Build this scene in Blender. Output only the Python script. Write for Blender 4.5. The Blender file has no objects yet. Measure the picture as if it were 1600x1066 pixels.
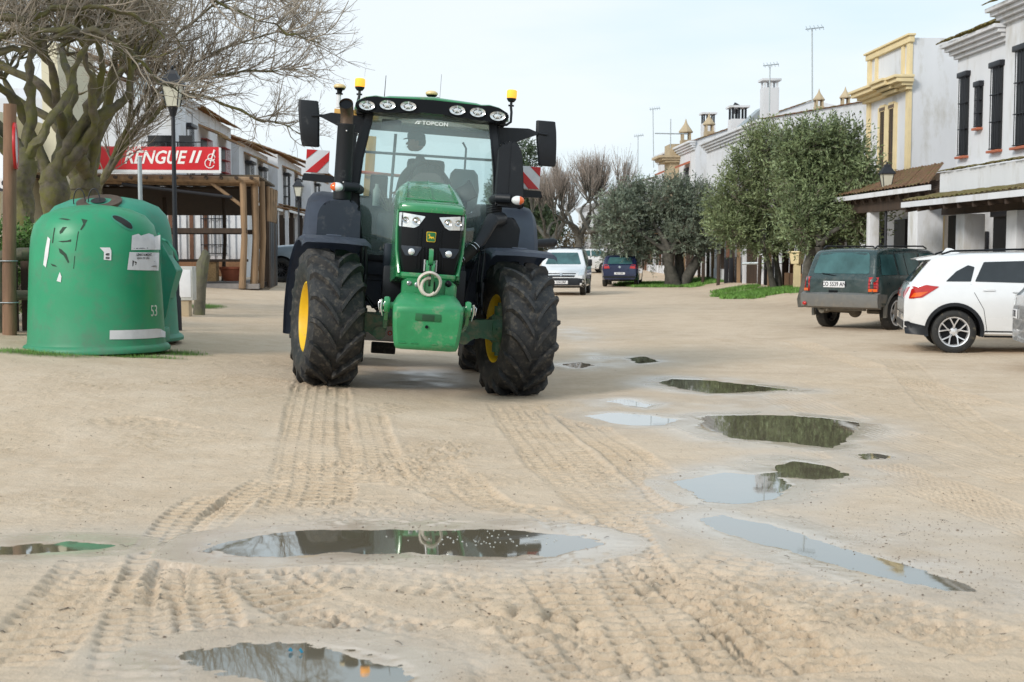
import bpy, bmesh, math, random
import numpy as np
from mathutils import Vector, Matrix, Euler
from mathutils.bvhtree import BVHTree
from mathutils import noise as mnoise
R = math.radians
random.seed(7); RNG = np.random.default_rng(7)
scn = bpy.context.scene
COL = scn.collection

# ------------------------------------------------------------------ camera, sky, sun, exposure
CAMZ = 1.6
PITCH = math.atan(138/2000)
cd = bpy.data.cameras.new("camera"); cam = bpy.data.objects.new("camera", cd); COL.objects.link(cam)
cam.location = (0, 0, CAMZ); cam.rotation_euler = (math.pi/2 - PITCH, 0, 0)
cd.lens = 45; cd.sensor_width = 36; cd.clip_end = 3000; cd.clip_start = .1
cd.dof.use_dof = True; cd.dof.focus_distance = 14.2; cd.dof.aperture_fstop = 4.5
scn.camera = cam
SUN_EL, SUN_AZ = R(29), R(224)      # azimuth measured from +Y towards +X
world = bpy.data.worlds.new("World"); scn.world = world; world.use_nodes = True
wn = world.node_tree; wn.nodes.clear()
def wnode(t, **k):
    n = wn.nodes.new(t)
    for a, b in k.items(): setattr(n, a, b)
    return n
w_out = wnode('ShaderNodeOutputWorld'); w_bg = wnode('ShaderNodeBackground')
w_sky = wnode('ShaderNodeTexSky', sky_type='NISHITA', sun_disc=False, sun_elevation=SUN_EL, sun_rotation=SUN_AZ)
w_sky.air_density = 1.0; w_sky.dust_density = 2.0
w_tc = wnode('ShaderNodeTexCoord'); w_map = wnode('ShaderNodeMapping'); w_map.inputs['Scale'].default_value = (1.0, 1.0, 4.5)
w_no = wnode('ShaderNodeTexNoise'); w_no.inputs['Scale'].default_value = 1.7; w_no.inputs['Detail'].default_value = 5; w_no.inputs['Roughness'].default_value = .5
w_cr = wnode('ShaderNodeValToRGB'); w_cr.color_ramp.elements[0].position = .36; w_cr.color_ramp.elements[1].position = .62
w_cr.color_ramp.elements[0].color = (5.7, 7.5, 8.55, 1); w_cr.color_ramp.elements[1].color = (7.9, 8.5, 8.9, 1)
w_mix = wnode('ShaderNodeMix', data_type='RGBA'); w_mix.inputs[0].default_value = .88
w_bg.inputs['Strength'].default_value = .10
L = wn.links.new
L(w_tc.outputs['Generated'], w_map.inputs['Vector']); L(w_map.outputs[0], w_no.inputs['Vector']); L(w_no.outputs['Fac'], w_cr.inputs[0])
L(w_sky.outputs[0], w_mix.inputs[6]); L(w_cr.outputs[0], w_mix.inputs[7]); L(w_mix.outputs[2], w_bg.inputs['Color']); L(w_bg.outputs[0], w_out.inputs[0])
sd = bpy.data.lights.new("sun", 'SUN'); sd.energy = 2.0; sd.angle = R(14); sd.color = (1, .95, .87)
sun = bpy.data.objects.new("sun", sd); COL.objects.link(sun)
sdir = Vector((math.sin(SUN_AZ)*math.cos(SUN_EL), math.cos(SUN_AZ)*math.cos(SUN_EL), math.sin(SUN_EL)))
sun.rotation_euler = sdir.to_track_quat('Z', 'Y').to_euler(); sun.location = sdir*50
vs = scn.view_settings; vs.view_transform = 'Standard'; vs.look = 'None'; vs.gamma = 1; vs.exposure = 0.32; vs.use_curve_mapping = False
scn.cycles.max_bounces = 8; scn.cycles.transparent_max_bounces = 16

# ------------------------------------------------------------------ pixel rays (photo is 1600 x 1066)
cp, sp = math.cos(PITCH), math.sin(PITCH)
def ray(px, py):
    u = (px-800)/2000; v = (533-py)/2000
    return Vector((u, cp + v*sp, -sp + v*cp))
def at(px, py, Y):                       # the point seen at a pixel, Y metres down the street
    d = ray(px, py); return Vector((0, 0, CAMZ)) + d*(Y/d.y)
def onz(px, py, z=0.0):                  # the point seen at a pixel on a level plane
    d = ray(px, py); t = (z-CAMZ)/d.z; return Vector((0, 0, CAMZ)) + d*t

# ------------------------------------------------------------------ ground shape (large forms)
def sstep(a, b, x):
    t = np.clip((x-a)/(b-a), 0, 1); return t*t*(3-2*t)
def ground_base(X, Y):
    X = np.asarray(X, float); Y = np.asarray(Y, float)
    s = -(X + .15)
    ramp = .072*np.where(s > 0, s, 0)*sstep(8.5, 14, Y)*(1+.014*np.clip(Y-15, 0, 30))
    ramp = 1.05*np.tanh(ramp/1.05)
    far = .95*sstep(58, 112, Y)
    rt = .26*sstep(7.8, 10.2, X)*sstep(24, 34, Y)*(1-sstep(70, 90, Y))
    return ramp*(1-sstep(70, 120, Y)) + far + rt
def gz(x, y): return float(ground_base(x, y))
def ong(px, py):
    z = 0.0
    for _ in range(25):
        p = onz(px, py, z); z = .5*z + .5*gz(p.x, p.y)
    return onz(px, py, z)

# ------------------------------------------------------------------ object helpers
def link(name, me, mat=None, parent=None, smooth=30):
    o = bpy.data.objects.new(name, me); COL.objects.link(o)
    if parent is not None: o.parent = parent
    if mat is not None:
        for m in (mat if isinstance(mat, (list, tuple)) else [mat]): me.materials.append(m)
    if smooth and len(me.polygons):
        me.polygons.foreach_set('use_smooth', [True]*len(me.polygons))
        if smooth < 180: me.set_sharp_from_angle(angle=R(smooth))
    return o
def obj(name, bm, mat, parent=None, smooth=30):
    me = bpy.data.meshes.new(name); bmesh.ops.recalc_face_normals(bm, faces=bm.faces[:]) if smooth != -1 else None
    bm.to_mesh(me); bm.free(); return link(name, me, mat, parent, smooth if smooth != -1 else 30)
def raw(name, v, f, mat, parent=None, smooth=30):
    me = bpy.data.meshes.new(name)
    v = np.asarray(v, np.float32).reshape(-1, 3); f = np.asarray(f, np.int32)
    n = f.shape[1]
    me.vertices.add(len(v)); me.vertices.foreach_set('co', v.ravel())
    me.loops.add(f.size); me.loops.foreach_set('vertex_index', f.ravel())
    me.polygons.add(len(f)); me.polygons.foreach_set('loop_start', np.arange(0, f.size, n)); me.polygons.foreach_set('loop_total', np.full(len(f), n))
    me.update(calc_edges=True); me.validate()
    return link(name, me, mat, parent, smooth)
def tag(o, label=None, cat=None, group=None, kind=None):
    if label: o['label'] = label
    if cat: o['category'] = cat
    if group: o['group'] = group
    if kind: o['kind'] = kind
    return o
def thing(name, label, cat, loc=(0, 0, 0), rz=0, group=None):
    o = bpy.data.objects.new(name, None); COL.objects.link(o); o.empty_display_size = .2
    o.location = loc; o.rotation_euler = (0, 0, rz); return tag(o, label, cat, group)
def struct(o): o['kind'] = 'structure'; return o
def dup(root, loc, rz, label, group=None):
    kids = [(c, [g for g in c.children]) for c in root.children]
    r = root.copy(); COL.objects.link(r); r.location = loc; r.rotation_euler = (0, 0, rz); r['label'] = label
    if group: r['group'] = group
    for c, gs in kids:
        k = c.copy(); COL.objects.link(k); k.parent = r
        for g in gs:
            q = g.copy(); COL.objects.link(q); q.parent = k
    return r
def BM(): return bmesh.new()
def M4(loc=(0, 0, 0), rot=(0, 0, 0), sc=(1, 1, 1)):
    return Matrix.Translation(Vector(loc)) @ Euler(rot).to_matrix().to_4x4() @ Matrix.Diagonal((*sc, 1))
def box(bm, c, s, rot=(0, 0, 0), bev=0, seg=2, M=None):
    m = M4(c, rot, s)
    if M is not None: m = M @ m
    r = bmesh.ops.create_cube(bm, size=1, matrix=m)
    if bev:
        es = list({e for v in r['verts'] for e in v.link_edges})
        bmesh.ops.bevel(bm, geom=es, offset=bev, segments=seg, affect='EDGES', profile=.6)
    return bm
def frame(d, up=Vector((0, 0, 1))):
    d = d.normalized(); u = up if abs(d.dot(up)) < .95 else Vector((1, 0, 0))
    a = d.cross(u).normalized(); return a, a.cross(d).normalized()
def tube(bm, pts, r, n=10, caps=True, closed=False):
    pts = [Vector(p) for p in pts]; N = len(pts); rings = []
    rs = r if isinstance(r, (list, tuple)) else [r]*N
    a = None
    for i, p in enumerate(pts):
        if closed: d = pts[(i+1) % N]-pts[i-1]
        else: d = pts[min(i+1, N-1)]-pts[max(i-1, 0)]
        d = d.normalized() if d.length > 1e-9 else Vector((0, 0, 1))
        if a is None: a, b = frame(d)
        else:
            a = (a-d*a.dot(d)); a = a.normalized() if a.length > 1e-6 else frame(d)[0]
            b = a.cross(d).normalized()
        rings.append([bm.verts.new(p+(a*math.cos(2*math.pi*k/n)+b*math.sin(2*math.pi*k/n))*rs[i]) for k in range(n)])
    for i in range(N if closed else N-1):
        A, B = rings[i], rings[(i+1) % N]
        for k in range(n): bm.faces.new((A[k], A[(k+1) % n], B[(k+1) % n], B[k]))
    if caps and not closed: bm.faces.new(rings[0][::-1]); bm.faces.new(rings[-1])
    return bm
def lathe(bm, prof, M=Matrix(), n=32, caps=False):
    rings = []
    for (r, z) in prof:
        rings.append([bm.verts.new(M @ Vector((r*math.cos(2*math.pi*k/n), r*math.sin(2*math.pi*k/n), z))) for k in range(n)])
    for A, B in zip(rings, rings[1:]):
        for k in range(n): bm.faces.new((A[k], A[(k+1) % n], B[(k+1) % n], B[k]))
    if caps: bm.faces.new(rings[0][::-1]); bm.faces.new(rings[-1])
    return bm
def loft(bm, rings, closed=True, cap=True):
    vr = [[bm.verts.new(p) for p in r] for r in rings]
    n = len(vr[0])
    for A, B in zip(vr, vr[1:]):
        for k in range(n if closed else n-1):
            try: bm.faces.new((A[k], A[(k+1) % n], B[(k+1) % n], B[k]))
            except ValueError: pass
    if cap: bm.faces.new(vr[0][::-1]); bm.faces.new(vr[-1])
    return bm
def prism(bm, poly, d0, d1, axis='y', M=None, bev=0):
    # poly in the plane across `axis`: x -> (y,z); y -> (x,z); z -> (x,y)
    def P(a, b, d):
        v = Vector((d, a, b) if axis == 'x' else (a, d, b) if axis == 'y' else (a, b, d))
        return M @ v if M is not None else v
    A = [bm.verts.new(P(a, b, d0)) for a, b in poly]; B = [bm.verts.new(P(a, b, d1)) for a, b in poly]
    fs = [bm.faces.new(A[::-1]), bm.faces.new(B)]
    n = len(poly)
    for k in range(n): fs.append(bm.faces.new((A[k], A[(k+1) % n], B[(k+1) % n], B[k])))
    if bev:
        es = list({e for f in fs for e in f.edges}); bmesh.ops.bevel(bm, geom=es, offset=bev, segments=2, affect='EDGES')
    return bm
def rpoly(poly, rad, seg=4):               # polygon with rounded corners
    out = []; n = len(poly)
    for i in range(n):
        p = Vector(poly[i]); a = Vector(poly[i-1])-p; b = Vector(poly[(i+1) % n])-p
        r = rad[i] if isinstance(rad, (list, tuple)) else rad
        r = min(r, a.length*.48, b.length*.48)
        A = p+a.normalized()*r; B = p+b.normalized()*r
        for k in range(seg+1):
            t = k/seg; q = A*(1-t)**2+p*2*t*(1-t)+B*t*t; out.append((q.x, q.y))
    return out
def ellipse(cx, cy, rx, ry, n=24): return [(cx+rx*math.cos(2*math.pi*k/n), cy+ry*math.sin(2*math.pi*k/n)) for k in range(n)]
def sphere(bm, c, r, sc=(1, 1, 1), u=16, v=10, rot=(0, 0, 0)):
    bmesh.ops.create_uvsphere(bm, u_segments=u, v_segments=v, radius=r, matrix=M4(c, rot, sc)); return bm
def patch(poly, org, u, v, d, bvh, off=.004, res=.06, thick=0):
    """polygon in (u,v) coordinates round org, thrown along d on to a surface"""
    org, u, v, d = Vector(org), Vector(u), Vector(v), Vector(d).normalized()
    bm = BM(); vs_ = [bm.verts.new((a, b, 0)) for a, b in poly]; bm.faces.new(vs_)
    if res:
        for ax in (0, 1):
            lo = min(p[ax] for p in poly); hi = max(p[ax] for p in poly); k = max(1, int((hi-lo)/res))
            for i in range(1, k):
                no = (1, 0, 0) if ax == 0 else (0, 1, 0); co = [0, 0, 0]; co[ax] = lo+(hi-lo)*i/k
                bmesh.ops.bisect_plane(bm, geom=bm.verts[:]+bm.edges[:]+bm.faces[:], plane_co=co, plane_no=no)
    last = None; miss = []
    for w in bm.verts:
        p = org+u*w.co.x+v*w.co.y; h = bvh.ray_cast(p, d)
        if h[0] is None: miss.append((w, p)); continue
        n = h[1]; n = n if n.dot(d) < 0 else -n
        w.co = h[0]+n*off; last = (w.co-p).dot(d)
    for w, p in miss: w.co = p+d*(last or 0)
    bmesh.ops.recalc_face_normals(bm, faces=bm.faces[:])
    f = bm.faces[:]
    if f and sum((q.normal.dot(d) for q in f)) > 0: bmesh.ops.reverse_faces(bm, faces=f)
    if thick: bmesh.ops.solidify(bm, geom=bm.faces[:], thickness=thick)
    return bm
def bvh_of(o):
    bm = BM(); bm.from_mesh(o.data); t = BVHTree.FromBMesh(bm); bm.free(); return t
def text_bm(s, size, M, shear=0, depth=.002, bold=0, squash=1, space=1, align='CENTER'):
    c = bpy.data.curves.new('t', 'FONT'); c.body = s; c.size = size; c.shear = shear; c.extrude = depth; c.offset = bold
    c.align_x = align; c.align_y = 'CENTER'; c.space_character = space; c.resolution_u = 3
    o = bpy.data.objects.new('t', c); me = bpy.data.meshes.new_from_object(o)
    bm = BM(); bm.from_mesh(me)
    bmesh.ops.transform(bm, matrix=M @ Matrix.Diagonal((squash, 1, 1, 1)), verts=bm.verts[:])
    bpy.data.objects.remove(o); bpy.data.curves.remove(c); bpy.data.meshes.remove(me); return bm
def facing(loc, right, up):                # matrix whose x runs along right, y along up
    x = Vector(right).normalized(); y = Vector(up); y = (y-x*y.dot(x)).normalized(); z = x.cross(y)
    m = Matrix((x, y, z)).transposed().to_4x4(); m.translation = Vector(loc); return m

# ------------------------------------------------------------------ materials
def mat(name, col, rough=.6, metal=0, var=.12, vs_=6, bump=0, bs=40, dirt=None, dirt_amt=.0, dirt_scale=3, dirt_low=None, spec=.5, coat=0, trans=0, emit=None, tint2=None, aniso=None, rv=.1):
    m = bpy.data.materials.new(name); m.use_nodes = True; nt = m.node_tree; b = nt.nodes['Principled BSDF']
    N = nt.nodes.new; K = nt.links.new
    b.inputs['Roughness'].default_value = rough; b.inputs['Metallic'].default_value = metal
    b.inputs['Specular IOR Level'].default_value = spec; b.inputs['Coat Weight'].default_value = coat; b.inputs['Coat Roughness'].default_value = .05
    b.inputs['Transmission Weight'].default_value = trans
    tc = N('ShaderNodeTexCoord'); mp = N('ShaderNodeMapping'); K(tc.outputs['Object'], mp.inputs[0])
    if aniso: mp.inputs['Scale'].default_value = aniso
    no = N('ShaderNodeTexNoise'); no.inputs['Scale'].default_value = vs_; no.inputs['Detail'].default_value = 6; no.inputs['Roughness'].default_value = .6
    K(mp.outputs[0], no.inputs['Vector'])
    cr = N('ShaderNodeValToRGB'); c = Vector(col[:3]); c2 = Vector(tint2) if tint2 else c
    cr.color_ramp.elements[0].position = .3; cr.color_ramp.elements[1].position = .7
    cr.color_ramp.elements[0].color = (*(c*(1-var)), 1); cr.color_ramp.elements[1].color = (*[min(1, q) for q in (c2*(1+var))], 1)
    K(no.outputs['Fac'], cr.inputs[0]); out = cr.outputs[0]
    mr = N('ShaderNodeMapRange'); mr.inputs[3].default_value = max(0, rough-rv); mr.inputs[4].default_value = min(1, rough+rv)
    K(no.outputs['Fac'], mr.inputs[0]); rout = mr.outputs[0]
    if dirt:
        n2 = N('ShaderNodeTexNoise'); n2.inputs['Scale'].default_value = dirt_scale; n2.inputs['Detail'].default_value = 8; n2.inputs['Roughness'].default_value = .7
        K(mp.outputs[0], n2.inputs['Vector'])
        r2 = N('ShaderNodeValToRGB'); r2.color_ramp.elements[0].position = .62-dirt_amt*.3; r2.color_ramp.elements[1].position = .8-dirt_amt*.2
        K(n2.outputs['Fac'], r2.inputs[0]); fac = r2.outputs[0]
        if dirt_low:                      # splashed mud that clings to the lowest part
            sx = N('ShaderNodeSeparateXYZ'); K(tc.outputs['Object'], sx.inputs[0])
            m2 = N('ShaderNodeMapRange'); m2.inputs[1].default_value = dirt_low[0]; m2.inputs[2].default_value = dirt_low[1]; m2.inputs[3].default_value = dirt_low[2] if len(dirt_low) > 2 else .9; m2.inputs[4].default_value = 0
            K(sx.outputs[2], m2.inputs[0])
            ml = N('ShaderNodeMath'); ml.operation = 'MULTIPLY'; K(m2.outputs[0], ml.inputs[0]); K(n2.outputs['Fac'], ml.inputs[1])
            ad = N('ShaderNodeMath'); ad.operation = 'ADD'; ad.use_clamp = True; K(ml.outputs[0], ad.inputs[0])
            k2 = N('ShaderNodeMath'); k2.operation = 'MULTIPLY'; k2.inputs[1].default_value = dirt_amt; K(fac, k2.inputs[0]); K(k2.outputs[0], ad.inputs[1]); fac = ad.outputs[0]
        mx = N('ShaderNodeMix'); mx.data_type = 'RGBA'; mx.inputs[7].default_value = (*dirt, 1)
        K(fac, mx.inputs[0]); K(out, mx.inputs[6]); out = mx.outputs[2]
        m3 = N('ShaderNodeMix'); m3.data_type = 'FLOAT'; m3.inputs[3].default_value = .85; K(fac, m3.inputs[0]); K(rout, m3.inputs[2]); rout = m3.outputs[0]
    K(out, b.inputs['Base Color']); K(rout, b.inputs['Roughness'])
    if bump:
        n3 = N('ShaderNodeTexNoise'); n3.inputs['Scale'].default_value = bs; n3.inputs['Detail'].default_value = 5
        K(mp.outputs[0], n3.inputs['Vector']); bp = N('ShaderNodeBump'); bp.inputs['Strength'].default_value = bump; bp.inputs['Distance'].default_value = .01
        K(n3.outputs['Fac'], bp.inputs['Height']); K(bp.outputs[0], b.inputs['Normal'])
    if emit: b.inputs['Emission Color'].default_value = (*emit[:3], 1); b.inputs['Emission Strength'].default_value = emit[3]
    m.diffuse_color = (*col[:3], 1); return m
def glass(name, tint=(.8, .9, .88), alpha=.25, ior=1.45, rough=.02):
    """thin pane: tinted clear with a sky reflection on top"""
    m = bpy.data.materials.new(name); m.use_nodes = True; nt = m.node_tree; nt.nodes.clear(); N = nt.nodes.new; K = nt.links.new
    o = N('ShaderNodeOutputMaterial'); t = N('ShaderNodeBsdfTransparent'); t.inputs[0].default_value = (*tint, 1)
    g = N('ShaderNodeBsdfGlossy'); g.inputs['Roughness'].default_value = rough; g.inputs[0].default_value = (.95, 1, 1, 1)
    d = N('ShaderNodeBsdfDiffuse'); d.inputs[0].default_value = (.40, .50, .48, 1)  # pale diffuse veil painted in for the reflections that haze the pane
    f = N('ShaderNodeFresnel'); f.inputs[0].default_value = ior
    m0 = N('ShaderNodeMixShader'); m0.inputs[0].default_value = alpha
    m1 = N('ShaderNodeMixShader')
    ad = N('ShaderNodeMath'); ad.operation = 'MULTIPLY_ADD'; ad.inputs[1].default_value = 1.6; ad.inputs[2].default_value = .02; ad.use_clamp = True
    K(f.outputs[0], ad.inputs[0]); K(ad.outputs[0], m1.inputs[0]); K(t.outputs[0], m0.inputs[1]); K(d.outputs[0], m0.inputs[2]); K(m0.outputs[0], m1.inputs[1]); K(g.outputs[0], m1.inputs[2]); K(m1.outputs[0], o.inputs[0])
    return m
SAND = (.42, .31, .21)
MT = dict(
 green=mat('green_paint', (.022, .215, .075), .22, coat=.5, var=.06, dirt=(.28, .24, .17), dirt_amt=.25, dirt_scale=5, rv=.05),
 castgreen=mat('cast_green', (.022, .235, .085), .42, coat=.1, var=.12, bump=.15, bs=90, dirt=(.25, .24, .17), dirt_amt=.2, dirt_scale=6),
 dgreen=mat('dusty_dark_green', (.02, .09, .045), .5, var=.2, dirt=(.2, .16, .11), dirt_amt=.5, dirt_scale=9),
 black=mat('black_plastic', (.009, .011, .015), .45, var=.15, bump=.1, bs=120, dirt=(.08, .08, .08), dirt_amt=.04, spec=.35, dirt_scale=6),
 gblack=mat('gloss_black', (.006, .007, .009), .34, var=.1, spec=.16),
 bluegrey=mat('dark_grey_plastic', (.020, .028, .042), .48, var=.1, bump=.12, bs=150, dirt=(.10, .10, .105), dirt_amt=.1, spec=.35, dirt_scale=5),
 fender=mat('grey_fender', (.10, .12, .165), .42, var=.08, bump=.1, bs=160, dirt=(.16, .15, .13), dirt_amt=.12, dirt_scale=4),
 rubber=mat('tyre_rubber', (.018, .0185, .020), .62, var=.3, vs_=9, bump=.5, bs=60, dirt=(.12, .105, .085), dirt_amt=.36, dirt_scale=17),
 rubber2=mat('car_tyre', (.016, .016, .016), .7, var=.2, dirt=(.2, .17, .12), dirt_amt=.2, dirt_scale=8),
 yellow=mat('yellow_rim', (.72, .46, .012), .4, var=.08, dirt=(.3, .24, .14), dirt_amt=.15, dirt_scale=6),
 chrome=mat('chrome', (.6, .6, .6), .15, 1, var=.05), steel=mat('steel', (.35, .35, .36), .38, .9, var=.15),
 galv=mat('galvanised', (.38, .42, .44), .5, .5, var=.12, vs_=12),
 rust=mat('brown_metal', (.13, .09, .065), .45, .6, var=.3),
 lens=mat('lamp_lens', (.75, .77, .78), .12, .55, var=.15, vs_=30), clearlens=mat('clear_lens', (.85, .86, .86), .08, .2, var=.02),
 amber=mat('amber_lens', (.85, .23, .01), .15, var=.1, coat=.5), amberlit=mat('amber_lit', (.9, .32, .02), .2, emit=(1, .42, .05, .9)),
 redlens=mat('red_lens', (.45, .012, .01), .12, coat=.6, var=.15, vs_=20), orangelens=mat('orange_lens', (.75, .12, .012), .15, coat=.6, var=.15),
 cream=mat('cream_plastic', (.72, .55, .27), .4, var=.05), white=mat('white_plate', (.72, .72, .74), .5, var=.06),
 redpaint=mat('red_reflector', (.50, .012, .015), .3, var=.06), whiteref=mat('white_reflector', (.62, .64, .68), .3, var=.06),
 strap=mat('strap_webbing', (.56, .50, .44), .9, var=.15, bump=.5, bs=200),
 orange=mat('orange_bar', (.8, .13, .03), .4), plank=mat('yellow_wood', (.62, .36, .10), .6, var=.25, aniso=(1, 1, .2)),
 cabglass=glass('cab_glass', (.88, .96, .96), .25), sideglass=glass('side_glass', (.80, .92, .91), .05),
)
# ------------------------------------------------------------------ ground: relief, ruts, puddles
def fbm(X, Y, sc, oct=4, seed=0, gain=.5):
    """cheap vectorised value noise"""
    out = np.zeros_like(X, dtype=np.float32); amp = 1.0; tot = 0
    for o in range(oct):
        g = np.random.default_rng(seed+o*17).random((256, 256)).astype(np.float32)
        x = X*sc*(2**o)+o*13.7; y = Y*sc*(2**o)+o*7.3
        xi = np.floor(x).astype(np.int64); yi = np.floor(y).astype(np.int64); fx = (x-xi).astype(np.float32); fy = (y-yi).astype(np.float32)
        fx = fx*fx*(3-2*fx); fy = fy*fy*(3-2*fy); a = xi & 255; b = yi & 255; a1 = (a+1) & 255; b1 = (b+1) & 255
        v = (g[a, b]*(1-fx)+g[a1, b]*fx)*(1-fy)+(g[a, b1]*(1-fx)+g[a1, b1]*fx)*fy
        out += amp*(v-.5)*2; tot += amp; amp *= gain
    return out/tot
def grow(a, b, s0, s1):
    out = [a]; n = 0
    while out[-1] < b: out.append(out[-1]+s0+(s1-s0)*min(1, (out[-1]-a)/(b-a)))
    return np.array(out)
xs = np.concatenate([-grow(6.2, 400, .03, 16)[::-1][:-1], np.arange(-6.2, 7.2, .0155), grow(7.2, 400, .03, 16)[1:]])
ys = np.concatenate([np.array([-120, -60, -30, -12, -4, 0, 2, 3.2, 4.0]), np.arange(4.3, 9.5, .0145), grow(9.5, 24, .018, .10), grow(24, 90, .14, 2.0)[1:], grow(90, 900, 3, 60)[1:]])
GX, GY = np.meshgrid(xs, ys); GX = GX.astype(np.float32); GY = GY.astype(np.float32)
Z = ground_base(GX, GY).astype(np.float32)
near = (1-sstep(22, 34, GY))*(1-sstep(10, 16, np.abs(GX)))
scuf = sstep(-.1, .5, fbm(GX, GY, .45, 3, 15)); Z += near*.018*fbm(GX, GY, .8, 3, 1) + near*.006*fbm(GX, GY, 6, 4, 2)*(.5+scuf) + near*.013*scuf*fbm(GX*.35+GY*.1, GY*1.6, 5, 4, 16, .6)
Z += (1-near)*.05*fbm(GX, GY, .12, 2, 5)*(1-sstep(60, 90, GY))
wet = np.zeros_like(Z); churn = .35*scuf*near; film = np.zeros_like(Z)
def smoothline(P, n=8):
    P = [Vector((p[0], p[1])) for p in P]; out = []
    for i in range(len(P)-1):
        p0 = P[max(i-1, 0)]; p1 = P[i]; p2 = P[i+1]; p3 = P[min(i+2, len(P)-1)]
        for k in range(n):
            t = k/n; out.append(.5*((2*p1)+(p2-p0)*t+(2*p0-5*p1+4*p2-p3)*t*t+(3*p1-p0-3*p2+p3)*t**3))
    out.append(P[-1]); return np.array([[p.x, p.y] for p in out])
def line_coords(P, width):
    m = width+.3
    ix = np.where((xs > P[:, 0].min()-m) & (xs < P[:, 0].max()+m))[0]; iy = np.where((ys > P[:, 1].min()-m) & (ys < P[:, 1].max()+m))[0]
    sl = (slice(iy[0], iy[-1]+1), slice(ix[0], ix[-1]+1)); X = GX[sl]; Y = GY[sl]
    best = np.full(X.shape, 1e9, np.float32); S = np.zeros_like(best); T = np.full_like(best, 1e3); s0 = 0
    for a, b in zip(P[:-1], P[1:]):
        d = b-a; l = np.hypot(*d); d = d/l; rx = X-a[0]; ry = Y-a[1]; t = rx*d[0]+ry*d[1]; tc = np.clip(t, 0, l)
        dx = rx-tc*d[0]; dy = ry-tc*d[1]; q = dx*dx+dy*dy; sel = q < best
        best = np.where(sel, q, best); S = np.where(sel, s0+tc, S); T = np.where(sel, np.sign(rx*d[1]-ry*d[0])*np.sqrt(q), T); s0 += l
    return sl, X, Y, S, T, s0
def track(px, width, depth=.014, pitch=.075, cols=6, kind='bars', amt=1.0, seed=0, sink=.006, fade=.35):
    P = smoothline([(onz(*p).x, onz(*p).y) for p in px]); sl, X, Y, S, T, Ltot = line_coords(P, width)
    hw = width/2*(1+.10*fbm(X, Y, 2.2, 2, seed+40)); e = 1-sstep(.86, 1.04, np.abs(T)/hw)
    e *= sstep(0, fade, S)*(1-sstep(Ltot-fade, Ltot, S))
    patchy = np.clip(.72+1.1*fbm(X, Y, 1.6, 3, seed+3), .12, 1.15); e2 = e*patchy*amt
    Tn = T+.008*fbm(X, Y, 5, 2, seed+9); Sn = S+.010*fbm(X, Y, 4, 3, seed+8)
    if kind == 'bars':
        cw = width/cols; c = np.floor(Tn/cw+.5); u = Tn/cw+.5-c                # u 0..1 across one rib
        pitch = pitch*.78; ph = Sn/pitch+.5*(c % 2)+.22*np.abs(c)
        blk = sstep(.06, .18, ph % 1)*(1-sstep(.52, .70, ph % 1)); rib = sstep(.04, .14, u)*(1-sstep(.84, .95, u))
        h = -depth*blk*rib
    elif kind == 'lug':
        ph = Sn/pitch+np.sign(Tn)*.25+np.abs(Tn)/pitch*.9
        h = depth*(.5-sstep(.30, .55, ph % 1)+sstep(.78, 1.0, ph % 1))*sstep(.01, .04, np.abs(Tn))
    elif kind == 'pillow':
        ph = Sn/pitch+np.sign(Tn)*.25+np.abs(Tn)/pitch*.55
        h = depth*np.sqrt(np.clip(np.sin(np.pi*(ph % 1)), 0, 1))*(.35+.65*sstep(.0, .06, np.abs(Tn)))-depth*.5
    else: h = depth*.6*np.sin(2*np.pi*Tn/pitch)
    Z[sl] = Z[sl]-sink*e+h*e2*2.6
    rim_ = np.exp(-((np.abs(T)-hw*1.03)/.03)**2)*sstep(0, fade, S)*(1-sstep(Ltot-fade, Ltot, S)); Z[sl] += .009*rim_*np.clip(patchy-.45, 0, 1)
    churn[sl] = np.maximum(churn[sl], np.clip(e2, 0, 1)*(.75 if kind != 'lines' else .35))
def loose(px, rx, ry, amt, seed=0, sc=24):     # clods and crumbs thrown up round the ruts
    c = onz(*px); X = GX; Y = GY; m = np.exp(-(((X-c.x)/rx)**2+((Y-c.y)/ry)**2))
    ix = np.where(np.abs(xs-c.x) < rx*2.2)[0]; iy = np.where(np.abs(ys-c.y) < ry*2.2)[0]; sl = (slice(iy[0], iy[-1]+1), slice(ix[0], ix[-1]+1))
    n = fbm(GX[sl], GY[sl], sc, 4, seed, .6); n2 = fbm(GX[sl], GY[sl], 1.7, 2, seed+5)
    k = m[sl]*np.clip(.5+n2*1.4, 0, 1.2); lo = .8 if c.y < 7.5 else 1.2; Z[sl] += lo*k*amt*(np.abs(n)*1.6-.25)+lo*.8*k*amt*sstep(.2, .4, n); churn[sl] = np.maximum(churn[sl], np.clip(k*1.2, 0, .9)*np.clip(.5+n*1.5, 0, 1))
# ruts of the tractor's wheels, car tracks, faint lines
track([(508, 590), (500, 640), (492, 700), (488, 760), (470, 800)], 0.62, 0.01, 0.158, 6, amt=1.1, seed=1)
track([(560, 640), (575, 700), (590, 760)], 0.5, 0.008, 0.158, 5, amt=.9, seed=2)
track([(345, 770), (300, 800), (262, 850), (235, 910), (215, 1000), (200, 1080)], 0.34, 0.013, 0.13, 3, amt=1.35, seed=3)
track([(430, 745), (360, 790), (300, 850), (270, 930), (330, 1080)], 0.26, 0.01, 0.126, 2, amt=1.1, seed=4)
track([(170, 880), (120, 930), (70, 990), (10, 1060)], 0.4, 0.009, 0.147, 4, amt=.9, seed=5)
track([(300, 868), (310, 920), (330, 980), (350, 1075)], 0.3, 0.015, 0.126, 2, amt=1.3, seed=6)
track([(370, 872), (420, 905), (470, 940), (560, 975), (680, 1000)], 0.42, 0.016, 0.147, 4, amt=1.3, seed=7)
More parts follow.
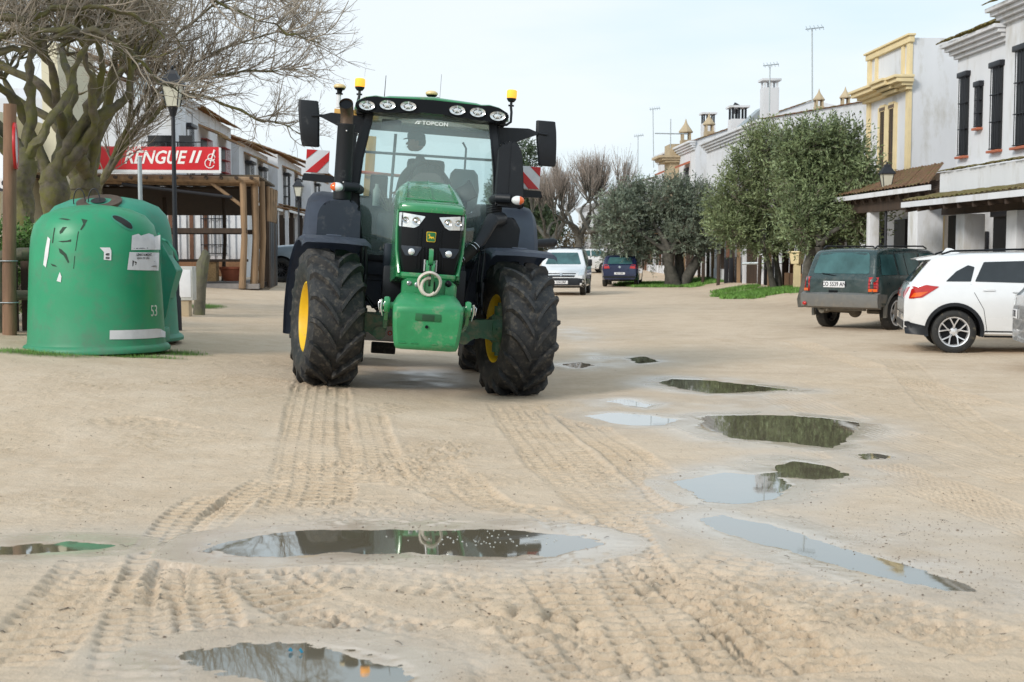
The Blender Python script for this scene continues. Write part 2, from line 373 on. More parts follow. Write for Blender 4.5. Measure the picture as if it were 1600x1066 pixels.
track([(800, 630), (850, 690), (905, 745), (985, 800), (1060, 830)], 0.6, 0.009, 0.147, 6, amt=1.0, seed=8)
track([(880, 640), (950, 690), (1010, 735), (1060, 775), (1110, 805)], 0.42, 0.011, 0.126, 3, amt=1.3, seed=9)
track([(940, 800), (960, 850), (1010, 920), (1080, 1000), (1130, 1080)], 0.44, 0.015, 0.126, 4, amt=1.35, seed=10)
track([(1010, 860), (1090, 915), (1190, 985), (1300, 1075)], 0.44, 0.016, 0.13, 4, amt=1.2, seed=11)
track([(860, 880), (890, 935), (930, 1000), (960, 1080)], 0.34, 0.013, 0.126, 3, amt=1.1, seed=12)
track([(1150, 880), (1300, 930), (1480, 985), (1640, 1040)], 0.5, 0.012, 0.147, 5, amt=.7, seed=13)
track([(570, 660), (660, 640), (740, 640)], 0.4, 0.006, 0.147, 4, amt=.6, seed=14)
track([(720, 745), (770, 790), (850, 800), (900, 830)], 0.3, 0.008, 0.126, 2, amt=.8, seed=15)
track([(690, 948), (760, 960), (850, 980), (960, 1000)], .42, .017, .17, 2, kind='pillow', amt=1.2, seed=16, sink=-.004)
track([(1180, 990), (1300, 975), (1420, 975), (1560, 985)], .40, .014, .15, 2, kind='pillow', amt=.8, seed=17, sink=-.004)
track([(1290, 700), (1400, 740), (1560, 800), (1700, 850)], .55, .006, .05, 1, kind='lines', amt=1, seed=18)
track([(1180, 600), (1300, 650), (1450, 700), (1650, 760)], .6, .005, .06, 1, kind='lines', amt=.9, seed=19)
track([(1230, 530), (1350, 570), (1500, 620), (1700, 670)], .5, .006, .06, 1, kind='lines', amt=.9, seed=20)
track([(130, 690), (210, 680), (300, 690), (380, 700)], 0.5, 0.006, 0.189, 5, amt=.7, seed=21)
track([(0, 950), (200, 930), (340, 900)], .5, .006, .06, 1, kind='lines', amt=.8, seed=22)
track([(400, 905), (500, 895), (620, 905), (760, 925)], .42, .014, .13, 4, amt=1.2, seed=51)
track([(420, 950), (520, 1000), (640, 1040), (760, 1085)], .45, .016, .13, 4, amt=1.3, seed=52)
track([(740, 880), (800, 950), (900, 1020), (980, 1085)], .40, .015, .13, 4, amt=1.2, seed=53)
track([(1120, 930), (1220, 1000), (1330, 1080)], .5, .014, .13, 5, amt=1.2, seed=54)
track([(60, 905), (140, 900), (230, 880)], .5, .008, .14, 4, amt=.9, seed=55)
track([(150, 870), (60, 980), (-20, 1060)], .35, .010, .14, 3, amt=1.0, seed=56)
track([(700, 650), (790, 660), (900, 670)], .7, .006, .14, 6, amt=.8, seed=57)
track([(640, 700), (700, 760), (760, 790)], .5, .008, .14, 5, amt=.9, seed=58)
track([(1180, 860), (1120, 900), (1000, 950)], .4, .012, .13, 3, amt=1.1, seed=63)
track([(1400, 560), (1480, 640), (1620, 720)], .5, .006, .14, 4, amt=.8, seed=64)
for q_ in ((560, 620, .9, .5, .016, 31), (480, 790, .7, .45, .014, 32), (740, 700, .9, 1.0, .014, 33), (920, 760, .8, .8, .016, 34), (620, 800, .7, .5, .014, 35), (1050, 870, .8, .6, .018, 36), (700, 960, .7, .4, .022, 37), (1250, 930, 1.0, .6, .020, 38), (500, 985, .5, .3, .016, 39), (1000, 1020, 1.2, .4, .018, 40), (1480, 1000, .9, .5, .018, 41), (100, 1000, .9, .4, .012, 42), (860, 640, .6, .8, .014, 43), (620, 900, .6, .3, .016, 44), (330, 700, .8, .8, .010, 45), (620, 735, .8, .7, .016, 46), (870, 905, .7, .35, .016, 47), (120, 700, 1.2, 1.2, .007, 48), (250, 640, 1.4, 1.6, .008, 49), (60, 800, .9, .8, .008, 50), (1450, 620, 1.6, 2, .007, 51), (380, 900, .8, .4, .012, 52), (760, 1030, .8, .3, .016, 53)):
    loose((q_[0], q_[1]), *q_[2:])
# puddles: outline in the photo, thrown on to the level of their water
PUD = {
 'wide shallow puddle with foam in the near foreground': [(320, 853), (350, 843), (400, 835), (500, 829), (560, 826), (650, 825), (760, 828), (850, 834), (905, 839), (948, 850), (905, 861), (868, 871), (760, 870), (600, 868), (520, 866), (440, 872), (370, 868), (320, 860)],
 'small puddle at the left edge that mirrors the green container': [(-40, 860), (0, 857), (40, 853), (110, 850), (178, 853), (120, 859), (50, 864), (0, 867), (-40, 869)],
 'muddy puddle at the bottom with bits of blue litter beside it': [(300, 1022), (370, 1010), (440, 1006), (520, 1012), (590, 1028), (625, 1050), (600, 1080), (480, 1090), (400, 1062), (345, 1045)],
 'largest dark puddle to the right of the ruts': [(1071, 656), (1110, 650), (1180, 648), (1245, 650), (1290, 655), (1335, 661), (1340, 675), (1322, 690), (1300, 700), (1260, 696), (1200, 690), (1140, 684), (1100, 672)],
 'long dark puddle farthest up the street': [(1028, 598), (1050, 592), (1120, 595), (1190, 604), (1237, 610), (1180, 612), (1120, 615), (1060, 608)],
 'thin sliver of a puddle left of the long dark one': [(950, 627), (975, 624), (1005, 630), (1030, 632), (1010, 638), (980, 634)],
 'pale puddle touching the left tip of the largest one': [(918, 650), (955, 646), (1010, 650), (1055, 656), (1040, 664), (1000, 666), (950, 661)],
 'crooked two lobed puddle half bright and half dark': [(1068, 754), (1130, 738), (1180, 741), (1215, 737), (1205, 730), (1203, 726), (1240, 721), (1290, 729), (1322, 743), (1270, 748), (1215, 746), (1238, 757), (1205, 768), (1200, 780), (1150, 787), (1110, 783), (1085, 771)],
 'long bright strip of water running down to the right': [(1093, 811), (1130, 804), (1200, 819), (1300, 849), (1400, 881), (1480, 904), (1533, 925), (1480, 923), (1400, 907), (1300, 880), (1200, 852), (1130, 828)],
 'tiny puddle near the right front wheel': [(878, 569), (905, 566), (932, 571), (905, 575)],
 'narrow puddle far up the middle of the street': [(985, 560), (1005, 557), (1030, 565), (1000, 568)],
 'tiny puddle at the right tip of the largest one': [(1338, 711), (1360, 708), (1398, 714), (1350, 718)],
}
def psd(X, Y, P):
    d = np.full(X.shape, 1e9, np.float32); ins = np.zeros(X.shape, bool); n = len(P)
    for i in range(n):
        a = P[i]; b = P[(i+1) % n]; e = b-a; wx = X-a[0]; wy = Y-a[1]; t = np.clip((wx*e[0]+wy*e[1])/max(1e-9, e@e), 0, 1)
        d = np.minimum(d, np.hypot(wx-t*e[0], wy-t*e[1])); c = ((a[1] > Y) != (b[1] > Y)); den = (b[1]-a[1]) or 1e-9
        ins ^= c & (X < (b[0]-a[0])*(Y-a[1])/den+a[0])
    return np.where(ins, -d, d)
ZW0 = -.004; pud_out = []
for k_pud, (lab, pl) in enumerate(PUD.items()):
    ZW = ZW0+k_pud*.0005
    P = np.array([[onz(x, y, ZW).x, onz(x, y, ZW).y] for x, y in pl]); m = 1.3
    ix = np.where((xs > P[:, 0].min()-m) & (xs < P[:, 0].max()+m))[0]; iy = np.where((ys > P[:, 1].min()-m) & (ys < P[:, 1].max()+m))[0]
    sl = (slice(iy[0], iy[-1]+1), slice(ix[0], ix[-1]+1)); X = GX[sl]; Y = GY[sl]
    d = psd(X, Y, P)+.075*fbm(X, Y, 2.6, 3, 77)+.03*fbm(X, Y, 11, 3, 78)
    tgt = ZW+np.clip(d*.055, -.02, .014)+.0016*fbm(X, Y, 9, 3, 79); k = np.exp(-(np.clip(d, 0, 9)/.16)**2)
    Z[sl] = Z[sl]*(1-k)+(tgt+np.where(d > 0, .14, .04)*(Z[sl]-ground_base(X, Y)))*k
    Z[sl] = np.where((d > .03) & (d < .27), np.maximum(Z[sl], ZW+.003+.004*np.clip(d, 0, .5)), Z[sl]); far_ = np.clip(d, 0, 9); wet[sl] = np.maximum(wet[sl], np.exp(-(far_/.5)**2)*1.0)
    big = .42 if len(pl) > 7 else .14
    film[sl] = np.maximum(film[sl], sstep(-.5, .05, fbm(X, Y, 1.9, 4, 90))*np.exp(-(far_/big)**2)); pud_out.append((lab, P, ZW))
for (x, y, rx, ry) in ((600, 825, 2.0, .30), (330, 845, .55, .28), (450, 1015, .9, .25), (1170, 628, .8, 1.2), (1230, 695, .9, .5), (900, 520, .5, 3), (940, 560, .4, 2), (1080, 655, .6, 1.0), (560, 870, .8, .2), (980, 640, .6, 1), (1150, 790, .6, .4), (1450, 900, 1.0, .5), (660, 600, .9, 1.4), (1300, 850, 1.8, .9), (520, 1040, .9, .4)):
    c = onz(x, y); m = np.exp(-(((GX-c.x)/rx)**2+((GY-c.y)/ry)**2)); n = np.clip(.55+1.5*fbm(GX, GY, 2.4, 3, 60), 0, 1)
    wet = np.maximum(wet, .8*m); film = np.maximum(film, m*n*.85*(1-churn*.6)); Z -= .35*m*n*(Z-ground_base(GX, GY))*near
churn = np.maximum(churn, .55*near*sstep(.05, .45, fbm(GX, GY, .7, 4, 66))); churn *= (1-.5*film)
print('ground grid', GX.shape)
ny, nx = GX.shape; idx = np.arange(ny*nx).reshape(ny, nx)
F = np.stack([idx[:-1, :-1], idx[:-1, 1:], idx[1:, 1:], idx[1:, :-1]], -1).reshape(-1, 4)
def ground_mat():
    m = bpy.data.materials.new('wet_sand'); m.use_nodes = True; nt = m.node_tree; b = nt.nodes['Principled BSDF']; N = nt.nodes.new; K = nt.links.new
    tc = N('ShaderNodeTexCoord')
    def noise(s, d=5, r=.6):
        n = N('ShaderNodeTexNoise'); n.inputs['Scale'].default_value = s; n.inputs['Detail'].default_value = d; n.inputs['Roughness'].default_value = r; K(tc.outputs['Object'], n.inputs['Vector']); return n.outputs['Fac']
    def ramp(f, a, b_, c0, c1):
        r = N('ShaderNodeValToRGB'); r.color_ramp.elements[0].position = a; r.color_ramp.elements[1].position = b_; r.color_ramp.elements[0].color = (*c0, 1); r.color_ramp.elements[1].color = (*c1, 1); K(f, r.inputs[0]); return r.outputs[0]
    def mix(f, a, b_, t='RGBA', bl='MIX'):
        x = N('ShaderNodeMix'); x.data_type = t; i, j = (6, 7) if t == 'RGBA' else (2, 3)
        if t == 'RGBA': x.blend_type = bl
        if hasattr(f, 'node'): K(f, x.inputs[0])
        else: x.inputs[0].default_value = f
        for s, v in ((i, a), (j, b_)):
            if hasattr(v, 'node'): K(v, x.inputs[s])
            else: x.inputs[s].default_value = (*v, 1) if t == 'RGBA' else v
        return x.outputs[2 if t == 'RGBA' else 0]
    def attr(n): a = N('ShaderNodeAttribute'); a.attribute_name = n; return a.outputs['Fac']
    base = ramp(noise(.55, 6), .32, .68, (.49, .362, .25), (.62, .478, .345))
    base = mix(ramp(noise(2.2, 7, .7), .42, .66, (0, 0, 0), (.8,)*3), base, (.63, .50, .378))
    ch = ramp(noise(7, 6, .7), .3, .7, (.37, .262, .165), (.60, .46, .32))
    base = mix(attr('churn'), base, ch)
    base = mix(attr('wet'), base, ramp(noise(3, 6), .3, .7, (.40, .305, .225), (.53, .425, .325)))
    base = mix(.18, base, ramp(noise(160, 3, .7), .3, .7, (.25, .17, .10), (.95, .85, .70)))
    vo = N('ShaderNodeTexVoronoi'); vo.inputs['Scale'].default_value = 22; K(tc.outputs['Object'], vo.inputs['Vector'])
    sep = N('ShaderNodeSeparateColor'); K(vo.outputs['Color'], sep.inputs[0])
    sp1 = ramp(vo.outputs['Distance'], .07, .11, (1, 1, 1), (0, 0, 0)); sp2 = ramp(sep.outputs[0], .86, .87, (0, 0, 0), (.8,)*3); sp3 = ramp(noise(.9, 3), .5, .62, (0, 0, 0), (1, 1, 1))
    spm = mix(1.0, mix(1.0, sp1, sp2, bl='MULTIPLY'), sp3, bl='MULTIPLY'); base = mix(spm, base, (.13, .095, .07))
    gr = attr('grass'); base = mix(gr, base, ramp(noise(9, 6, .7), .35, .65, (.05, .08, .02), (.17, .15, .08)))
    K(base, b.inputs['Base Color'])
    rr = mix(attr('wet'), .9, .52, 'FLOAT'); rr = mix(attr('film'), rr, .16, 'FLOAT'); K(rr, b.inputs['Roughness']); K(mix(attr('film'), 1.38, 2.3, 'FLOAT'), b.inputs['IOR'])
    b1 = N('ShaderNodeBump'); b1.inputs['Strength'].default_value = .8; b1.inputs['Distance'].default_value = .006; K(noise(70, 6, .75), b1.inputs['Height'])
    b2 = N('ShaderNodeBump'); b2.inputs['Distance'].default_value = .03; K(noise(9, 6, .65), b2.inputs['Height']); K(b1.outputs[0], b2.inputs['Normal'])
    K(mix(attr('film'), .75, .02, 'FLOAT'), b2.inputs['Strength']); K(mix(attr('film'), .85, .03, 'FLOAT'), b1.inputs['Strength']); K(b2.outputs[0], b.inputs['Normal']); return m
gmat = ground_mat()
grassy = np.zeros_like(Z)
def grass_blob(x, y, rx, ry):
    global grassy
    grassy = np.maximum(grassy, np.clip(1.5*np.exp(-(((GX-x)/rx)**2+((GY-y)/ry)**2))-.35+.35*fbm(GX, GY, 1.3, 3, 12), 0, 1))
for px, py, rx, ry in ((60, 552, .8, .35), (190, 556, .8, .22), (275, 552, .35, .3), (320, 480, .4, .8), (1060, 445, 3.0, 3.5), (1205, 456, 2.0, 2.6), (1150, 452, 1.0, .8), (1010, 445, 1.3, 1.5)):
    c = ong(px, py); grass_blob(c.x, c.y, rx, ry)
gr = raw('ground', np.stack([GX, GY, Z], -1), F, gmat, None, 180); struct(gr)
for nm, arr in (('wet', wet), ('churn', churn), ('film', film), ('grass', grassy)):
    at_ = gr.data.attributes.new(nm, 'FLOAT', 'POINT'); at_.data.foreach_set('value', np.clip(arr, 0, 1).astype(np.float32).ravel())
def mud_water():
    m = bpy.data.materials.new('muddy_water'); m.use_nodes = True; nt = m.node_tree; b = nt.nodes['Principled BSDF']; N = nt.nodes.new; K = nt.links.new
    b.inputs['Base Color'].default_value = (.15, .125, .085, 1); b.inputs['Roughness'].default_value = .03; b.inputs['IOR'].default_value = 1.75; b.inputs['Coat Weight'].default_value = .6; b.inputs['Coat IOR'].default_value = 1.6; b.inputs['Coat Roughness'].default_value = .02
    tc = N('ShaderNodeTexCoord'); n = N('ShaderNodeTexNoise'); n.inputs['Scale'].default_value = 4; K(tc.outputs['Object'], n.inputs['Vector'])
    bp = N('ShaderNodeBump'); bp.inputs['Strength'].default_value = .05; bp.inputs['Distance'].default_value = .01; K(n.outputs['Fac'], bp.inputs['Height']); K(bp.outputs[0], b.inputs['Normal']); return m
wm = mud_water()
for lab, P, ZW in pud_out:
    c = P.mean(0); n = len(P); bm = BM(); area = sum(P[i][0]*P[(i+1) % n][1]-P[(i+1) % n][0]*P[i][1] for i in range(n)); sg = 1 if area > 0 else -1
    out = []
    for i in range(n):
        e = P[(i+1) % n]-P[i-1]; e = e/np.hypot(*e); out.append((P[i][0]+sg*e[1]*.2, P[i][1]-sg*e[0]*.2))
    bm.faces.new([bm.verts.new((x, y, ZW)) for x, y in out]); o = obj('puddle', bm, wm, None, 0)
    if o.data.polygons[0].normal.z < 0: o.data.flip_normals()
    tag(o, kind='structure')
# ground clutter
def rough_z(x, y):
    i = min(max(np.searchsorted(ys, y), 1), len(ys)-1); j = min(max(np.searchsorted(xs, x), 1), len(xs)-1); return float(Z[i, j])
v_, f_ = [], []
ico = [(0, 0, 1), (.9, 0, .3), (.28, .85, .3), (-.72, .53, .3), (-.72, -.53, .3), (.28, -.85, .3), (0, 0, -.6)]
icf = [(0, 1, 2), (0, 2, 3), (0, 3, 4), (0, 4, 5), (0, 5, 1), (6, 2, 1), (6, 3, 2), (6, 4, 3), (6, 5, 4), (6, 1, 5)]
for i in range(5200):
    if i < 3300: p = onz(random.uniform(-20, 1640), 470+600*random.random()**.9)
    elif i < 4400: p = onz(random.gauss(1430, 130), random.gauss(850, 70))
    else: p = onz(random.gauss(640, 120), random.gauss(820, 60))
    r_ = random.uniform(.002, .0065)*(2 if random.random() < .05 else 1); b0 = len(v_); z = rough_z(p.x, p.y); a_ = random.random()*6.28
    for q in ico:
        s_ = r_*random.uniform(.7, 1.2); v_.append((p.x+s_*(q[0]*math.cos(a_)-q[1]*math.sin(a_)*.7), p.y+s_*(q[0]*math.sin(a_)+q[1]*math.cos(a_)*.7), z+s_*q[2]*.6))
    f_ += [(a+b0, b+b0, c+b0) for a, b, c in icf]
tag(raw('gravel', v_, f_, mat('pebbles', (.16, .12, .09), .8, var=.7, vs_=30), None, 0), kind='stuff')
v_, f_ = [], []
for i in range(230):
    p = onz(random.uniform(0, 1600), 540+500*random.random()); 
    if i % 3 == 0: p = onz(random.uniform(0, 620), random.uniform(555, 760))
    z = rough_z(p.x, p.y)+.004; l_ = random.uniform(.008, .035); a_ = random.uniform(0, 3.14); w_ = random.uniform(.0012, .004); b0 = len(v_)
    dx, dy = math.cos(a_)*l_, math.sin(a_)*l_
    v_ += [(p.x-dx, p.y-dy-w_, z), (p.x, p.y-w_*1.4, z+.006), (p.x+dx, p.y+dy-w_, z+.002), (p.x+dx, p.y+dy+w_, z+.003), (p.x, p.y+w_*1.4, z+.007), (p.x-dx, p.y-dy+w_, z+.001)]
    f_ += [(b0, b0+1, b0+4, b0+5), (b0+1, b0+2, b0+3, b0+4)]
tag(raw('twigs_and_leaf_bits', v_, f_, mat('leaf_litter', (.07, .05, .035), .9, var=.5), None, 0), kind='stuff')
mb_ = mat('blue_litter', (.05, .42, .62), .4)
for (x, y), lab in (((454, 1019), 'all blue plastic scrap, left of two at the edge of the bottom puddle'), ((470, 1020), 'blue plastic scrap, right of two at the edge of the bottom puddle')):
    p = onz(x, y); b = BM(); r0 = [b.verts.new((math.cos(k)*.012*random.uniform(.6, 1.3), math.sin(k)*.010*random.uniform(.6, 1.3), random.uniform(0, .022))) for k in range(6)]; t_ = b.verts.new((0, 0, .024))
    for k in range(6): b.faces.new((r0[k], r0[(k+1) % 6], t_))
    bmesh.ops.solidify(b, geom=b.faces[:], thickness=.0008)
    o = obj('plastic_scrap', b, mb_, None, 0); o.location = (p.x, p.y, rough_z(p.x, p.y)+.002); tag(o, lab, 'litter', 'bits of blue litter')
ZW = ZW0
v_, f_ = [], []
for i in range(60):
    p = onz(min(870, max(560, random.gauss(760, 60))), random.gauss(845, 6)); r_ = random.uniform(.002, .007); b0 = len(v_); v_.append((p.x, p.y, ZW+.005))
    for k in range(7): v_.append((p.x+r_*math.cos(k*.9)*random.uniform(.6, 1.4), p.y+r_*math.sin(k*.9), ZW+.001))
    f_ += [(b0, b0+1+k, b0+1+(k+1) % 7) for k in range(7)]
tag(raw('foam', v_, f_, mat('froth', (.55, .54, .5), .6), None, 0), kind='stuff')
# ------------------------------------------------------------------ people (skin skeleton grown to one surface)
def figure(name, verts, edges, mat_, parent, sub=2):
    me = bpy.data.meshes.new('k'); me.from_pydata([v[:3] for v in verts], edges, [])
    o = bpy.data.objects.new('k', me); COL.objects.link(o)
    sk = o.modifiers.new('s', 'SKIN'); sk.branch_smoothing = .6
    lay = me.skin_vertices[0].data
    for i, v in enumerate(verts):
        r = v[3] if isinstance(v[3], tuple) else (v[3], v[3]); lay[i].radius = r; lay[i].use_root = (i == 0)
    sb = o.modifiers.new('b', 'SUBSURF'); sb.levels = sub; sb.render_levels = sub
    dg = bpy.context.evaluated_depsgraph_get(); m2 = bpy.data.meshes.new_from_object(o.evaluated_get(dg)); m2.name = name
    bpy.data.objects.remove(o); bpy.data.meshes.remove(me)
    return link(name, m2, mat_, parent, 180)

# ------------------------------------------------------------------ wheels with bar treads (axis along x)
def tyre_bm(Ro, w, rim, nlug, lh=.042, lw=.05, flip=1):
    bm = BM(); Rc = Ro-lh; hw = w/2
    prof = [(rim-.01, hw*.80), (rim+.03, hw*.90), (rim+(Rc-rim)*.35, hw*1.03), (rim+(Rc-rim)*.62, hw*1.04), (Rc-.075, hw*.98), (Rc-.03, hw*.9), (Rc-.012, hw*.6), (Rc, hw*.25), (Rc, 0)]
    full = [(r, z) for r, z in prof]+[(r, -z) for r, z in prof[-2::-1]]
    X = Matrix.Rotation(math.pi/2, 4, 'Y')
    lathe(bm, full, X, 64)
    K = 9
    for side in (-1, 1):
        for i in range(nlug):
            p0 = 2*math.pi*(i+(.5 if side > 0 else 0))/nlug
            sec = []
            for k in range(K+1):
                t = k/K; u = .015+t*(hw*1.0-.015)
                phi = p0+flip*R(26)*(1-(1-t)**1.5)*.9/ (Ro/.76)
                rr = Ro-.028*t**3; base = Rc-.02-(.045*max(0, (t-.7)/.3)**1.5)
                w2 = lw*(1.1 if t > .1 else .9)
                dphi_t = w2*.36/Ro; dphi_b = w2*.72/Ro
                # width measured round the wheel grows where the bar runs steeply
                st = 1.0+.55*(1-t)
                ux = side*u
                if k == K: rr = Ro-.075; ux = side*hw*1.035; base = Rc-.12
                sec.append([bm.verts.new((ux, -r_*math.cos(phi+d), r_*math.sin(phi+d))) for r_, d in ((base, -dphi_b*st), (rr, -dphi_t*st), (rr, dphi_t*st), (base, dphi_b*st))])
            for A, B in zip(sec, sec[1:]):
                for a in range(3): bm.faces.new((A[a], A[a+1], B[a+1], B[a]))
            bm.faces.new(sec[0][::-1]); bm.faces.new(sec[-1])
    return bm
def rim_bm(rim, w, side, dish=.12, hubr=.17):
    bm = BM(); hw = w/2*.82; X = Matrix.Rotation(math.pi/2, 4, 'Y'); s = side
    d = s*(hw-dish)
    prof = [(rim+.012, s*hw), (rim-.012, s*(hw+.004)), (rim-.03, s*(hw-.03)), (rim-.045, s*(hw-.09)), (rim-.06, d+s*.01), (rim-.10, d-s*.005), (hubr+.05, d-s*.06), (hubr, d-s*.02), (hubr*.8, d+s*.03), (.05, d+s*.05), (.001, d+s*.05)]
    lathe(bm, prof, X, 48)
    lathe(bm, [(rim-.045, s*(hw-.09)), (rim-.06, -s*(hw-.10)), (rim-.015, -s*(hw-.01)), (rim+.012, -s*hw)], X, 48)
    lathe(bm, [(rim-.065, d-s*.012), (hubr+.05, d-s*.075), (.001, d-s*.075)], X, 48)
    for k in range(10):
        a = 2*math.pi*k/10; tube(bm, [(d-s*.03, (hubr+.035)*math.cos(a), (hubr+.035)*math.sin(a)), (d+s*.0, (hubr+.035)*math.cos(a), (hubr+.035)*math.sin(a))], .014, 6)
    return bm

# ------------------------------------------------------------------ the tractor
tr = thing('tractor', 'large green farm tractor with a front weight, driving towards us on the sand', 'tractor', (-1.07, 14.4, .06))
tr.rotation_euler = (0, R(4), R(6)); tr_m = Matrix.Translation(Vector(tr.location)) @ tr.rotation_euler.to_matrix().to_4x4(); tr_i = tr_m.inverted()
def TP(px, py, y):
    o = tr_i @ Vector((0, 0, CAMZ)); d = tr_i.to_3x3() @ ray(px, py); return o+d*((y-o.y)/d.y)
def part(n, bm, m, par=None, smooth=30): return obj(n, bm, MT[m] if isinstance(m, str) else m, par or tr, smooth)

def steer(o, x, a, y=0, z=.745): o.location = (x, y, z); o.rotation_euler = (0, 0, a); return o
for s, ang in ((-1, R(13)), (1, R(11))):
    w = part('front_wheel', rim_bm(.385, .60, s, .13), 'yellow'); steer(w, s*1.06, ang)
    t = part('tyre', tyre_bm(.77, .585, .385, 16, .062, .054), 'rubber', w, 35)
    h = BM(); X = Matrix.Rotation(math.pi/2, 4, 'Y')
    lathe(h, [(.001, -s*.30), (.13, -s*.30), (.17, -s*.24), (.19, -s*.14), (.21, -s*.05), (.21, s*.06)], X, 32)
    for k in range(8):
        a = k*math.pi/4; tube(h, [(-s*.27, .15*math.cos(a), .15*math.sin(a)), (-s*.24, .15*math.cos(a), .15*math.sin(a))], .012, 6)
    part('hub', h, 'dgreen', w)
    # mudguard that turns with the wheel
    f = BM(); rings = []
    for k in range(15):
        ph = R(74+k*(197-74)/14)
        row = []
        for x, r_ in ((-.385, .845), (-.378, .875), (-.34, .905), (-.1, .915), (.1, .915), (.34, .905), (.378, .875), (.385, .845)):
            row.append(Vector((x*1.0-s*.03, -r_*math.cos(ph)*1.03, r_*math.sin(ph))))
        rings.append(row)
    lip = [Vector((p.x, p.y-.02, p.z-.045)) for p in rings[0]]
    loft(f, [lip]+rings, closed=False, cap=False); bmesh.ops.solidify(f, geom=f.faces[:], thickness=.012)
    box(f, (-s*.03, -.02, .921), (.16, .05, .012), bev=.004)
    fo = part('front_fender', f, 'fender'); steer(fo, s*1.07, ang*.9)
    b = BM()
    for yy in (.0, .2): tube(b, [(-s*.40, yy, .15), (-s*.42, yy+.03, .55), (-s*.40, yy+.05, .86), (-s*.2, yy+.05, .90)], .018, 8)
    box(b, (-s*.41, .12, .45), (.03, .26, .12), bev=.01)
    bo = part('fender_bracket', b, 'black'); steer(bo, s*1.06, ang)
    w = part('rear_wheel', rim_bm(.50, .70, s, .2), 'yellow'); steer(w, s*1.02, 0, 2.75, .93)
    part('tyre', tyre_bm(.95, .72, .50, 18, .055, .06), 'rubber', w, 35)
    # rear mudguard
    f = BM(); rings = []
    for k in range(17):
        ph = R(8+k*(150-8)/16); r0 = 1.19
        row = [Vector((s*x, -r_*math.cos(ph), r_*math.sin(ph)*1.02)) for x, r_ in ((.70, 1.0), (.70, 1.16), (.74, r0), (1.0, r0+.01), (1.32, r0+.02), (1.43, r0-.01), (1.485, r0-.08), (1.50, r0-.2))]
        rings.append(row)
    loft(f, rings, closed=False, cap=False); bmesh.ops.solidify(f, geom=f.faces[:], thickness=.015)
    for v in f.verts: v.co += Vector((0, 2.72, 1.03))
    part('rear_fender', f, 'fender')
# axle, knuckles, steering
a = BM()
tube(a, [(-.86, 0, .74), (-.45, 0, .76), (-.2, 0, .84), (.2, 0, .84), (.45, 0, .76), (.86, 0, .74)], [.10, .085, .13, .13, .085, .10], 14)
for s in (-1, 1):
    prism(a, rpoly([(s*.36, .80), (s*.40, .62), (s*.50, .56), (s*.62, .64), (s*.90, .60), (s*.92, .86), (s*.60, .83)], .03), -.16, .02, bev=.012)
    lathe(a, [(.001, -.11), (.065, -.11), (.07, -.10), (.07, .11), (.001, .11)], M4((s*.47, -.1, .62), (R(90), 0, 0)), 20)
    tube(a, [(s*.88, -.06, .48), (s*.88, -.06, 1.0)], .075, 14); tube(a, [(s*.88, -.06, .44), (s*.88, -.06, 1.04)], .04, 12)
part('front_axle', a, 'dgreen')
for s in (-1, 1):
    a = BM(); tube(a, [(s*.30, .22, .74), (s*.62, .25, .73)], .035, 10); tube(a, [(s*.55, .25, .73), (s*.86, .28, .72)], .018, 8); part('steering_cylinder', a, 'gblack')
    for k, (dz, dy) in enumerate(((0, 0), (.04, .03), (.02, -.05))):
        a = BM(); tube(a, [(s*.38, -.2+dy, 1.0), (s*(.45+.03*k), -.26+dy, .92), (s*(.52+.02*k), -.2+dy, .88+dz), (s*.63, -.08+dy, .98+dz), (s*.72, 0, .86)], .012, 8); part('hydraulic_hose', a, 'gblack')
    a = BM(); tube(a, [(s*.5, .05, .84), (s*.5, .05, .98)], .02, 8); part('grease_pipe', a, 'steel')
# belly, engine sides, tanks and steps
b = BM()
box(b, (0, .6, 1.08), (.52, 2.3, .62), bev=.05); box(b, (0, 1.9, .92), (.6, 1.6, .5), bev=.06); box(b, (0, -.3, 1.05), (.5, .9, .34), bev=.03)
for s in (-1, 1): box(b, (s*.36, .45, 1.12), (.22, .9, .5), bev=.03)
part('chassis', b, 'black')
b = BM()
for s in (-1, 1):
    prism(b, rpoly([(s*.42, .98), (s*.44, 1.5), (s*.90, 1.50), (s*.98, 1.30), (s*.96, .98), (s*.8, .86), (s*.5, .86)], .05), 1.15, 2.2, bev=.03)
    box(b, (s*.70, 1.16, 1.18), (.44, .05, .02), bev=.005); box(b, (s*.74, 1.13, 1.36), (.4, .03, .22), bev=.012)
    box(b, (s*.42, .75, 1.35), (.10, .9, .55), bev=.03)
part('side_tank', b, 'bluegrey')
# hood
def plan(w, k): return [(-w, -.80+k), (-w*.985, -.90+k), (-w*.90, -.975+k), (-w*.62, -1.02+k), (-w*.3, -1.04+k), (0, -1.048+k), (w*.3, -1.04+k), (w*.62, -1.02+k), (w*.90, -.975+k), (w*.985, -.90+k), (w, -.80+k)]
g = BM()
loft(g, [[Vector((x, y, z)) for x, y in plan(w, k)+[(w, -.6), (-w, -.6)]] for w, k, z in ((.285, .03, 1.315), (.30, .005, 1.37), (.332, 0, 1.55), (.343, 0, 1.75), (.343, .0, 1.93), (.342, .0, 1.962))])
for k in range(-9, 10):
    if abs(k) < 1: continue
    x = k*.034
    zt = 1.79 if abs(k) > 2 else 1.60
    y = -1.048+.28*(abs(x)/.34)**2.6
    box(g, (x, y-.003, (1.37+zt)/2), (.008, .02, zt-1.37))
grille = part('grille', g, 'gblack')
gb = bvh_of(grille)
h = BM(); rings = []
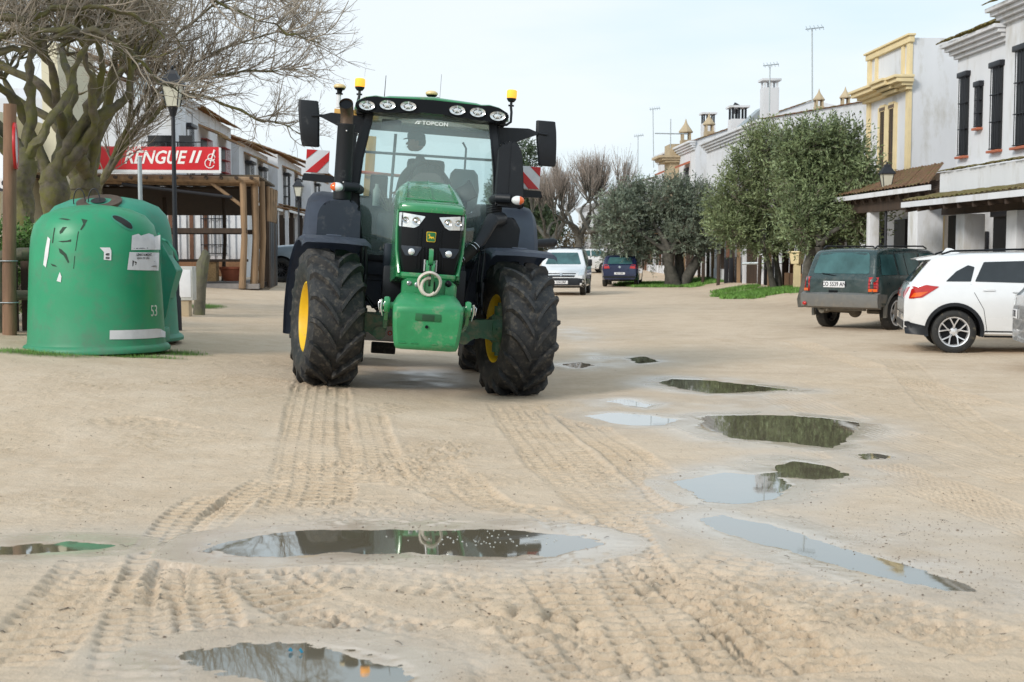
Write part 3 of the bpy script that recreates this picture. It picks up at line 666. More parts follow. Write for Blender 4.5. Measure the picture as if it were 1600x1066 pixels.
def hood_ring(y, wt, ws, wb, zt, zs, zb, crown=.02):
    half = [(0, zt), (wt*.5, zt-crown*.3), (wt*.9, zt-crown), (wt, zt-crown-.008), ((wt*.4+ws*.6), zs+.6*(zt-crown-zs)), (ws*.985, zs+.03), (ws, zs-.02), (ws*1.0, (zs+zb)/2+.1), (wb, zb+.12), (wb*.985, zb)]
    return [Vector((x, y, z)) for x, z in half]+[Vector((-x, y, z)) for x, z in half[::-1][:-1]]
st = [(-.80, .315, .352, .34, 2.075, 1.99, 1.27), (-.62, .31, .360, .36, 2.115, 2.02, 1.24), (-.2, .30, .368, .385, 2.20, 2.08, 1.20), (.3, .285, .375, .40, 2.30, 2.15, 1.18), (.75, .265, .38, .41, 2.375, 2.2, 1.18), (1.0, .25, .378, .41, 2.40, 2.21, 1.18), (1.08, .235, .365, .40, 2.385, 2.19, 1.2)]
loft(h, [hood_ring(*q) for q in st])
# front lip above the lamps and green surround
loft(h, [[Vector((x, y, z)) for x, y in plan(w, k)+[(w, -.74), (-w, -.74)]] for w, k, z in ((.352, -.006, 1.958), (.356, -.012, 1.985), (.354, -.004, 2.02), (.345, .03, 2.045), (.326, .09, 2.062), (.30, .18, 2.078))])
loft(h, [[Vector((x, y, z)) for x, y in plan(w, k)+[(w, -.6), (-w, -.6)]] for w, k, z in ((.285, .05, 1.25), (.30, .015, 1.262), (.312, .0, 1.285), (.312, .0, 1.312), (.30, .01, 1.325))])
for s in (-1, 1):
    tube(h, [(s*.352, -.84, 1.97), (s*.353, -.86, 1.75), (s*.343, -.87, 1.55), (s*.315, -.90, 1.38), (s*.305, -.93, 1.31)], [.016, .018, .02, .022, .02], 8)
hood = part('hood', h, 'green', None, 32)
hb = bvh_of(hood)
# raised ribs and recess panels on the hood top
h = BM()
for s in (-1, 1):
    loft(h, [[Vector((s*x+dx, y, z+dz)) for dx, dz in ((-.007, -.01), (-.005, .014), (.005, .014), (.007, -.01))] for x, y, z in ((.275, -.66, 2.10), (.265, -.2, 2.19), (.255, .3, 2.285), (.24, .75, 2.355))])
loft(h, [[Vector((dx, y, z+dz)) for dx, dz in ((-.013, -.01), (-.009, .012), (.009, .012), (.013, -.01))] for y, z in ((-.70, 2.10), (-.2, 2.20), (.3, 2.30), (.9, 2.39))])
box(h, (0, -.69, 2.103), (.56, .02, .012), rot=(R(12), 0, 0), bev=.004)
part('hood_ribs', h, 'green', hood)
def gpatch(poly, off, thick=.0, res=.04): return patch(poly, (0, -2, 0), (1, 0, 0), (0, 0, 1), (0, 1, 0), gb, off, res, thick)
def gloc(x, z, off):
    h_ = gb.ray_cast(Vector((x, -2, z)), Vector((0, 1, 0))); return facing(h_[0]+Vector((0, -off, 0)), (1, 0, 0), (0, 0, 1)) @ Matrix.Diagonal((1, 1, 1, 1))
for s in (-1, 1):
    P = [(s*.335, 1.945), (s*.07, 1.915), (s*.135, 1.815), (s*.18, 1.79), (s*.332, 1.80)]
    if s < 0: P = P[::-1]
    lp = part('headlight', gpatch(rpoly(P, .012), .008), 'lens')
    q = BM()
    for cx, cz, r_ in ((.165, 1.862, .042), (.275, 1.868, .034)):
        q = BM(); lathe(q, [(r_, .0), (r_*1.0, .014), (r_*.88, .012), (r_*.5, -.0), (r_*.3, .005), (.001, .012)], gloc(s*cx, cz, .014), 20); part('reflector', q, 'chrome', lp)
    q = BM(); cx = s*.195
    q = gpatch(rpoly([(cx-.105, 1.60), (cx+.105, 1.60), (cx+.10, 1.575), (cx+.055, 1.50), (cx-.055, 1.50), (cx-.10, 1.575)][::1], .01), .012)
    bmesh.ops.solidify(q, geom=q.faces[:], thickness=.03); box(q, (cx, -1.04+.05, 1.592), (.2, .05, .018), rot=(0, 0, s*R(12)), bev=.006)
    fl = part('fog_lamp_housing', q, 'bluegrey', grille)
    q = BM(); lathe(q, [(.001, -.012), (.02, -.01), (.034, 0), (.036, .02)], M4((cx, -1.045, 1.542), (R(90), 0, s*R(8)), (1, 1, -1)), 18); part('fog_lamp', q, 'lens', grille)
bd = part('badge', gpatch(rpoly([(-.045, 1.655), (.045, 1.655), (.05, 1.76), (-.05, 1.76)], .014), .012), 'yellow', grille)
part('badge_field', gpatch(rpoly([(-.039, 1.661), (.039, 1.661), (.044, 1.754), (-.044, 1.754)], .012), .016), mat('badge_green', (.01, .13, .04), .3), bd)
deer = [(-.034, 1.724), (-.028, 1.73), (-.022, 1.728), (-.024, 1.742), (-.017, 1.732), (-.010, 1.738), (-.014, 1.724), (-.008, 1.712), (.012, 1.708), (.022, 1.712), (.028, 1.700), (.036, 1.684), (.030, 1.686), (.020, 1.698), (.008, 1.695), (.012, 1.684), (.004, 1.688), (-.004, 1.696), (-.016, 1.690), (-.032, 1.692), (-.018, 1.698), (-.016, 1.710), (-.022, 1.720)]
part('badge_emblem', gpatch(deer, .020, res=0), 'yellow', bd)
# front weight
w = BM()
def wr(z, hx, y0, c): return [Vector(p) for p in ((-hx, -.98, z), (-hx, y0+c, z), (-hx+c*.8, y0, z), (hx-c*.8, y0, z), (hx, y0+c, z), (hx, -.98, z))]
loft(w, [wr(.555, .285, -1.50, .05), wr(.562, .305, -1.56, .05), (wr(.60, .322, -1.60, .05)), wr(.66, .330, -1.61, .05), wr(.80, .345, -1.625, .045), wr(.93, .352, -1.635, .045), wr(.985, .350, -1.63, .05), wr(1.01, .343, -1.61, .06), wr(1.07, .31, -1.50, .09), wr(1.105, .28, -1.42, .1), wr(1.12, .25, -1.36, .1)])
bmesh.ops.bevel(w, geom=[e for e in w.edges if e.calc_face_angle(0) > .5], offset=.012, segments=3, affect='EDGES')
wt = part('front_weight', w, 'castgreen', None, 40)
q = BM()
box(q, (0, -1.628, .895), (.26, .03, .075), bev=.01)
sl = part('weight_slot', q, mat('slot_shade_green', (.008, .10, .03), .5), wt)  # raised block; the shade of the slot is put into a darker green
q = BM(); box(q, (0, -1.642, .893), (.12, .01, .058), bev=.003); part('slot_recess_shade', q, mat('slot_deep_shade', (.01, .05, .02), .8), wt)  # deeper shade of the slot, again put into the colour
q = BM(); lathe(q, [(.001, 0), (.015, 0), (.017, .008)], M4((-.01, -1.632, .80), (R(90), 0, 0)), 16); part('weight_hole', q, 'gblack', wt)
q = BM()
for x in (-.25, -.13, .07, .22): q = BM(); box(q, (x, -1.612, .63), (.075, .012, .008), bev=.003); part('weight_rib', q, 'castgreen', wt)
for s in (-1, 1): q = BM(); tube(q, [(s*.33, -1.30, .98), (s*.43, -1.30, .98)], .035, 14); part('weight_lug', q, 'castgreen', wt)
# lower link hooks and pins
for s in (-1, 1):
    q = BM(); lathe(q, [(.02, -.03), (.06, -.03), (.068, -.015), (.068, .015), (.06, .03), (.02, .03)], M4((s*.415, -1.30, .985), (0, R(90), 0), (1.25, 1, 1)), 24)
    prism(q, rpoly([(-1.28, 1.03), (-1.34, .93), (-1.2, .82), (-.6, .70), (-.3, .72), (-.3, .86), (-.7, .86), (-1.1, .95)], .03), s*.40, s*.435, 'x', bev=.006)
    part('lower_link', q, 'green')
    q = BM(); tube(q, [(s*.36, -1.30, .985), (s*.475, -1.30, .985)], .022, 12); tube(q, [(s*.468, -1.33, 1.04), (s*.472, -1.33, .95), (s*.455, -1.34, .87)], [.014, .016, .006], 8)
    tube(q, [(s*.47, -1.3, 1.03), (s*.50, -1.3, 1.0), (s*.49, -1.3, .93)], .008, 6)
    part('link_pin', q, 'chrome')
# hitch housing, top link and strap
q = BM(); prism(q, rpoly([(-.27, 1.08), (-.27, 1.23), (-.22, 1.265), (.22, 1.265), (.29, 1.22), (.29, 1.08)], .02), -1.22, -.7, bev=.008)
box(q, (.22, -1.24, 1.14), (.10, .04, .16), bev=.006); box(q, (-.19, -1.235, 1.12), (.11, .03, .02), bev=.004)
hh = part('hitch_housing', q, 'castgreen')
q = BM()
for x, z, r_ in ((-.20, 1.215, .026), (-.115, 1.205, .03)): lathe(q, [(.001, -.0), (r_*.6, .0), (r_, .006), (r_, .03)], M4((x, -1.232, z), (R(90), 0, 0), (1, 1, -1)), 14)
for x in (-.20,): tube(q, [(x-.02, -1.236, 1.215), (x+.02, -1.236, 1.215)], .007, 6)
part('coupling', q, 'steel', hh)
q = BM(); sphere(q, (.20, -1.25, 1.235), .036, u=12, v=8); box(q, (.02, -1.25, 1.20), (.09, .05, .10), bev=.012); tube(q, [(.2, -1.22, 1.24), (.2, -1.1, 1.24)], .03, 10)
part('socket_cap', q, 'gblack', hh)
q = BM()
for dx in (-.035, .035): prism(q, rpoly([(-1.36, 1.12), (-1.37, 1.40), (-1.33, 1.47), (-1.27, 1.45), (-1.27, 1.12)], .02), dx-.01, dx+.01, 'x', bev=.003)
box(q, (0, -1.29, 1.29), (.06, .03, .26), bev=.004)
prism(q, rpoly([(-.036, 1.13), (-.036, 1.40), (-.012, 1.42), (-.012, 1.20), (.012, 1.20), (.012, 1.42), (.036, 1.40), (.036, 1.13)], .004), -1.375, -1.355, bev=.002)
lathe(q, [(.025, -.022), (.055, -.022), (.058, 0), (.055, .022), (.025, .022)], M4((0, -1.33, 1.50), (0, R(90), 0), (1.5, 1, 1)), 20)
part('top_link', q, 'green')
q = BM(); tube(q, [(-.065, -1.32, 1.43), (.065, -1.32, 1.43)], .013, 10)
for s in (-1, 1): tube(q, [(s*.057, -1.32, 1.35), (s*.057, -1.32, 1.47)], .013, 8)
part('top_link_pin', q, 'steel'); q = BM(); tube(q, [(-.05, -1.34, 1.10), (.05, -1.34, 1.10)], .018, 10)
part('top_link_pin', q, 'steel')
q = BM(); rr = []
for k in range(40):
    a_ = 2*math.pi*k/40; x = .108*math.cos(a_)*(1+.06*math.sin(3*a_)); z = 1.225+.115*math.sin(a_)
    y = -1.405-.03*math.sin(a_)+.015*math.cos(2*a_); wd = .036+.016*max(0, -math.sin(a_))
    rr.append([Vector((x*f1, y+dy, 1.225+(z-1.225)*f1)) for f1, dy in ((.98, -wd), (1.12, -wd*.6), (1.16, wd*.3), (1.10, wd), (.92, wd), (.88, 0))])
vr = [[q.verts.new(p) for p in r_] for r_ in rr]
for i in range(40):
    for k in range(6): q.faces.new((vr[i][k], vr[i][(k+1) % 6], vr[(i+1) % 40][(k+1) % 6], vr[(i+1) % 40][k]))
st2 = part('strap', q, 'strap', None, 50)
q = BM(); q2 = [(.075*math.cos(t*.35)-.005, -1.395-.004*t, 1.20+.088*math.sin(t*.35)) for t in range(4, 17)]; tube(q, q2, .016, 8); part('strap_inner_turn', q, 'strap', st2)
# air hose at the right of the grille
q = BM()
pts = [Vector((.36+.20*t, -.05+.15*t, 1.47+.06*math.sin(t*2.2)+.13*t*t)) for t in [i/40 for i in range(41)]]
tube(q, pts, [.062+(.007 if i % 2 else -.004) for i in range(41)], 16)
part('corrugated_hose', q, mat('hose_grey', (.05, .05, .05), .5, bump=.1))
q = BM()
for i in (1, 6, 33, 39): tube(q, [pts[i]+(pts[min(i+1, 40)]-pts[i])*-.4, pts[i]+(pts[min(i+1, 40)]-pts[i])*.4], .072, 18)
part('hose_clamp', q, 'chrome')
q = BM(); tube(q, [pts[-1], pts[-1]+Vector((.06, .08, .10)), pts[-1]+Vector((.18, .2, .32)), (.88, .7, 2.0)], [.066, .075, .08, .085], 14); part('intake_pipe', q, 'black')

# cab: pillars, glass, roof
AP = [(.705, 1.16, 3.20), (.745, 1.12, 2.95), (.80, 1.09, 2.62), (.825, 1.07, 2.30), (.81, 1.05, 2.05), (.775, 1.04, 1.78), (.725, 1.05, 1.48)]
def strip(bm, pts, wx, wy):
    loft(bm, [[Vector(p)+Vector(d) for d in ((-wx, -wy, 0), (wx, -wy, 0), (wx, wy, 0), (-wx, wy, 0))] for p in pts])
q = BM()
for s in (-1, 1):
    strip(q, [(s*(x+.035), y+.02, z) for x, y, z in AP], .04, .04)
    strip(q, [(s*(x+.085), y+.13, z) for x, y, z in AP], .022, .06)
    strip(q, [(s*.90, 2.78, 3.2), (s*.98, 2.80, 2.6), (s*.98, 2.78, 2.0), (s*.92, 2.75, 1.5)], .045, .05)
    strip(q, [(s*.93, 1.95, 3.2), (s*.985, 1.97, 2.6), (s*.98, 1.97, 2.0), (s*.90, 1.95, 1.5)], .02, .035)
    box(q, (s*.85, 1.98, 1.48), (.10, 1.7, .12), bev=.02); box(q, (s*.86, 1.98, 3.18), (.08, 1.7, .08), bev=.02)
box(q, (0, 1.09, 1.47), (1.5, .09, .13), bev=.02); box(q, (0, 1.20, 3.19), (1.46, .08, .09), bev=.02)
box(q, (0, 2.80, 3.17), (1.8, .07, .09), bev=.02); box(q, (0, 2.80, 2.10), (1.86, .07, .06), bev=.02)
part('cab_frame', q, 'black')
q = BM(); box(q, (0, 1.95, 1.46), (1.62, 1.7, .08)); box(q, (0, 2.80, 1.78), (1.86, .04, .6)); box(q, (0, 1.12, 1.35), (1.46, .05, .22), bev=.01); part('cab_floor', q, 'bluegrey')
def pane(name, L_, R_, m, par=None, bow=0):
    bm = BM(); n = 8; rows = []
    for l, r_ in zip(L_, R_):
        l, r_ = Vector(l), Vector(r_); rows.append([bm.verts.new(l.lerp(r_, k/n)+Vector((0, -bow*4*(k/n)*(1-k/n), 0))) for k in range(n+1)])
    for A, B in zip(rows, rows[1:]):
        for k in range(n): bm.faces.new((A[k], A[k+1], B[k+1], B[k]))
    return part(name, bm, m, par, 180)
pane('windshield', [(-x, y-.02, z) for x, y, z in AP], [(x, y-.02, z) for x, y, z in AP], 'cabglass', None, .10)
for s in (-1, 1):
    pane('side_window', [(s*(x+.06), y+.06, z) for x, y, z in AP], [(s*a_, b_, c_) for a_, b_, c_ in ((.905, 2.72, 3.2), (.95, 2.72, 2.95), (.97, 2.74, 2.62), (.98, 2.74, 2.3), (.97, 2.72, 2.05), (.95, 2.72, 1.78), (.92, 2.7, 1.48))], 'sideglass')
pane('rear_window', [(-.90, 2.82, 3.15), (-.94, 2.83, 2.1)], [(.90, 2.82, 3.15), (.94, 2.83, 2.1)], 'sideglass')
# dark printed border of the windscreen
q = BM()
ws_l = [Vector((-x, y-.026, z)) for x, y, z in AP]
for s in (-1, 1):
    q = BM(); A = [Vector((s*x, y-.028, z)) for x, y, z in AP]; B = [Vector((s*(x-.022), y-.034, z)) for x, y, z in AP]
    va = [q.verts.new(p) for p in A]; vb = [q.verts.new(p) for p in B]
    for i in range(len(A)-1): q.faces.new((va[i], va[i+1], vb[i+1], vb[i]))
    part('windshield_border', q, 'black')
mtxt = mat('white_print', (.75, .8, .8), .5)
ti = text_bm('TOPCON', .062, facing((.045, 1.0, 3.085), (1, 0, 0), (0, .05, 1)), depth=.001, bold=.0015, squash=1.15, space=1.05)
prism(ti, [(-.20, 3.067), (-.175, 3.105), (-.12, 3.105), (-.127, 3.093), (-.165, 3.093), (-.185, 3.067)], 1.004, 1.006); prism(ti, [(-.17, 3.067), (-.16, 3.087), (-.135, 3.087), (-.145, 3.067)], 1.004, 1.006)
part('windshield_lettering', ti, mtxt, None, 0)
q = BM()
top = [(-.925, 3.20), (-.90, 3.29), (-.80, 3.345), (-.68, 3.37), (-.58, 3.362), (-.52, 3.376), (0, 3.405), (.52, 3.376), (.58, 3.362), (.68, 3.37), (.80, 3.345), (.90, 3.29), (.925, 3.20)]
def roofring(y, k, dz): return [Vector((x*k, y, z+dz)) for x, z in top]+[Vector((.80*k, y, 3.20+dz*0)), (Vector((-.80*k, y, 3.20+dz*0)))]
loft(q, [roofring(.95, .985, -.03), roofring(.975, .995, -.012), roofring(1.05, 1, 0), roofring(1.9, 1.02, .03), roofring(2.75, 1.0, 0), roofring(2.92, .96, -.05)])
roof = part('cab_roof', q, 'green', None, 40)
q = BM()
vis = [(-.915, 3.205), (-.905, 3.265), (-.80, 3.322), (-.68, 3.345), (-.58, 3.335), (0, 3.352), (.58, 3.335), (.68, 3.345), (.80, 3.322), (.905, 3.265), (.915, 3.205), (.87, 3.165), (.76, 3.148), (.66, 3.165), (.60, 3.155), (.50, 3.165), (.42, 3.185), (.33, 3.168), (.22, 3.185), (.12, 3.205), (-.12, 3.205), (-.22, 3.185), (-.33, 3.168), (-.42, 3.185), (-.50, 3.165), (-.60, 3.155), (-.66, 3.165), (-.76, 3.148), (-.87, 3.165)]
prism(q, vis, .905, 1.25, bev=.012)
visor = part('roof_visor', q, 'gblack', roof)
for x, z in ((-.775, 3.225), (-.535, 3.250), (-.29, 3.255), (.29, 3.255), (.535, 3.250), (.775, 3.225)):
    q = BM(); lathe(q, [(.105, .02), (.105, -.006), (.098, -.012), (.092, -.006)], M4((x, .895, z), (R(90), 0, 0), (1, .62, -1)), 28); rb = part('lamp_bezel', q, 'gblack', roof)
    q = BM(); lathe(q, [(.092, -.004), (.085, .0), (.05, .012), (.03, .006), (.02, -.004), (.001, -.006)], M4((x, .895, z), (R(90), 0, 0), (1, .60, -1)), 28)
    for k in range(5):
        a_ = R(90+72*k); box(q, (x+.045*math.cos(a_), .892, z+.027*math.sin(a_)), (.05, .004, .008), rot=(0, -a_, 0))
    part('roof_work_light', q, 'lens', roof)
# beacons and receivers
def beacon(p, arm):
    x, y, z = p; q = BM(); tube(q, arm+[(x, y, z-.14), (x, y, z-.06)], .017, 8); lathe(q, [(.035, -.075), (.055, -.05), (.06, -.03), (.001, -.03)], Matrix.Translation((x, y, z)), 18)
    tube(q, [(x-.035, y, z-.12), (x+.035, y, z-.12)], .012, 6); b_ = part('beacon_bracket', q, 'black')
    q = BM(); lathe(q, [(.001, .075), (.05, .073), (.062, .062), (.064, .0), (.060, -.03), (.001, -.031)], Matrix.Translation((x, y, z)), 22); part('beacon', q, 'amberlit', b_)
beacon((-.885, 1.55, 3.545), [(-.80, 1.55, 3.2), (-.90, 1.55, 3.22), (-.90, 1.55, 3.33)]); beacon((.99, 1.55, 3.56), [(.78, 1.5, 3.18), (.95, 1.55, 3.20), (1.00, 1.55, 3.24), (1.0, 1.55, 3.36)])
def gps(x, y, z):
    q = BM(); lathe(q, [(.001, .04), (.05, .036), (.075, .018), (.078, 0), (.07, -.012), (.001, -.013)], Matrix.Translation((x, y, z)), 20); g_ = part('satellite_receiver', q, 'cream')
    q = BM(); lathe(q, [(.07, -.013), (.06, -.03), (.035, -.04), (.03, -.07), (.045, -.075), (.045, -.09), (.001, -.09)], Matrix.Translation((x, y, z)), 16); part('receiver_base', q, 'gblack', g_); return g_
g1 = gps(-1.14, 1.9, 3.535); g2 = gps(.01, 1.9, 3.545)
q = BM(); tube(q, [(-1.145, 1.9, 3.45), (-1.145, 1.9, 3.28)], .028, 12); part('receiver_post', q, 'white', g1)
q = BM(); box(q, (-1.02, 1.9, 3.22), (.34, .05, .09), bev=.006); part('receiver_bracket', q, 'plank', g1)
q = BM(); box(q, (.05, 1.88, 3.425), (.22, .2, .02), bev=.006); box(q, (.05, 1.9, 3.455), (.05, .05, .05), bev=.005); box(q, (.09, 1.9, 3.47), (.04, .04, .08), bev=.004); part('receiver_mount', q, 'dgreen', g2)
q = BM(); tube(q, [(.115, 1.9, 3.45), (.118, 1.9, 3.80)], .003, 5); part('receiver_aerial', q, 'steel', g2)
q = BM(); tube(q, [(-.58, 1.7, 3.40), (-.575, 1.7, 3.70)], [.006, .004], 6); lathe(q, [(.05, 0), (.045, .02), (.001, .03)], Matrix.Translation((-.58, 1.7, 3.385)), 14); part('radio_aerial', q, 'gblack')
# mirrors
for s, (mx, mz) in ((-1, (-1.455, 3.0)), (1, (1.435, 2.985))):
    q = BM(); secs = []
    for z, hw, d, dx in ((.275, .105, .03, 0), (.268, .118, .05, 0), (.15, .125, .06, 0), (0, .122, .065, 0), (-.12, .115, .06, 0), (-.2, .112, .05, 0), (-.265, .105, .035, -.005), (-.275, .09, .02, -.005)):
        secs.append([Vector((mx+s*dx+x*1.0-.028*z/.27*(1), 1.32+y, mz+z)) for x, y in rpoly([(-hw, -d), (hw, -d), (hw, d*.8), (-hw, d*.8)], .03, 3)])
    loft(q, secs); mo = part('mirror', q, 'black', None, 40)
    q = BM(); prism(q, rpoly([(s*.80, 2.93), (s*.80, 3.13), (s*1.20, 3.145), (s*1.32, 3.105), (s*1.32, 3.085), (s*1.10, 2.99), (s*.95, 2.93)], .02), 1.24, 1.31, bev=.012)
    tube(q, [(s*1.27, 1.27, 3.105), (s*1.36, 1.25, 3.095), (s*1.43, 1.25, 3.09)], .016, 8); part('mirror_arm', q, 'black', mo)
# exhaust and filter housings
q = BM(); lathe(q, [(.105, 0), (.108, .02), (.103, .86), (.108, .87), (.108, .885), (.06, .885)], Matrix.Translation((-1.0, .9, 2.10)), 24); ex = part('exhaust', q, 'black')
q = BM(); tube(q, [(-1.0, .9, 2.96), (-1.0, .9, 3.06), (-1.0, .88, 3.12), (-1.01, .83, 3.18), (-1.015, .78, 3.215)], [.078, .076, .078, .08, .082], 20, caps=False)
tp = part('exhaust_tip', q, 'rust', ex)
bmt = BM(); tube(bmt, [(-1.012, .80, 3.20), (-1.01, .83, 3.18)], .074, 20); part('tip_opening', bmt, 'gblack', ex)
q = BM()
for z in (2.30, 2.90): sphere(q, (-.99, .79, z), .012, u=8, v=6)
part('exhaust_screws', q, 'steel', ex)
q = BM(); prism(q, rpoly([(-1.27, 1.25), (-1.26, 1.95), (-1.17, 2.07), (-.86, 2.10), (-.77, 2.0), (-.75, 1.25)], [.02, .08, .06, .05, .04, .02]), .68, 1.02, bev=.03)
part('exhaust_filter_box', q, 'bluegrey')
q = BM(); prism(q, rpoly([(.81, 2.16), (.81, 2.84), (.88, 2.93), (1.02, 2.93), (1.09, 2.80), (1.13, 2.45), (1.15, 2.16)], [.02, .06, .05, .05, .06, .1, .03]), .78, 1.16, bev=.03)
prism(q, rpoly([(.96, 2.17), (.955, 2.93), (1.02, 2.92), (1.09, 2.78), (1.14, 2.17)], .02), .765, .82, bev=.012)
part('air_intake_box', q, 'black')
q = BM(); prism(q, rpoly([(.70, 1.45), (.72, 1.97), (.80, 2.03), (1.04, 2.03), (1.12, 1.9), (1.10, 1.56), (1.0, 1.45)], .03), .72, 1.15, bev=.02)
for k in range(7): tube(q, [(.80, .9, 2.04+k*.02), (.80, .9, 2.048+k*.02)], .09, 14)
part('air_filter_box', q, 'black')
# marker lamps on arms
for s in (-1, 1):
    q = BM(); tube(q, [(s*.80, 1.10, 2.24), (s*.84, .74, 2.25), (s*.98, .70, 2.25)], .055, 12); part('lamp_arm', q, 'black')
    q = BM(); sphere(q, (s*1.06, .66, 2.235), .075, sc=(1, .6, .72), u=20, v=12); ml = part('marker_lamp', q, 'clearlens')
    q = BM(); sphere(q, (s*1.061, .658, 2.235), .0765, sc=(1, .6, .72), u=24, v=12)
    bmesh.ops.delete(q, geom=[v for v in q.verts if s*(v.co.x-s*1.075) < -.0], context='VERTS'); part('indicator', q, 'orangelens', ml)
# red and white rear marker boards
for s in (-1, 1):
    cx = s*1.395; q = BM(); box(q, (cx, 2.60, 2.64), (.30, .012, .30), bev=.004); bo = part('marker_board', q, 'whiteref')
    q = BM()
    for poly in ([(.147, .147), (.01, .147), (.147, .02)], [(.147, -.147), (.0, -.147), (-.147, .02), (-.147, .135)]):
        prism(q, [(cx+s*a_, 2.64+b_) for a_, b_ in poly], 2.588, 2.5925)
    part('red_stripes', q, 'redpaint', bo)
    q = BM(); prism(q, rpoly([(s*1.08, 2.44), (s*1.30, 2.47), (s*1.56, 2.47), (s*1.58, 2.38), (s*1.30, 2.37), (s*1.08, 2.38)], .02), 2.50, 2.60, bev=.015)
    part('marker_arm', q, 'black', bo)
# things seen low at the back
q = BM(); box(q, (-.42, 3.5, .40), (.62, .04, .24), bev=.006); rp = part('rear_plate', q, 'white')
q = BM(); box(q, (-.38, 3.46, .19), (.34, .08, .16), bev=.02); part('rubber_block', q, 'rubber', rp)
q = BM(); lathe(q, [(.02, 0), (.035, 0), (.035, .006), (.02, .006)], M4((-.30, 3.478, .40), (R(90), 0, 0)), 16); part('plate_mark', q, 'redpaint', rp)
# inside the cab
q = BM(); box(q, (.02, 2.35, 2.02), (.52, .5, .14), bev=.05); box(q, (.02, 2.62, 2.42), (.50, .14, .72), rot=(R(-6), 0, 0), bev=.06); box(q, (.02, 2.35, 1.75), (.3, .3, .5), bev=.04)
part('driver_seat', q, 'bluegrey')
q = BM(); prism(q, rpoly([(-.24, 2.2), (-.20, 2.42), (-.1, 2.52), (.1, 2.53), (.2, 2.47), (.28, 2.2)], .03), 1.42, 1.60, bev=.02); tube(q, [(.02, 1.5, 1.5), (.02, 1.55, 2.3)], .10, 12)
part('steering_column', q, mat('console_grey', (.11, .10, .095), .6))
q = BM(); n_ = 32; Mw = M4((.02, 1.70, 2.50), (R(58), 0, 0)); tube(q, [Mw @ Vector((.20*math.cos(2*math.pi*k/n_), .20*math.sin(2*math.pi*k/n_), 0)) for k in range(n_)], .016, 8, closed=True)
sphere(q, Mw @ Vector((0, 0, 0)), .055, u=12, v=8, sc=(1, 1, .6))
for a_ in (0, 120, 240): tube(q, [Mw @ Vector((0, 0, 0)), Mw @ Vector((.2*math.cos(R(a_+90)), .2*math.sin(R(a_+90)), 0))], .014, 6)
part('steering_wheel', q, 'gblack')
q = BM(); box(q, (.46, 2.0, 2.18), (.16, .6, .12), bev=.03); box(q, (.50, 1.75, 2.32), (.28, .04, .22), rot=(R(-15), R(-30), R(-15)), bev=.012); tube(q, [(.45, 1.9, 2.2), (.55, 1.8, 2.5)], .018, 8)
part('armrest_console', q, 'gblack')
q = BM(); loft(q, [[Vector((.33+x, 2.58+y, z)) for x, y in rpoly([(-w_, -.04), (w_, -.04), (w_, .04), (-w_, .04)], .03)] for w_, z in ((.10, 2.1), (.19, 2.2), (.21, 2.42), (.18, 2.62), (.13, 2.68))]); 
for v in q.verts: v.co.x += .20
part('passenger_seat', q, mat('pale_seat', (.25, .3, .3), .6))
q = BM(); box(q, (-.58, 1.95, 2.30), (.22, .5, .35), bev=.03); box(q, (-.60, 2.1, 1.95), (.34, .9, .5), bev=.05); part('left_console', q, 'black')
q = BM(); lathe(q, [(.045, -.12), (.047, .07), (.03, .1), (.022, .12), (.022, .15), (.001, .15)], Matrix.Translation((-.60, 1.55, 2.20)), 16); part('bottle', q, mat('bottle_grey', (.35, .42, .38), .35))
q = BM()
for k in range(60):
    p = Vector((-.44, 1.50, 2.02)); d = Vector((random.gauss(0, .5), random.gauss(0, .5), random.uniform(.3, 1.2))).normalized()
    l_ = random.uniform(.12, .30); tube(q, [p+d*.02, p+d*l_*.6+Vector((0, 0, .01)), p+d*l_], [.003, .003, .002], 3)
part('dry_sprigs', q, mat('dry_stalks', (.22, .19, .12), .9, var=.4))
q = BM(); lathe(q, [(.001, -.35), (.12, -.35), (.14, -.1), (.12, 0), (.001, 0)], Matrix.Translation((-.44, 1.50, 2.0)), 16); part('waste_bag', q, 'bluegrey')
q = BM(); tube(q, [(-.90, 2.84, 2.83), (.9, 2.84, 2.85)], .018, 8); tube(q, [(-.42, 2.86, 2.1), (-.40, 2.86, 3.1)], .02, 8); tube(q, [(.55, 2.86, 2.4), (.55, 2.85, 2.98), (.5, 2.8, 3.05)], .014, 8); part('rear_wiper_frame', q, 'bluegrey')
q = BM(); box(q, (-.72, 3.25, 2.58), (.13, .05, 1.0), bev=.01); part('wooden_post', q, 'plank')
q = BM(); tube(q, [(-.86, 3.15, 2.58), (-.22, 3.15, 2.565)], .022, 8); part('orange_rail', q, 'orange')
q = BM(); box(q, (-.47, 1.55, 3.08), (.24, .06, .14), bev=.02); part('sun_visor', q, 'bluegrey')

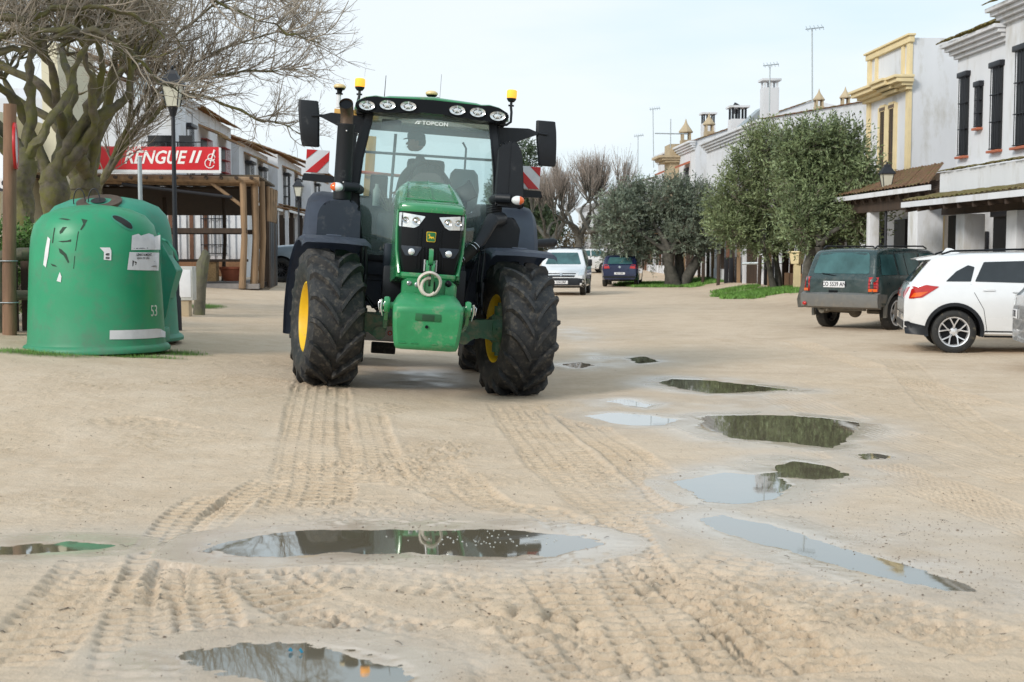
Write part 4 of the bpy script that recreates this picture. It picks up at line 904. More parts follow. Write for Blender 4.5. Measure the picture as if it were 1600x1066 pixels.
# driver: facing to the left of the picture, leaning over
drv = thing('person', 'driver in a flat cap and dark jacket inside the tractor cab, head turned sideways', 'person', tr_m @ Vector((.02, 2.2, 2.08)))
drv.rotation_euler = tr.rotation_euler.copy()
mj = mat('dark_jacket', (.045, .055, .055), .85, var=.2, bump=.3, bs=60); msk = mat('skin', (.32, .17, .11), .5, var=.08); mtr = mat('work_trousers', (.03, .035, .045), .9, var=.2)
V = [(0, .02, .02, (.15, .13)), (-.01, .0, .20, (.15, .12)), (-.02, -.04, .38, (.17, .12)), (-.03, -.06, .52, (.15, .10)), (-.09, -.08, .64, .062), (-.115, -.10, .72, .055),
     (-.19, .0, .56, .075), (-.30, -.08, .40, .062), (-.34, -.22, .24, .048), (-.36, -.36, .20, .040),
     (.15, -.02, .52, .080), (.28, -.10, .34, .066), (.27, -.30, .26, .050), (.18, -.45, .34, .040),
     (-.12, -.10, .0, .09), (-.17, -.42, .0, .08), (-.18, -.52, -.30, .06), (-.18, -.66, -.50, .045),
     (.12, -.10, .0, .09), (.17, -.42, .0, .08), (.18, -.52, -.30, .06), (.18, -.66, -.50, .045)]
E = [(0, 1), (1, 2), (2, 3), (3, 4), (4, 5), (3, 6), (6, 7), (7, 8), (8, 9), (3, 10), (10, 11), (11, 12), (12, 13), (0, 14), (14, 15), (15, 16), (16, 17), (0, 18), (18, 19), (19, 20), (20, 21)]
body = figure('body', V, E, [mj, mtr], drv)
for p_ in body.data.polygons:
    if p_.center.z < .06 : p_.material_index = 1
def hand(p, d, up, name='hand'):
    p, d, up = Vector(p), Vector(d).normalized(), Vector(up); s_ = d.cross(up).normalized(); up = s_.cross(d)
    vv = [(*p, .032), (*(p+d*.05), (.042, .02))]; ee = [(0, 1)]
    vv.append((*(p+d*.085), (.042, .018))); ee.append((1, 2))
    for k, (o_, l_) in enumerate(((-.033, .062), (-.011, .072), (.011, .068), (.033, .052))):
        a = p+d*.088+s_*o_; b = a+d*l_*.5-up*l_*.25; c = b+d*l_*.15-up*l_*.5; i = len(vv)
        vv += [(*a, .010), (*b, .009), (*c, .008)]; ee += [(2, i), (i, i+1), (i+1, i+2)]
    i = len(vv); a = p+d*.03+s_*.04; b = a+d*.03+s_*.025-up*.015; c = b+d*.03; vv += [(*a, .012), (*b, .011), (*c, .009)]; ee += [(1, i), (i, i+1), (i+1, i+2)]
    figure(name, vv, ee, msk, drv, 1)
hand((-.36, -.37, .20), (-.1, -1, -.1), (0, 0, 1)); hand((.17, -.46, .345), (-.4, -.8, .25), (0, 0, 1))
hd = BM(); HC = Vector((-.16, -.12, .86)); sphere(hd, HC, .10, sc=(1.08, .84, 1.12), u=20, v=16)
sphere(hd, HC+Vector((-.045, 0, -.055)), .062, sc=(1.05, .95, .95), u=14, v=10)
loft(hd, [[HC+Vector((x, y, z)) for y, z in ((-w_, z0), (w_, z0), (w_*.5, z1), (-w_*.5, z1))] for x, w_, z0, z1 in ((-.085, .018, -.035, .03), (-.125, .014, -.035, -.01), (-.132, .008, -.03, -.02))])
for s in (-1, 1): sphere(hd, HC+Vector((.01, s*.085, -.01)), .028, sc=(.8, .35, 1.2), u=10, v=8); 
tube(hd, [HC+Vector((-.108, -.02, -.062)), HC+Vector((-.113, 0, -.06)), HC+Vector((-.108, .02, -.062))], .007, 6)
head = obj('head', hd, msk, drv, 180)
q = BM()
for s in (-1, 1): sphere(q, HC+Vector((-.092, s*.034, .012)), .012, u=8, v=6)
obj('eyes', q, MT['gblack'], head)
q = BM(); sphere(q, HC+Vector((.02, 0, .012)), .103, sc=(1.0, .85, 1.0), u=16, v=12); bmesh.ops.delete(q, geom=[v for v in q.verts if v.co.x < HC.x-.03 or v.co.z < HC.z-.06], context='VERTS'); obj('hair', q, mat('grey_hair', (.08, .075, .07), .9), head)
q = BM(); loft(q, [[HC+Vector((.11*k*math.cos(2*math.pi*i/24)+dx, .092*k*math.sin(2*math.pi*i/24), z)) for i in range(24)] for k, z, dx in ((1.0, .030, .0), (1.06, .06, -.0), (1.04, .10, -.005), (.85, .128, -.01), (.4, .142, -.01))])
loft(q, [[HC+Vector((x, w_*y_, z+dz)) for y_, dz in ((-1, 0), (-.5, .008), (0, .012), (.5, .008), (1, 0), (.5, -.002), (0, .004), (-.5, -.002))] for x, w_, z in ((-.06, .08, .05), (-.12, .07, .042), (-.155, .045, .03), (-.165, .02, .024))])
obj('cap', q, mat('dark_cap', (.03, .035, .035), .9), drv, 50)
# ------------------------------------------------------------------ parked cars
class Car:
    def __init__(s, name, label, cat, top, W, belt, zb, wheels, r, paint, loc, heading, tumble=.32, group=None, e=.45, sub=1):
        s.t = thing(name, label, cat, loc, R(90-heading), group); s.W = W; s.top = top; s.r = r; s.wheels = wheels; s.paint = paint
        xs_ = sorted(set([p[0] for p in top]+list(np.linspace(top[0][0], top[-1][0], 46)))); L0, L1 = top[0][0], top[-1][0]
        tx = [p[0] for p in top]; tz = [p[1] for p in top]; rings = []
        for x in xs_:
            zt = float(np.interp(x, tx, tz)); d = min(x-L0, L1-x); w = W/2*(1-.13*max(0, (e-d)/e)**2.2)
            b = min(belt, zt-.05); b0 = zb+max(0, .10*(1-d/.5))
            half = [(0, b0), (w*.90, b0), (w*.965, b0+.05), (w*.99, b0+(b-b0)*.35), (w, b0+(b-b0)*.62), (w*.985, b-.03), (w*.96, b)]
            up = max(0, zt-.07-b)
            wu = w*.955-up*tumble
            half += [(w*.955-up*tumble*.5, b+up*.5), (wu, b+up), (wu-.02, zt-.035), (wu-.07, zt-.008), (wu*.5, zt+.008), (0, zt+.014)]
            rings.append([Vector((x, y, z)) for y, z in half]+[Vector((x, -y, z)) for y, z in half[-2:0:-1]])
        bm = BM(); loft(bm, rings); bmesh.ops.recalc_face_normals(bm, faces=bm.faces[:]); me = bpy.data.meshes.new('b'); bm.to_mesh(me); bm.free()
        o = bpy.data.objects.new('b', me); COL.objects.link(o); me.materials.append(paint); me.materials.append(MT['black'])
        cb = BM()
        for x in wheels:
            for sd in (-1, 1): tube(cb, [(x, sd*W*.25, r+.0), (x, sd*W*.7, r)], r+.055, 32)
        for f in cb.faces: f.material_index = 1
        bmesh.ops.recalc_face_normals(cb, faces=cb.faces[:])
        cm = bpy.data.meshes.new('c'); cb.to_mesh(cm); cb.free(); cm.materials.append(paint); cm.materials.append(MT['black']); co = bpy.data.objects.new('c', cm); COL.objects.link(co)
        md = o.modifiers.new('x', 'BOOLEAN'); md.object = co; md.operation = 'DIFFERENCE'; md.solver = 'EXACT'
        m2 = bpy.data.meshes.new_from_object(o.evaluated_get(bpy.context.evaluated_depsgraph_get())); bpy.data.objects.remove(o); bpy.data.objects.remove(co)
        m2.name = 'body'; s.body = link('body', m2, None, s.t, 38); s.bvh = bvh_of(s.body)
    def add(s, n, bm, m, par=None, smooth=40): return obj(n, bm, MT[m] if isinstance(m, str) else m, par or s.t, smooth)
    def side(s, n, poly, m, sd=-1, off=.004, rad=.02, res=.08, par=None, thick=0):
        P = rpoly(poly, rad) if rad else poly
        return s.add(n, patch(P, (0, sd*3, 0), (1, 0, 0), (0, 0, 1), (0, -sd, 0), s.bvh, off, res, thick), m, par)
    def end(s, n, poly, m, en=-1, off=.004, rad=.02, res=.08, par=None, thick=0):
        P = rpoly(poly, rad) if rad else poly
        return s.add(n, patch(P, (en*6, 0, 0), (0, 1, 0), (0, 0, 1), (-en, 0, 0), s.bvh, off, res, thick), m, par)
    def seam(s, pts, sd=-1, w=.006):
        bm = BM()
        for a, b in zip(pts, pts[1:]):
            a, b = Vector(a), Vector(b); d = (b-a).normalized(); n = Vector((-d.y, d.x))*w
            q = patch([tuple(a-n), tuple(b-n), tuple(b+n), tuple(a+n)], (0, sd*3, 0), (1, 0, 0), (0, 0, 1), (0, -sd, 0), s.bvh, .0025, .12)
            me = bpy.data.meshes.new('q'); q.to_mesh(me); q.free(); bm.from_mesh(me); bpy.data.meshes.remove(me)
        return s.add('door_seam', bm, 'gblack', s.body)
    def wheel(s, x, sd, style, rimr=.24, w=.22, inset=.02):
        bm = BM(); r = s.r; y = sd*(s.W/2-inset-w/2); X = Matrix.Rotation(-sd*math.pi/2, 4, 'X')
        h = w/2
        lathe(bm, [(rimr, -h*.9), (r-.06, -h), (r-.015, -h*.85), (r, -h*.5), (r, h*.5), (r-.015, h*.85), (r-.06, h), (rimr+.02, h*.98), (rimr, h*.9)], X, 40)
        rim = BM(); lathe(rim, [(rimr+.003, -h*.8), (rimr-.02, -h*.7), (rimr-.03, h*.5), (rimr-.012, h*.88), (rimr+.006, h*.93)], X, 40)
        for a in range(style.get('n', 5)):
            A = 2*math.pi*a/style.get('n', 5)+.3
            for dv in style.get('split', (0,)):
                p0 = Vector((.045*math.cos(A), .045*math.sin(A), h*.62)); p1 = Vector(((rimr-.012)*math.cos(A+dv), (rimr-.012)*math.sin(A+dv), h*.86)); pm = (p0+p1)/2+Vector((0, 0, .0))
                if dv: pm = Vector((rimr*.45*math.cos(A+dv*.25), rimr*.45*math.sin(A+dv*.25), h*.74))
                k = style.get('w', .018); tg = Vector((-math.sin(A), math.cos(A), 0))
                loft(rim, [[X @ (p+tg*k*f*g+Vector((0, 0, z))) for f, z in ((-1, -.012), (-.7, .012), (.7, .012), (1, -.012))] for p, g in ((p0, 1.1), (pm, .8), (p1, 1.0))])
        lathe(rim, [(.001, h*.72), (.035, h*.72), (.06, h*.66), (.07, h*.5)], X, 20)
        o = s.add('wheel', rim, style['mat']); o.location = (x, y, r-.012)
        t = s.add('tyre', bm, 'rubber2', o)
        b = BM(); lathe(b, [(.001, h*.28), (rimr-.03, h*.28), (rimr-.03, h*.1)], X, 28); s.add('brake_drum', b, 'gblack', o)
        if style.get('white'): b = BM(); lathe(b, [(rimr+.012, h*1.0), (rimr+.028, h*1.02), (rimr+.042, h*1.02)], X, 40); s.add('whitewall', b, 'white', o)
        return o
    def arch(s, x, sd, m='black', t=.05, a0=-12, a1=192):
        bm = BM(); rings = []
        for k in range(25):
            a = R(a0+(a1-a0)*k/24); c, n = math.cos(a), math.sin(a)
            rr = []
            for q in (s.r+.052, s.r+.057+t):
                for y_ in (0, 1): rr.append((q, y_))
            base = s.bvh.ray_cast(Vector((x+(s.r+.07+t*.5)*c, sd*3, s.r+(s.r+.07+t*.5)*n)), Vector((0, -sd, 0)))[0]
            yb = base.y if base is not None else sd*s.W/2*.97
            rings.append([Vector((x+q*c, yb+sd*(.012 if k_ else -.05), s.r+q*n)) for q, k_ in ((s.r+.05, 0), (s.r+.05, 1), (s.r+.05+t, 1), (s.r+.055+t, 0))])
        loft(bm, rings); return s.add('arch_trim', bm, m, s.body)
    def plate(s, en, y, z, txt, w=.52, h=.11, m='white'):
        x = s.bvh.ray_cast(Vector((en*6, y, z)), Vector((-en, 0, 0)))[0].x+en*.012
        bm = BM(); box(bm, (x, y, z), (.012, w, h), bev=.003); o = s.add('licence_plate', bm, m, s.t)
        M = facing((x+en*.008, y, z-.0), (0, en, 0), (0, 0, 1)); tb = text_bm(txt, h*.95, M, depth=.001, squash=.82, bold=.002)
        bmesh.ops.recalc_face_normals(tb, faces=tb.faces[:]); s.add('plate_lettering', tb, mat('plate_ink', (.02, .02, .03), .5) if 'plate_ink' not in bpy.data.materials else bpy.data.materials['plate_ink'], o, 0); return o
cg = mat('tinted_glass', (.022, .026, .03), .05, spec=.6, var=.25, vs_=3); cg2 = mat('green_tinted_glass', (.045, .11, .115), .09, spec=.4, var=.4, vs_=2)
cg3 = mat('purple_grey_glass', (.06, .06, .11), .06, coat=1, var=.3, vs_=3)
wpaint = mat('white_car_paint', (.72, .73, .75), .22, coat=1, var=.02, dirt=(.4, .34, .26), dirt_amt=.03, dirt_low=(.25, .85, .35), dirt_scale=4, rv=.03)
gpaint = mat('old_green_paint', (.016, .040, .042), .25, coat=.5, var=.2, dirt=(.13, .12, .10), dirt_amt=.35, dirt_low=(.4, 1.3, .55), dirt_scale=7)
greybump = mat('dusty_grey_bumper', (.13, .135, .135), .6, var=.12, dirt=(.26, .22, .17), dirt_amt=.35, dirt_low=(.35, .8, .8), dirt_scale=8)
# old dark green 4x4 seen from behind
p = onz(1392, 515); jl = Vector((p.x, p.y, 0)); hd_ = R(45)
off = Vector((math.sin(hd_)*1.38-math.cos(hd_)*.74*1, math.cos(hd_)*1.38+math.sin(hd_)*.74, 0))
J = Car('parked_car', 'dusty dark green off-road car with number plate CO 5539 AN, parked tail towards us', 'car', [(-2.24, 1.0), (-2.225, 1.08), (-2.16, 1.15), (-2.0, 1.58), (-1.92, 1.65), (-1.7, 1.685), (-.5, 1.70), (.3, 1.68), (.5, 1.63), (1.0, 1.15), (1.15, 1.10), (2.05, 1.0), (2.2, .92), (2.24, .72)], 1.78, 1.09, .46, (-1.38, 1.31), .36, gpaint, jl+off, 45, tumble=.28, e=.3)
J.end('rear_window', [(-.66, 1.165), (.66, 1.165), (.57, 1.60), (-.57, 1.60)], cg2, rad=.07, off=.006)
for i, P in enumerate(([(-1.98, 1.14), (-1.32, 1.14), (-1.32, 1.56), (-1.86, 1.56)], [(-1.24, 1.13), (-.92, 1.13), (-.92, 1.58), (-1.24, 1.58)], [(-.88, 1.13), (-.32, 1.13), (-.32, 1.59), (-.88, 1.59)], [(-.22, 1.13), (.72, 1.13), (.38, 1.57), (-.22, 1.59)])):
    for sd in (-1, 1): J.side('side_window', P, cg2, sd, rad=.03, off=.006)
for sd in (-1, 1):
    J.seam([(-1.28, .62), (-1.28, 1.62), (-.27, 1.64), (-.27, .55)], sd); J.seam([(-.27, 1.64), (.45, 1.62), (.95, 1.12), (.95, .55)], sd)
    P = [(sd*.69, .80), (sd*.835, .80), (sd*.83, 1.09), (sd*.69, 1.09)]
    tl = J.end('tail_light', P, 'redlens', off=.02, rad=.012, thick=.015)
    for k_ in range(3): J.end('lamp_divider', [(sd*.70, .865+k_*.065), (sd*.825, .865+k_*.065), (sd*.825, .872+k_*.065), (sd*.70, .872+k_*.065)], 'gblack', off=.036, rad=0, par=tl)
    J.end('turn_signal', [(sd*.705, .805), (sd*.825, .805), (sd*.825, .862), (sd*.705, .862)], 'orangelens', off=.037, rad=.006, par=tl)
    J.side('tail_light_side', [(-2.22, .80), (-2.13, .80), (-2.12, 1.09), (-2.215, 1.09)], 'redlens', sd, off=.008, rad=.01)
    J.side('lower_cladding', [(-2.2, .50), (-1.84, .50), (-1.84, .74), (-2.22, .76)], greybump, sd, off=.012, rad=.01)
    J.side('lower_cladding', [(-.95, .48), (.88, .48), (.88, .72), (-.95, .72)], greybump, sd, off=.012, rad=.01)
    for x in (-1.38, 1.31): J.wheel(x, sd, dict(n=5, w=.045, mat=mat('dull_alloy', (.42, .40, .38), .4, .6, var=.25), white=True), rimr=.225, w=.23); J.arch(x, sd, greybump, .06)
    J.side('door_handle', [(-1.1, 1.0), (-.95, 1.0), (-.95, 1.035), (-1.1, 1.035)], 'black', sd, off=.02, rad=.008)
b = BM(); loft(b, [[Vector((x+.10*(abs(y)/.88)**3, y, z)) for x, z in ((-2.20, .44), (-2.33, .48), (-2.36, .60), (-2.35, .74), (-2.24, .78), (-2.2, .6))] for y in (-.90, -.86, -.75, -.4, 0, .4, .75, .86, .90)]); J.add('rear_bumper', b, greybump)
b = BM(); sphere(b, (-2.32, .76, .54), .05, sc=(.4, 1, .8), u=12, v=8); J.add('fog_reflector', b, 'redlens')
b = BM(); tube(b, [(-1.38, -.7, .36), (-1.38, -.2, .36)], .05, 10); tube(b, [(-1.38, .2, .36), (-1.38, .7, .36)], .05, 10); sphere(b, (-1.38, .1, .36), .14, u=14, v=10); tube(b, [(-2.2, .3, .42), (-2.0, .2, .40), (-1.7, .0, .40)], .04, 10); box(b, (-2.1, .0, .43), (.10, 1.1, .06), bev=.01); tube(b, [(-2.15, .45, .40), (-1.9, .45, .40)], .07, 12); J.add('rear_axle', b, mat('dirty_metal', (.16, .14, .11), .8, var=.3))
J.plate(-1, .10, .945, 'CO 5539 AN', .50, .13)
b = BM(); box(b, (-2.245, .12, .79), (.03, .20, .06), bev=.006); J.add('tailgate_handle', b, 'gblack')
b = BM(); tube(b, [(-2.19, .0, 1.10), (-2.2, .15, 1.13), (-2.18, .42, 1.17)], .010, 6); J.add('rear_wiper', b, 'gblack')
b = BM()
J.end('tailgate_seam', [(-.70, .72), (-.695, .72), (-.695, 1.12), (-.70, 1.12)], 'gblack', off=.003, rad=0, par=J.body); J.end('tailgate_seam', [(.695, .72), (.70, .72), (.70, 1.12), (.695, 1.12)], 'gblack', off=.003, rad=0, par=J.body)
for sd in (-1, 1):
    b = BM(); tube(b, [(-1.85, sd*.60, 1.68), (-1.75, sd*.60, 1.735), (.2, sd*.60, 1.74), (.35, sd*.60, 1.69)], .017, 8); J.add('roof_rail', b, 'black')
    b = BM(); box(b, (.62, sd*.98, 1.15), (.10, .18, .14), bev=.03); J.add('wing_mirror', b, 'black')
# white crossover
p = onz(1489, 551); hd_ = 103; a_ = R(hd_)
off = Vector((math.sin(a_)*1.36-math.cos(a_)*.78, math.cos(a_)*1.36+math.sin(a_)*.78, 0))
A_ = Car('parked_car', 'clean white crossover car with black wheel arches and split-spoke alloy wheels', 'car', [(-2.13, .80), (-2.12, .96), (-2.04, 1.10), (-1.78, 1.42), (-1.70, 1.50), (-1.55, 1.56), (-1.1, 1.595), (-.3, 1.61), (.3, 1.57), (.5, 1.51), (1.15, 1.08), (2.0, .90), (2.1, .78), (2.13, .6)], 1.78, 1.10, .26, (-1.36, 1.31), .350, wpaint, Vector((p.x, p.y, 0))+off, hd_, tumble=.36, e=.5)
for sd in (-1, 1):
    A_.side('side_window', [(-1.50, 1.14), (-1.12, 1.14), (-1.06, 1.37), (-1.16, 1.40), (-1.34, 1.30)], cg, sd, rad=.015, off=.006)
    A_.side('side_window', [(-1.06, 1.14), (-.25, 1.12), (-.25, 1.47), (-.92, 1.45)], cg, sd, rad=.02, off=.006)
    A_.side('side_window', [(-.17, 1.12), (.85, 1.10), (.40, 1.42), (.1, 1.47), (-.17, 1.47)], cg, sd, rad=.02, off=.006)
    A_.side('window_pillar', [(-.25, 1.12), (-.17, 1.12), (-.17, 1.47), (-.25, 1.47)], 'gblack', sd, rad=0, off=.005)
    A_.seam([(-1.12, 1.10), (-1.06, .95), (-.92, .70), (-.86, .33)], sd, .004); A_.seam([(-.21, 1.10), (-.21, .33)], sd, .004); A_.seam([(.95, 1.08), (1.0, .80), (.86, .33)], sd, .004)
    A_.side('sill_trim', [(-.90, .26), (.9, .26), (.9, .36), (-.90, .36)], 'black', sd, off=.012, rad=.01)
    A_.side('bumper_trim', [(-2.11, .30), (-1.75, .27), (-1.77, .42), (-2.115, .50)], 'black', sd, off=.010, rad=.01)
    for x in (-1.36, 1.31): A_.wheel(x, sd, dict(n=5, w=.016, split=(-.30, .30), mat=mat('machined_alloy', (.72, .72, .74), .25, .6, var=.05)), rimr=.235, w=.22); A_.arch(x, sd, 'black', .055)
    A_.side('tail_light', [(-2.06, .86), (-1.86, .88), (-1.60, 1.06), (-1.80, 1.08), (-2.02, 1.02)], 'redlens', sd, off=.010, rad=.02)
    A_.side('turn_signal', [(-2.03, .88), (-1.88, .90), (-1.76, .98), (-1.98, .955)], 'orangelens', sd, off=.014, rad=.015)
    b = BM(); tube(b, [(-1.55, sd*.55, 1.575), (-1.4, sd*.56, 1.625), (-.3, sd*.57, 1.655), (.2, sd*.55, 1.635), (.4, sd*.54, 1.57)], .016, 8); A_.add('roof_rail', b, 'gblack')
    for x in (-.85, .15): A_.side('door_handle', [(x-.09, .995), (x+.09, .995), (x+.09, 1.02), (x-.09, 1.02)], wpaint, sd, off=.022, rad=.008, thick=.01)
    A_.end('tail_light', [(sd*.50, .90), (sd*.84, .86), (sd*.84, 1.06), (sd*.55, 1.02)], 'redlens', off=.008, rad=.02)
A_.end('rear_window', [(-.66, 1.13), (.66, 1.13), (.54, 1.44), (-.54, 1.44)], cg3, rad=.05, off=.006)
b = BM(); prism(b, rpoly([(-1.95, 1.50), (-1.60, 1.565), (-1.55, 1.52), (-1.72, 1.49), (-1.93, 1.475)], .01), -.56, .56, 'y', bev=.008); A_.add('roof_spoiler', b, wpaint)
b = BM(); prism(b, rpoly([(-1.50, 1.58), (-1.42, 1.68), (-1.34, 1.67), (-1.2, 1.60)], .01), -.02, .02, 'y', bev=.006); A_.add('roof_fin', b, wpaint)
A_.end('bumper_trim', [(-.80, .29), (.80, .29), (.80, .50), (-.80, .50)], 'black', off=.010, rad=.02)
A_.end('tailgate_seam', [(-.62, .62), (.62, .62), (.62, .63), (-.62, .63)], 'gblack', off=.003, rad=0)
b = BM(); tube(b, [(-2.06, -.1, 1.12), (-2.12, -.35, 1.14)], .012, 6); A_.add('rear_wiper', b, 'gblack')
# silver car whose tail only just enters the frame at the right
sp_ = mat('silver_paint', (.45, .46, .47), .3, .5, coat=.8, var=.03, dirt=(.3, .27, .22), dirt_amt=.06)
pe = at(1580, 500, 18.4); hd_ = 100; a_ = R(hd_)
S_ = Car('parked_car', 'silver car at the far right edge, only its tail corner in the frame', 'car', [(-2.1, .80), (-2.09, 1.0), (-2.0, 1.08), (-1.75, 1.40), (-1.6, 1.48), (-.8, 1.52), (.2, 1.48), (1.0, 1.02), (2.0, .86), (2.1, .6)], 1.76, 1.0, .26, (-1.28, 1.28), .32, sp_, Vector((pe.x, pe.y, 0))+Vector((math.sin(a_)*2.1+math.cos(a_)*.86, math.cos(a_)*2.1-math.sin(a_)*.86, 0)), hd_)
for sd in (-1, 1):
    for x in (-1.28, 1.28): S_.wheel(x, sd, dict(n=7, w=.02, mat=MT['steel']), rimr=.22, w=.2)
    S_.side('side_window', [(-1.5, 1.04), (-.4, 1.04), (-.4, 1.42), (-1.35, 1.38)], cg, sd); S_.side('side_window', [(-.32, 1.04), (.75, 1.04), (.2, 1.40), (-.32, 1.42)], cg, sd)
    S_.end('tail_light', [(sd*.60, .86), (sd*.84, .86), (sd*.84, 1.04), (sd*.60, 1.02)], 'clearlens')
S_.end('rear_window', [(-.6, 1.08), (.6, 1.08), (.5, 1.40), (-.5, 1.40)], cg)
S_.plate(-1, .58, .74, '1782', .3, .13)
# white van coming towards us
def face_front(C, lights, gr_=None, plate=None, ws=None, low=None):
    if ws: C.end('windshield', ws, cg2, 1, rad=.04, off=.006)
    for P in lights:
        for sd in (-1, 1): C.end('headlight', [(sd*y, z) for y, z in P][::sd], 'lens', 1, rad=.02, off=.012, thick=.01)
    if gr_: C.end('grille', gr_, 'gblack', 1, rad=.02, off=.014)
    if low: C.end('front_bumper', low, 'black', 1, rad=.04, off=.012, thick=.02)
    if plate: C.plate(1, *plate)
pv = onz(877, 462); a_ = R(187)
V_ = Car('parked_van', 'white van with black lower bumper coming down the street towards us', 'van', [(-2.2, 1.0), (-2.18, 1.66), (-2.1, 1.74), (-.5, 1.76), (.35, 1.73), (.55, 1.66), (1.20, 1.15), (1.35, 1.10), (2.0, .92), (2.15, .78), (2.2, .55)], 1.80, 1.12, .28, (-1.35, 1.38), .33, wpaint, Vector((pv.x, pv.y, 0))-Vector((math.sin(a_), math.cos(a_), 0))*2.0, 187, tumble=.34, e=.5)
face_front(V_, [[(.62, .74), (.84, .78), (.84, 1.0), (.70, .92)]], [(-.50, .70), (.50, .70), (.56, .83), (-.56, .83)], (-.0, .50, '1234 DRP', .52, .12), [(-.68, 1.16), (.68, 1.16), (.52, 1.60), (-.52, 1.60)], [(-.86, .30), (.86, .30), (.86, .62), (.6, .66), (-.6, .66), (-.86, .62)])
V_.end('chrome_bar', [(-.50, .755), (.50, .755), (.52, .775), (-.52, .775)], 'chrome', 1, rad=.004, off=.02); V_.end('grille_emblem', ellipse(0, .78, .05, .06), 'chrome', 1, rad=0, off=.03)
for sd in (-1, 1):
    for x in (-1.35, 1.38): V_.wheel(x, sd, dict(n=7, w=.02, mat=MT['steel']), rimr=.21)
    V_.side('side_window', [(-.3, 1.16), (.9, 1.16), (.45, 1.62), (-.3, 1.66)], cg2, sd)
    b = BM(); box(b, (.85, sd*1.0, 1.22), (.12, .16, .26), bev=.04); V_.add('wing_mirror', b, 'black')
for x_ in (.2, -1.2): b = BM(); tube(b, [(x_, -.60, 1.72), (x_, -.58, 1.79), (x_, .58, 1.79), (x_, .60, 1.72)], .02, 6); V_.add('roof_bar', b, 'black')
pr = at(853, 381, 46.5); b = BM(); tube(b, [(-.6, 0, -.03), (-.45, .0, 0), (.3, .1, .04), (.42, .1, .08)], [.06, .16, .17, .08], 14)
b2 = obj('cargo_roll', b, MT['black']); b2.location = pr; tag(b2, 'bulky black roll carried high beside the white van roof, behind the tractor wheel', 'roll')
# dark blue hatchback from behind
bl = mat('dark_blue_paint', (.012, .018, .06), .2, coat=1, var=.05)
hat = [(-2.05, .82), (-2.04, 1.0), (-1.95, 1.08), (-1.65, 1.40), (-1.5, 1.46), (-.6, 1.49), (.1, 1.46), (.9, 1.0), (1.9, .84), (2.05, .6)]
pb = ong(968, 448); a_ = R(9)
B_ = Car('parked_car', 'dark blue hatchback seen from behind, standing beside the olive tree', 'car', hat, 1.76, 1.02, .24, (-1.28, 1.28), .32, bl, pb+Vector((math.sin(a_), math.cos(a_), 0))*2.05, 9)
B_.end('rear_window', [(-.60, 1.06), (.60, 1.06), (.50, 1.38), (-.50, 1.38)], cg2)
for sd in (-1, 1):
    B_.end('tail_light', [(sd*.46, .86), (sd*.82, .84), (sd*.82, 1.02), (sd*.55, 1.03)], 'redlens', off=.01)
    for x in (-1.28, 1.28): B_.wheel(x, sd, dict(n=5, w=.03, mat=MT['steel']), rimr=.2)
    B_.side('side_window', [(-1.4, 1.04), (.5, 1.04), (.05, 1.38), (-1.2, 1.38)], cg2, sd)
B_.end('rear_bumper', [(-.8, .30), (.8, .30), (.8, .50), (-.8, .50)], 'black', off=.01); B_.plate(-1, 0, .62, '8614 DFK', .5, .11); B_.end('tail_emblem', ellipse(0, .92, .055, .055), 'chrome', off=.01, rad=0)
# far white hatchback, side on
pw = at(909, 427, 80)
W_ = Car('parked_car', 'white hatchback standing side-on behind the white van and the blue hatchback', 'car', hat, 1.76, 1.02, .24, (-1.28, 1.28), .32, wpaint, Vector((pw.x, 80, gz(pw.x, 80))), 262)
for sd in (-1, 1):
    for x in (-1.28, 1.28): W_.wheel(x, sd, dict(n=5, w=.03, mat=MT['steel']), rimr=.2)
    W_.side('side_window', [(-1.45, 1.04), (-.45, 1.04), (-.45, 1.40), (-1.25, 1.38)], cg2, sd); W_.side('side_window', [(-.38, 1.04), (.6, 1.04), (.1, 1.38), (-.38, 1.40)], cg2, sd)
W_.end('rear_window', [(-.60, 1.06), (.60, 1.06), (.50, 1.38), (-.50, 1.38)], cg2)
# grey pick-up behind the tractor
gp_ = mat('blue_grey_paint', (.22, .27, .32), .3, coat=.8, var=.04, dirt=(.3, .27, .2), dirt_amt=.05)
ppk = ong(438, 441); a_ = R(268)
K_ = Car('parked_pickup', 'blue grey pickup truck with big black wheels, its nose showing left of the tractor', 'pickup truck', [(-2.6, 1.1), (-2.55, 1.18), (-1.0, 1.2), (-.95, 1.75), (-.7, 1.86), (.2, 1.88), (.5, 1.8), (1.1, 1.28), (1.2, 1.24), (2.2, 1.16), (2.5, 1.06), (2.58, .9), (2.6, .6)], 1.95, 1.2, .45, (-1.6, 1.72), .41, gp_, ppk+Vector((1.72, .92, 0)), 268, tumble=.25)
for sd in (-1, 1):
    for x in (-1.6, 1.72): K_.wheel(x, sd, dict(n=12, w=.014, mat=mat('dark_alloy', (.05, .05, .055), .35, .5)), rimr=.24, w=.28); K_.arch(x, sd, gp_, .08)
    K_.side('side_window', [(-.2, 1.25), (.9, 1.25), (.5, 1.72), (-.2, 1.76)], cg2, sd); K_.side('fender_vent', [(1.15, .98), (1.32, 1.0), (1.2, 1.07), (1.08, 1.06)], 'gblack', sd)
    K_.end('headlight', [(sd*.6, .92), (sd*.92, .92), (sd*.92, 1.08), (sd*.6, 1.08)], 'lens', 1)
K_.end('grille', [(-.55, .7), (.55, .7), (.55, 1.08), (-.55, 1.08)], 'black', 1)
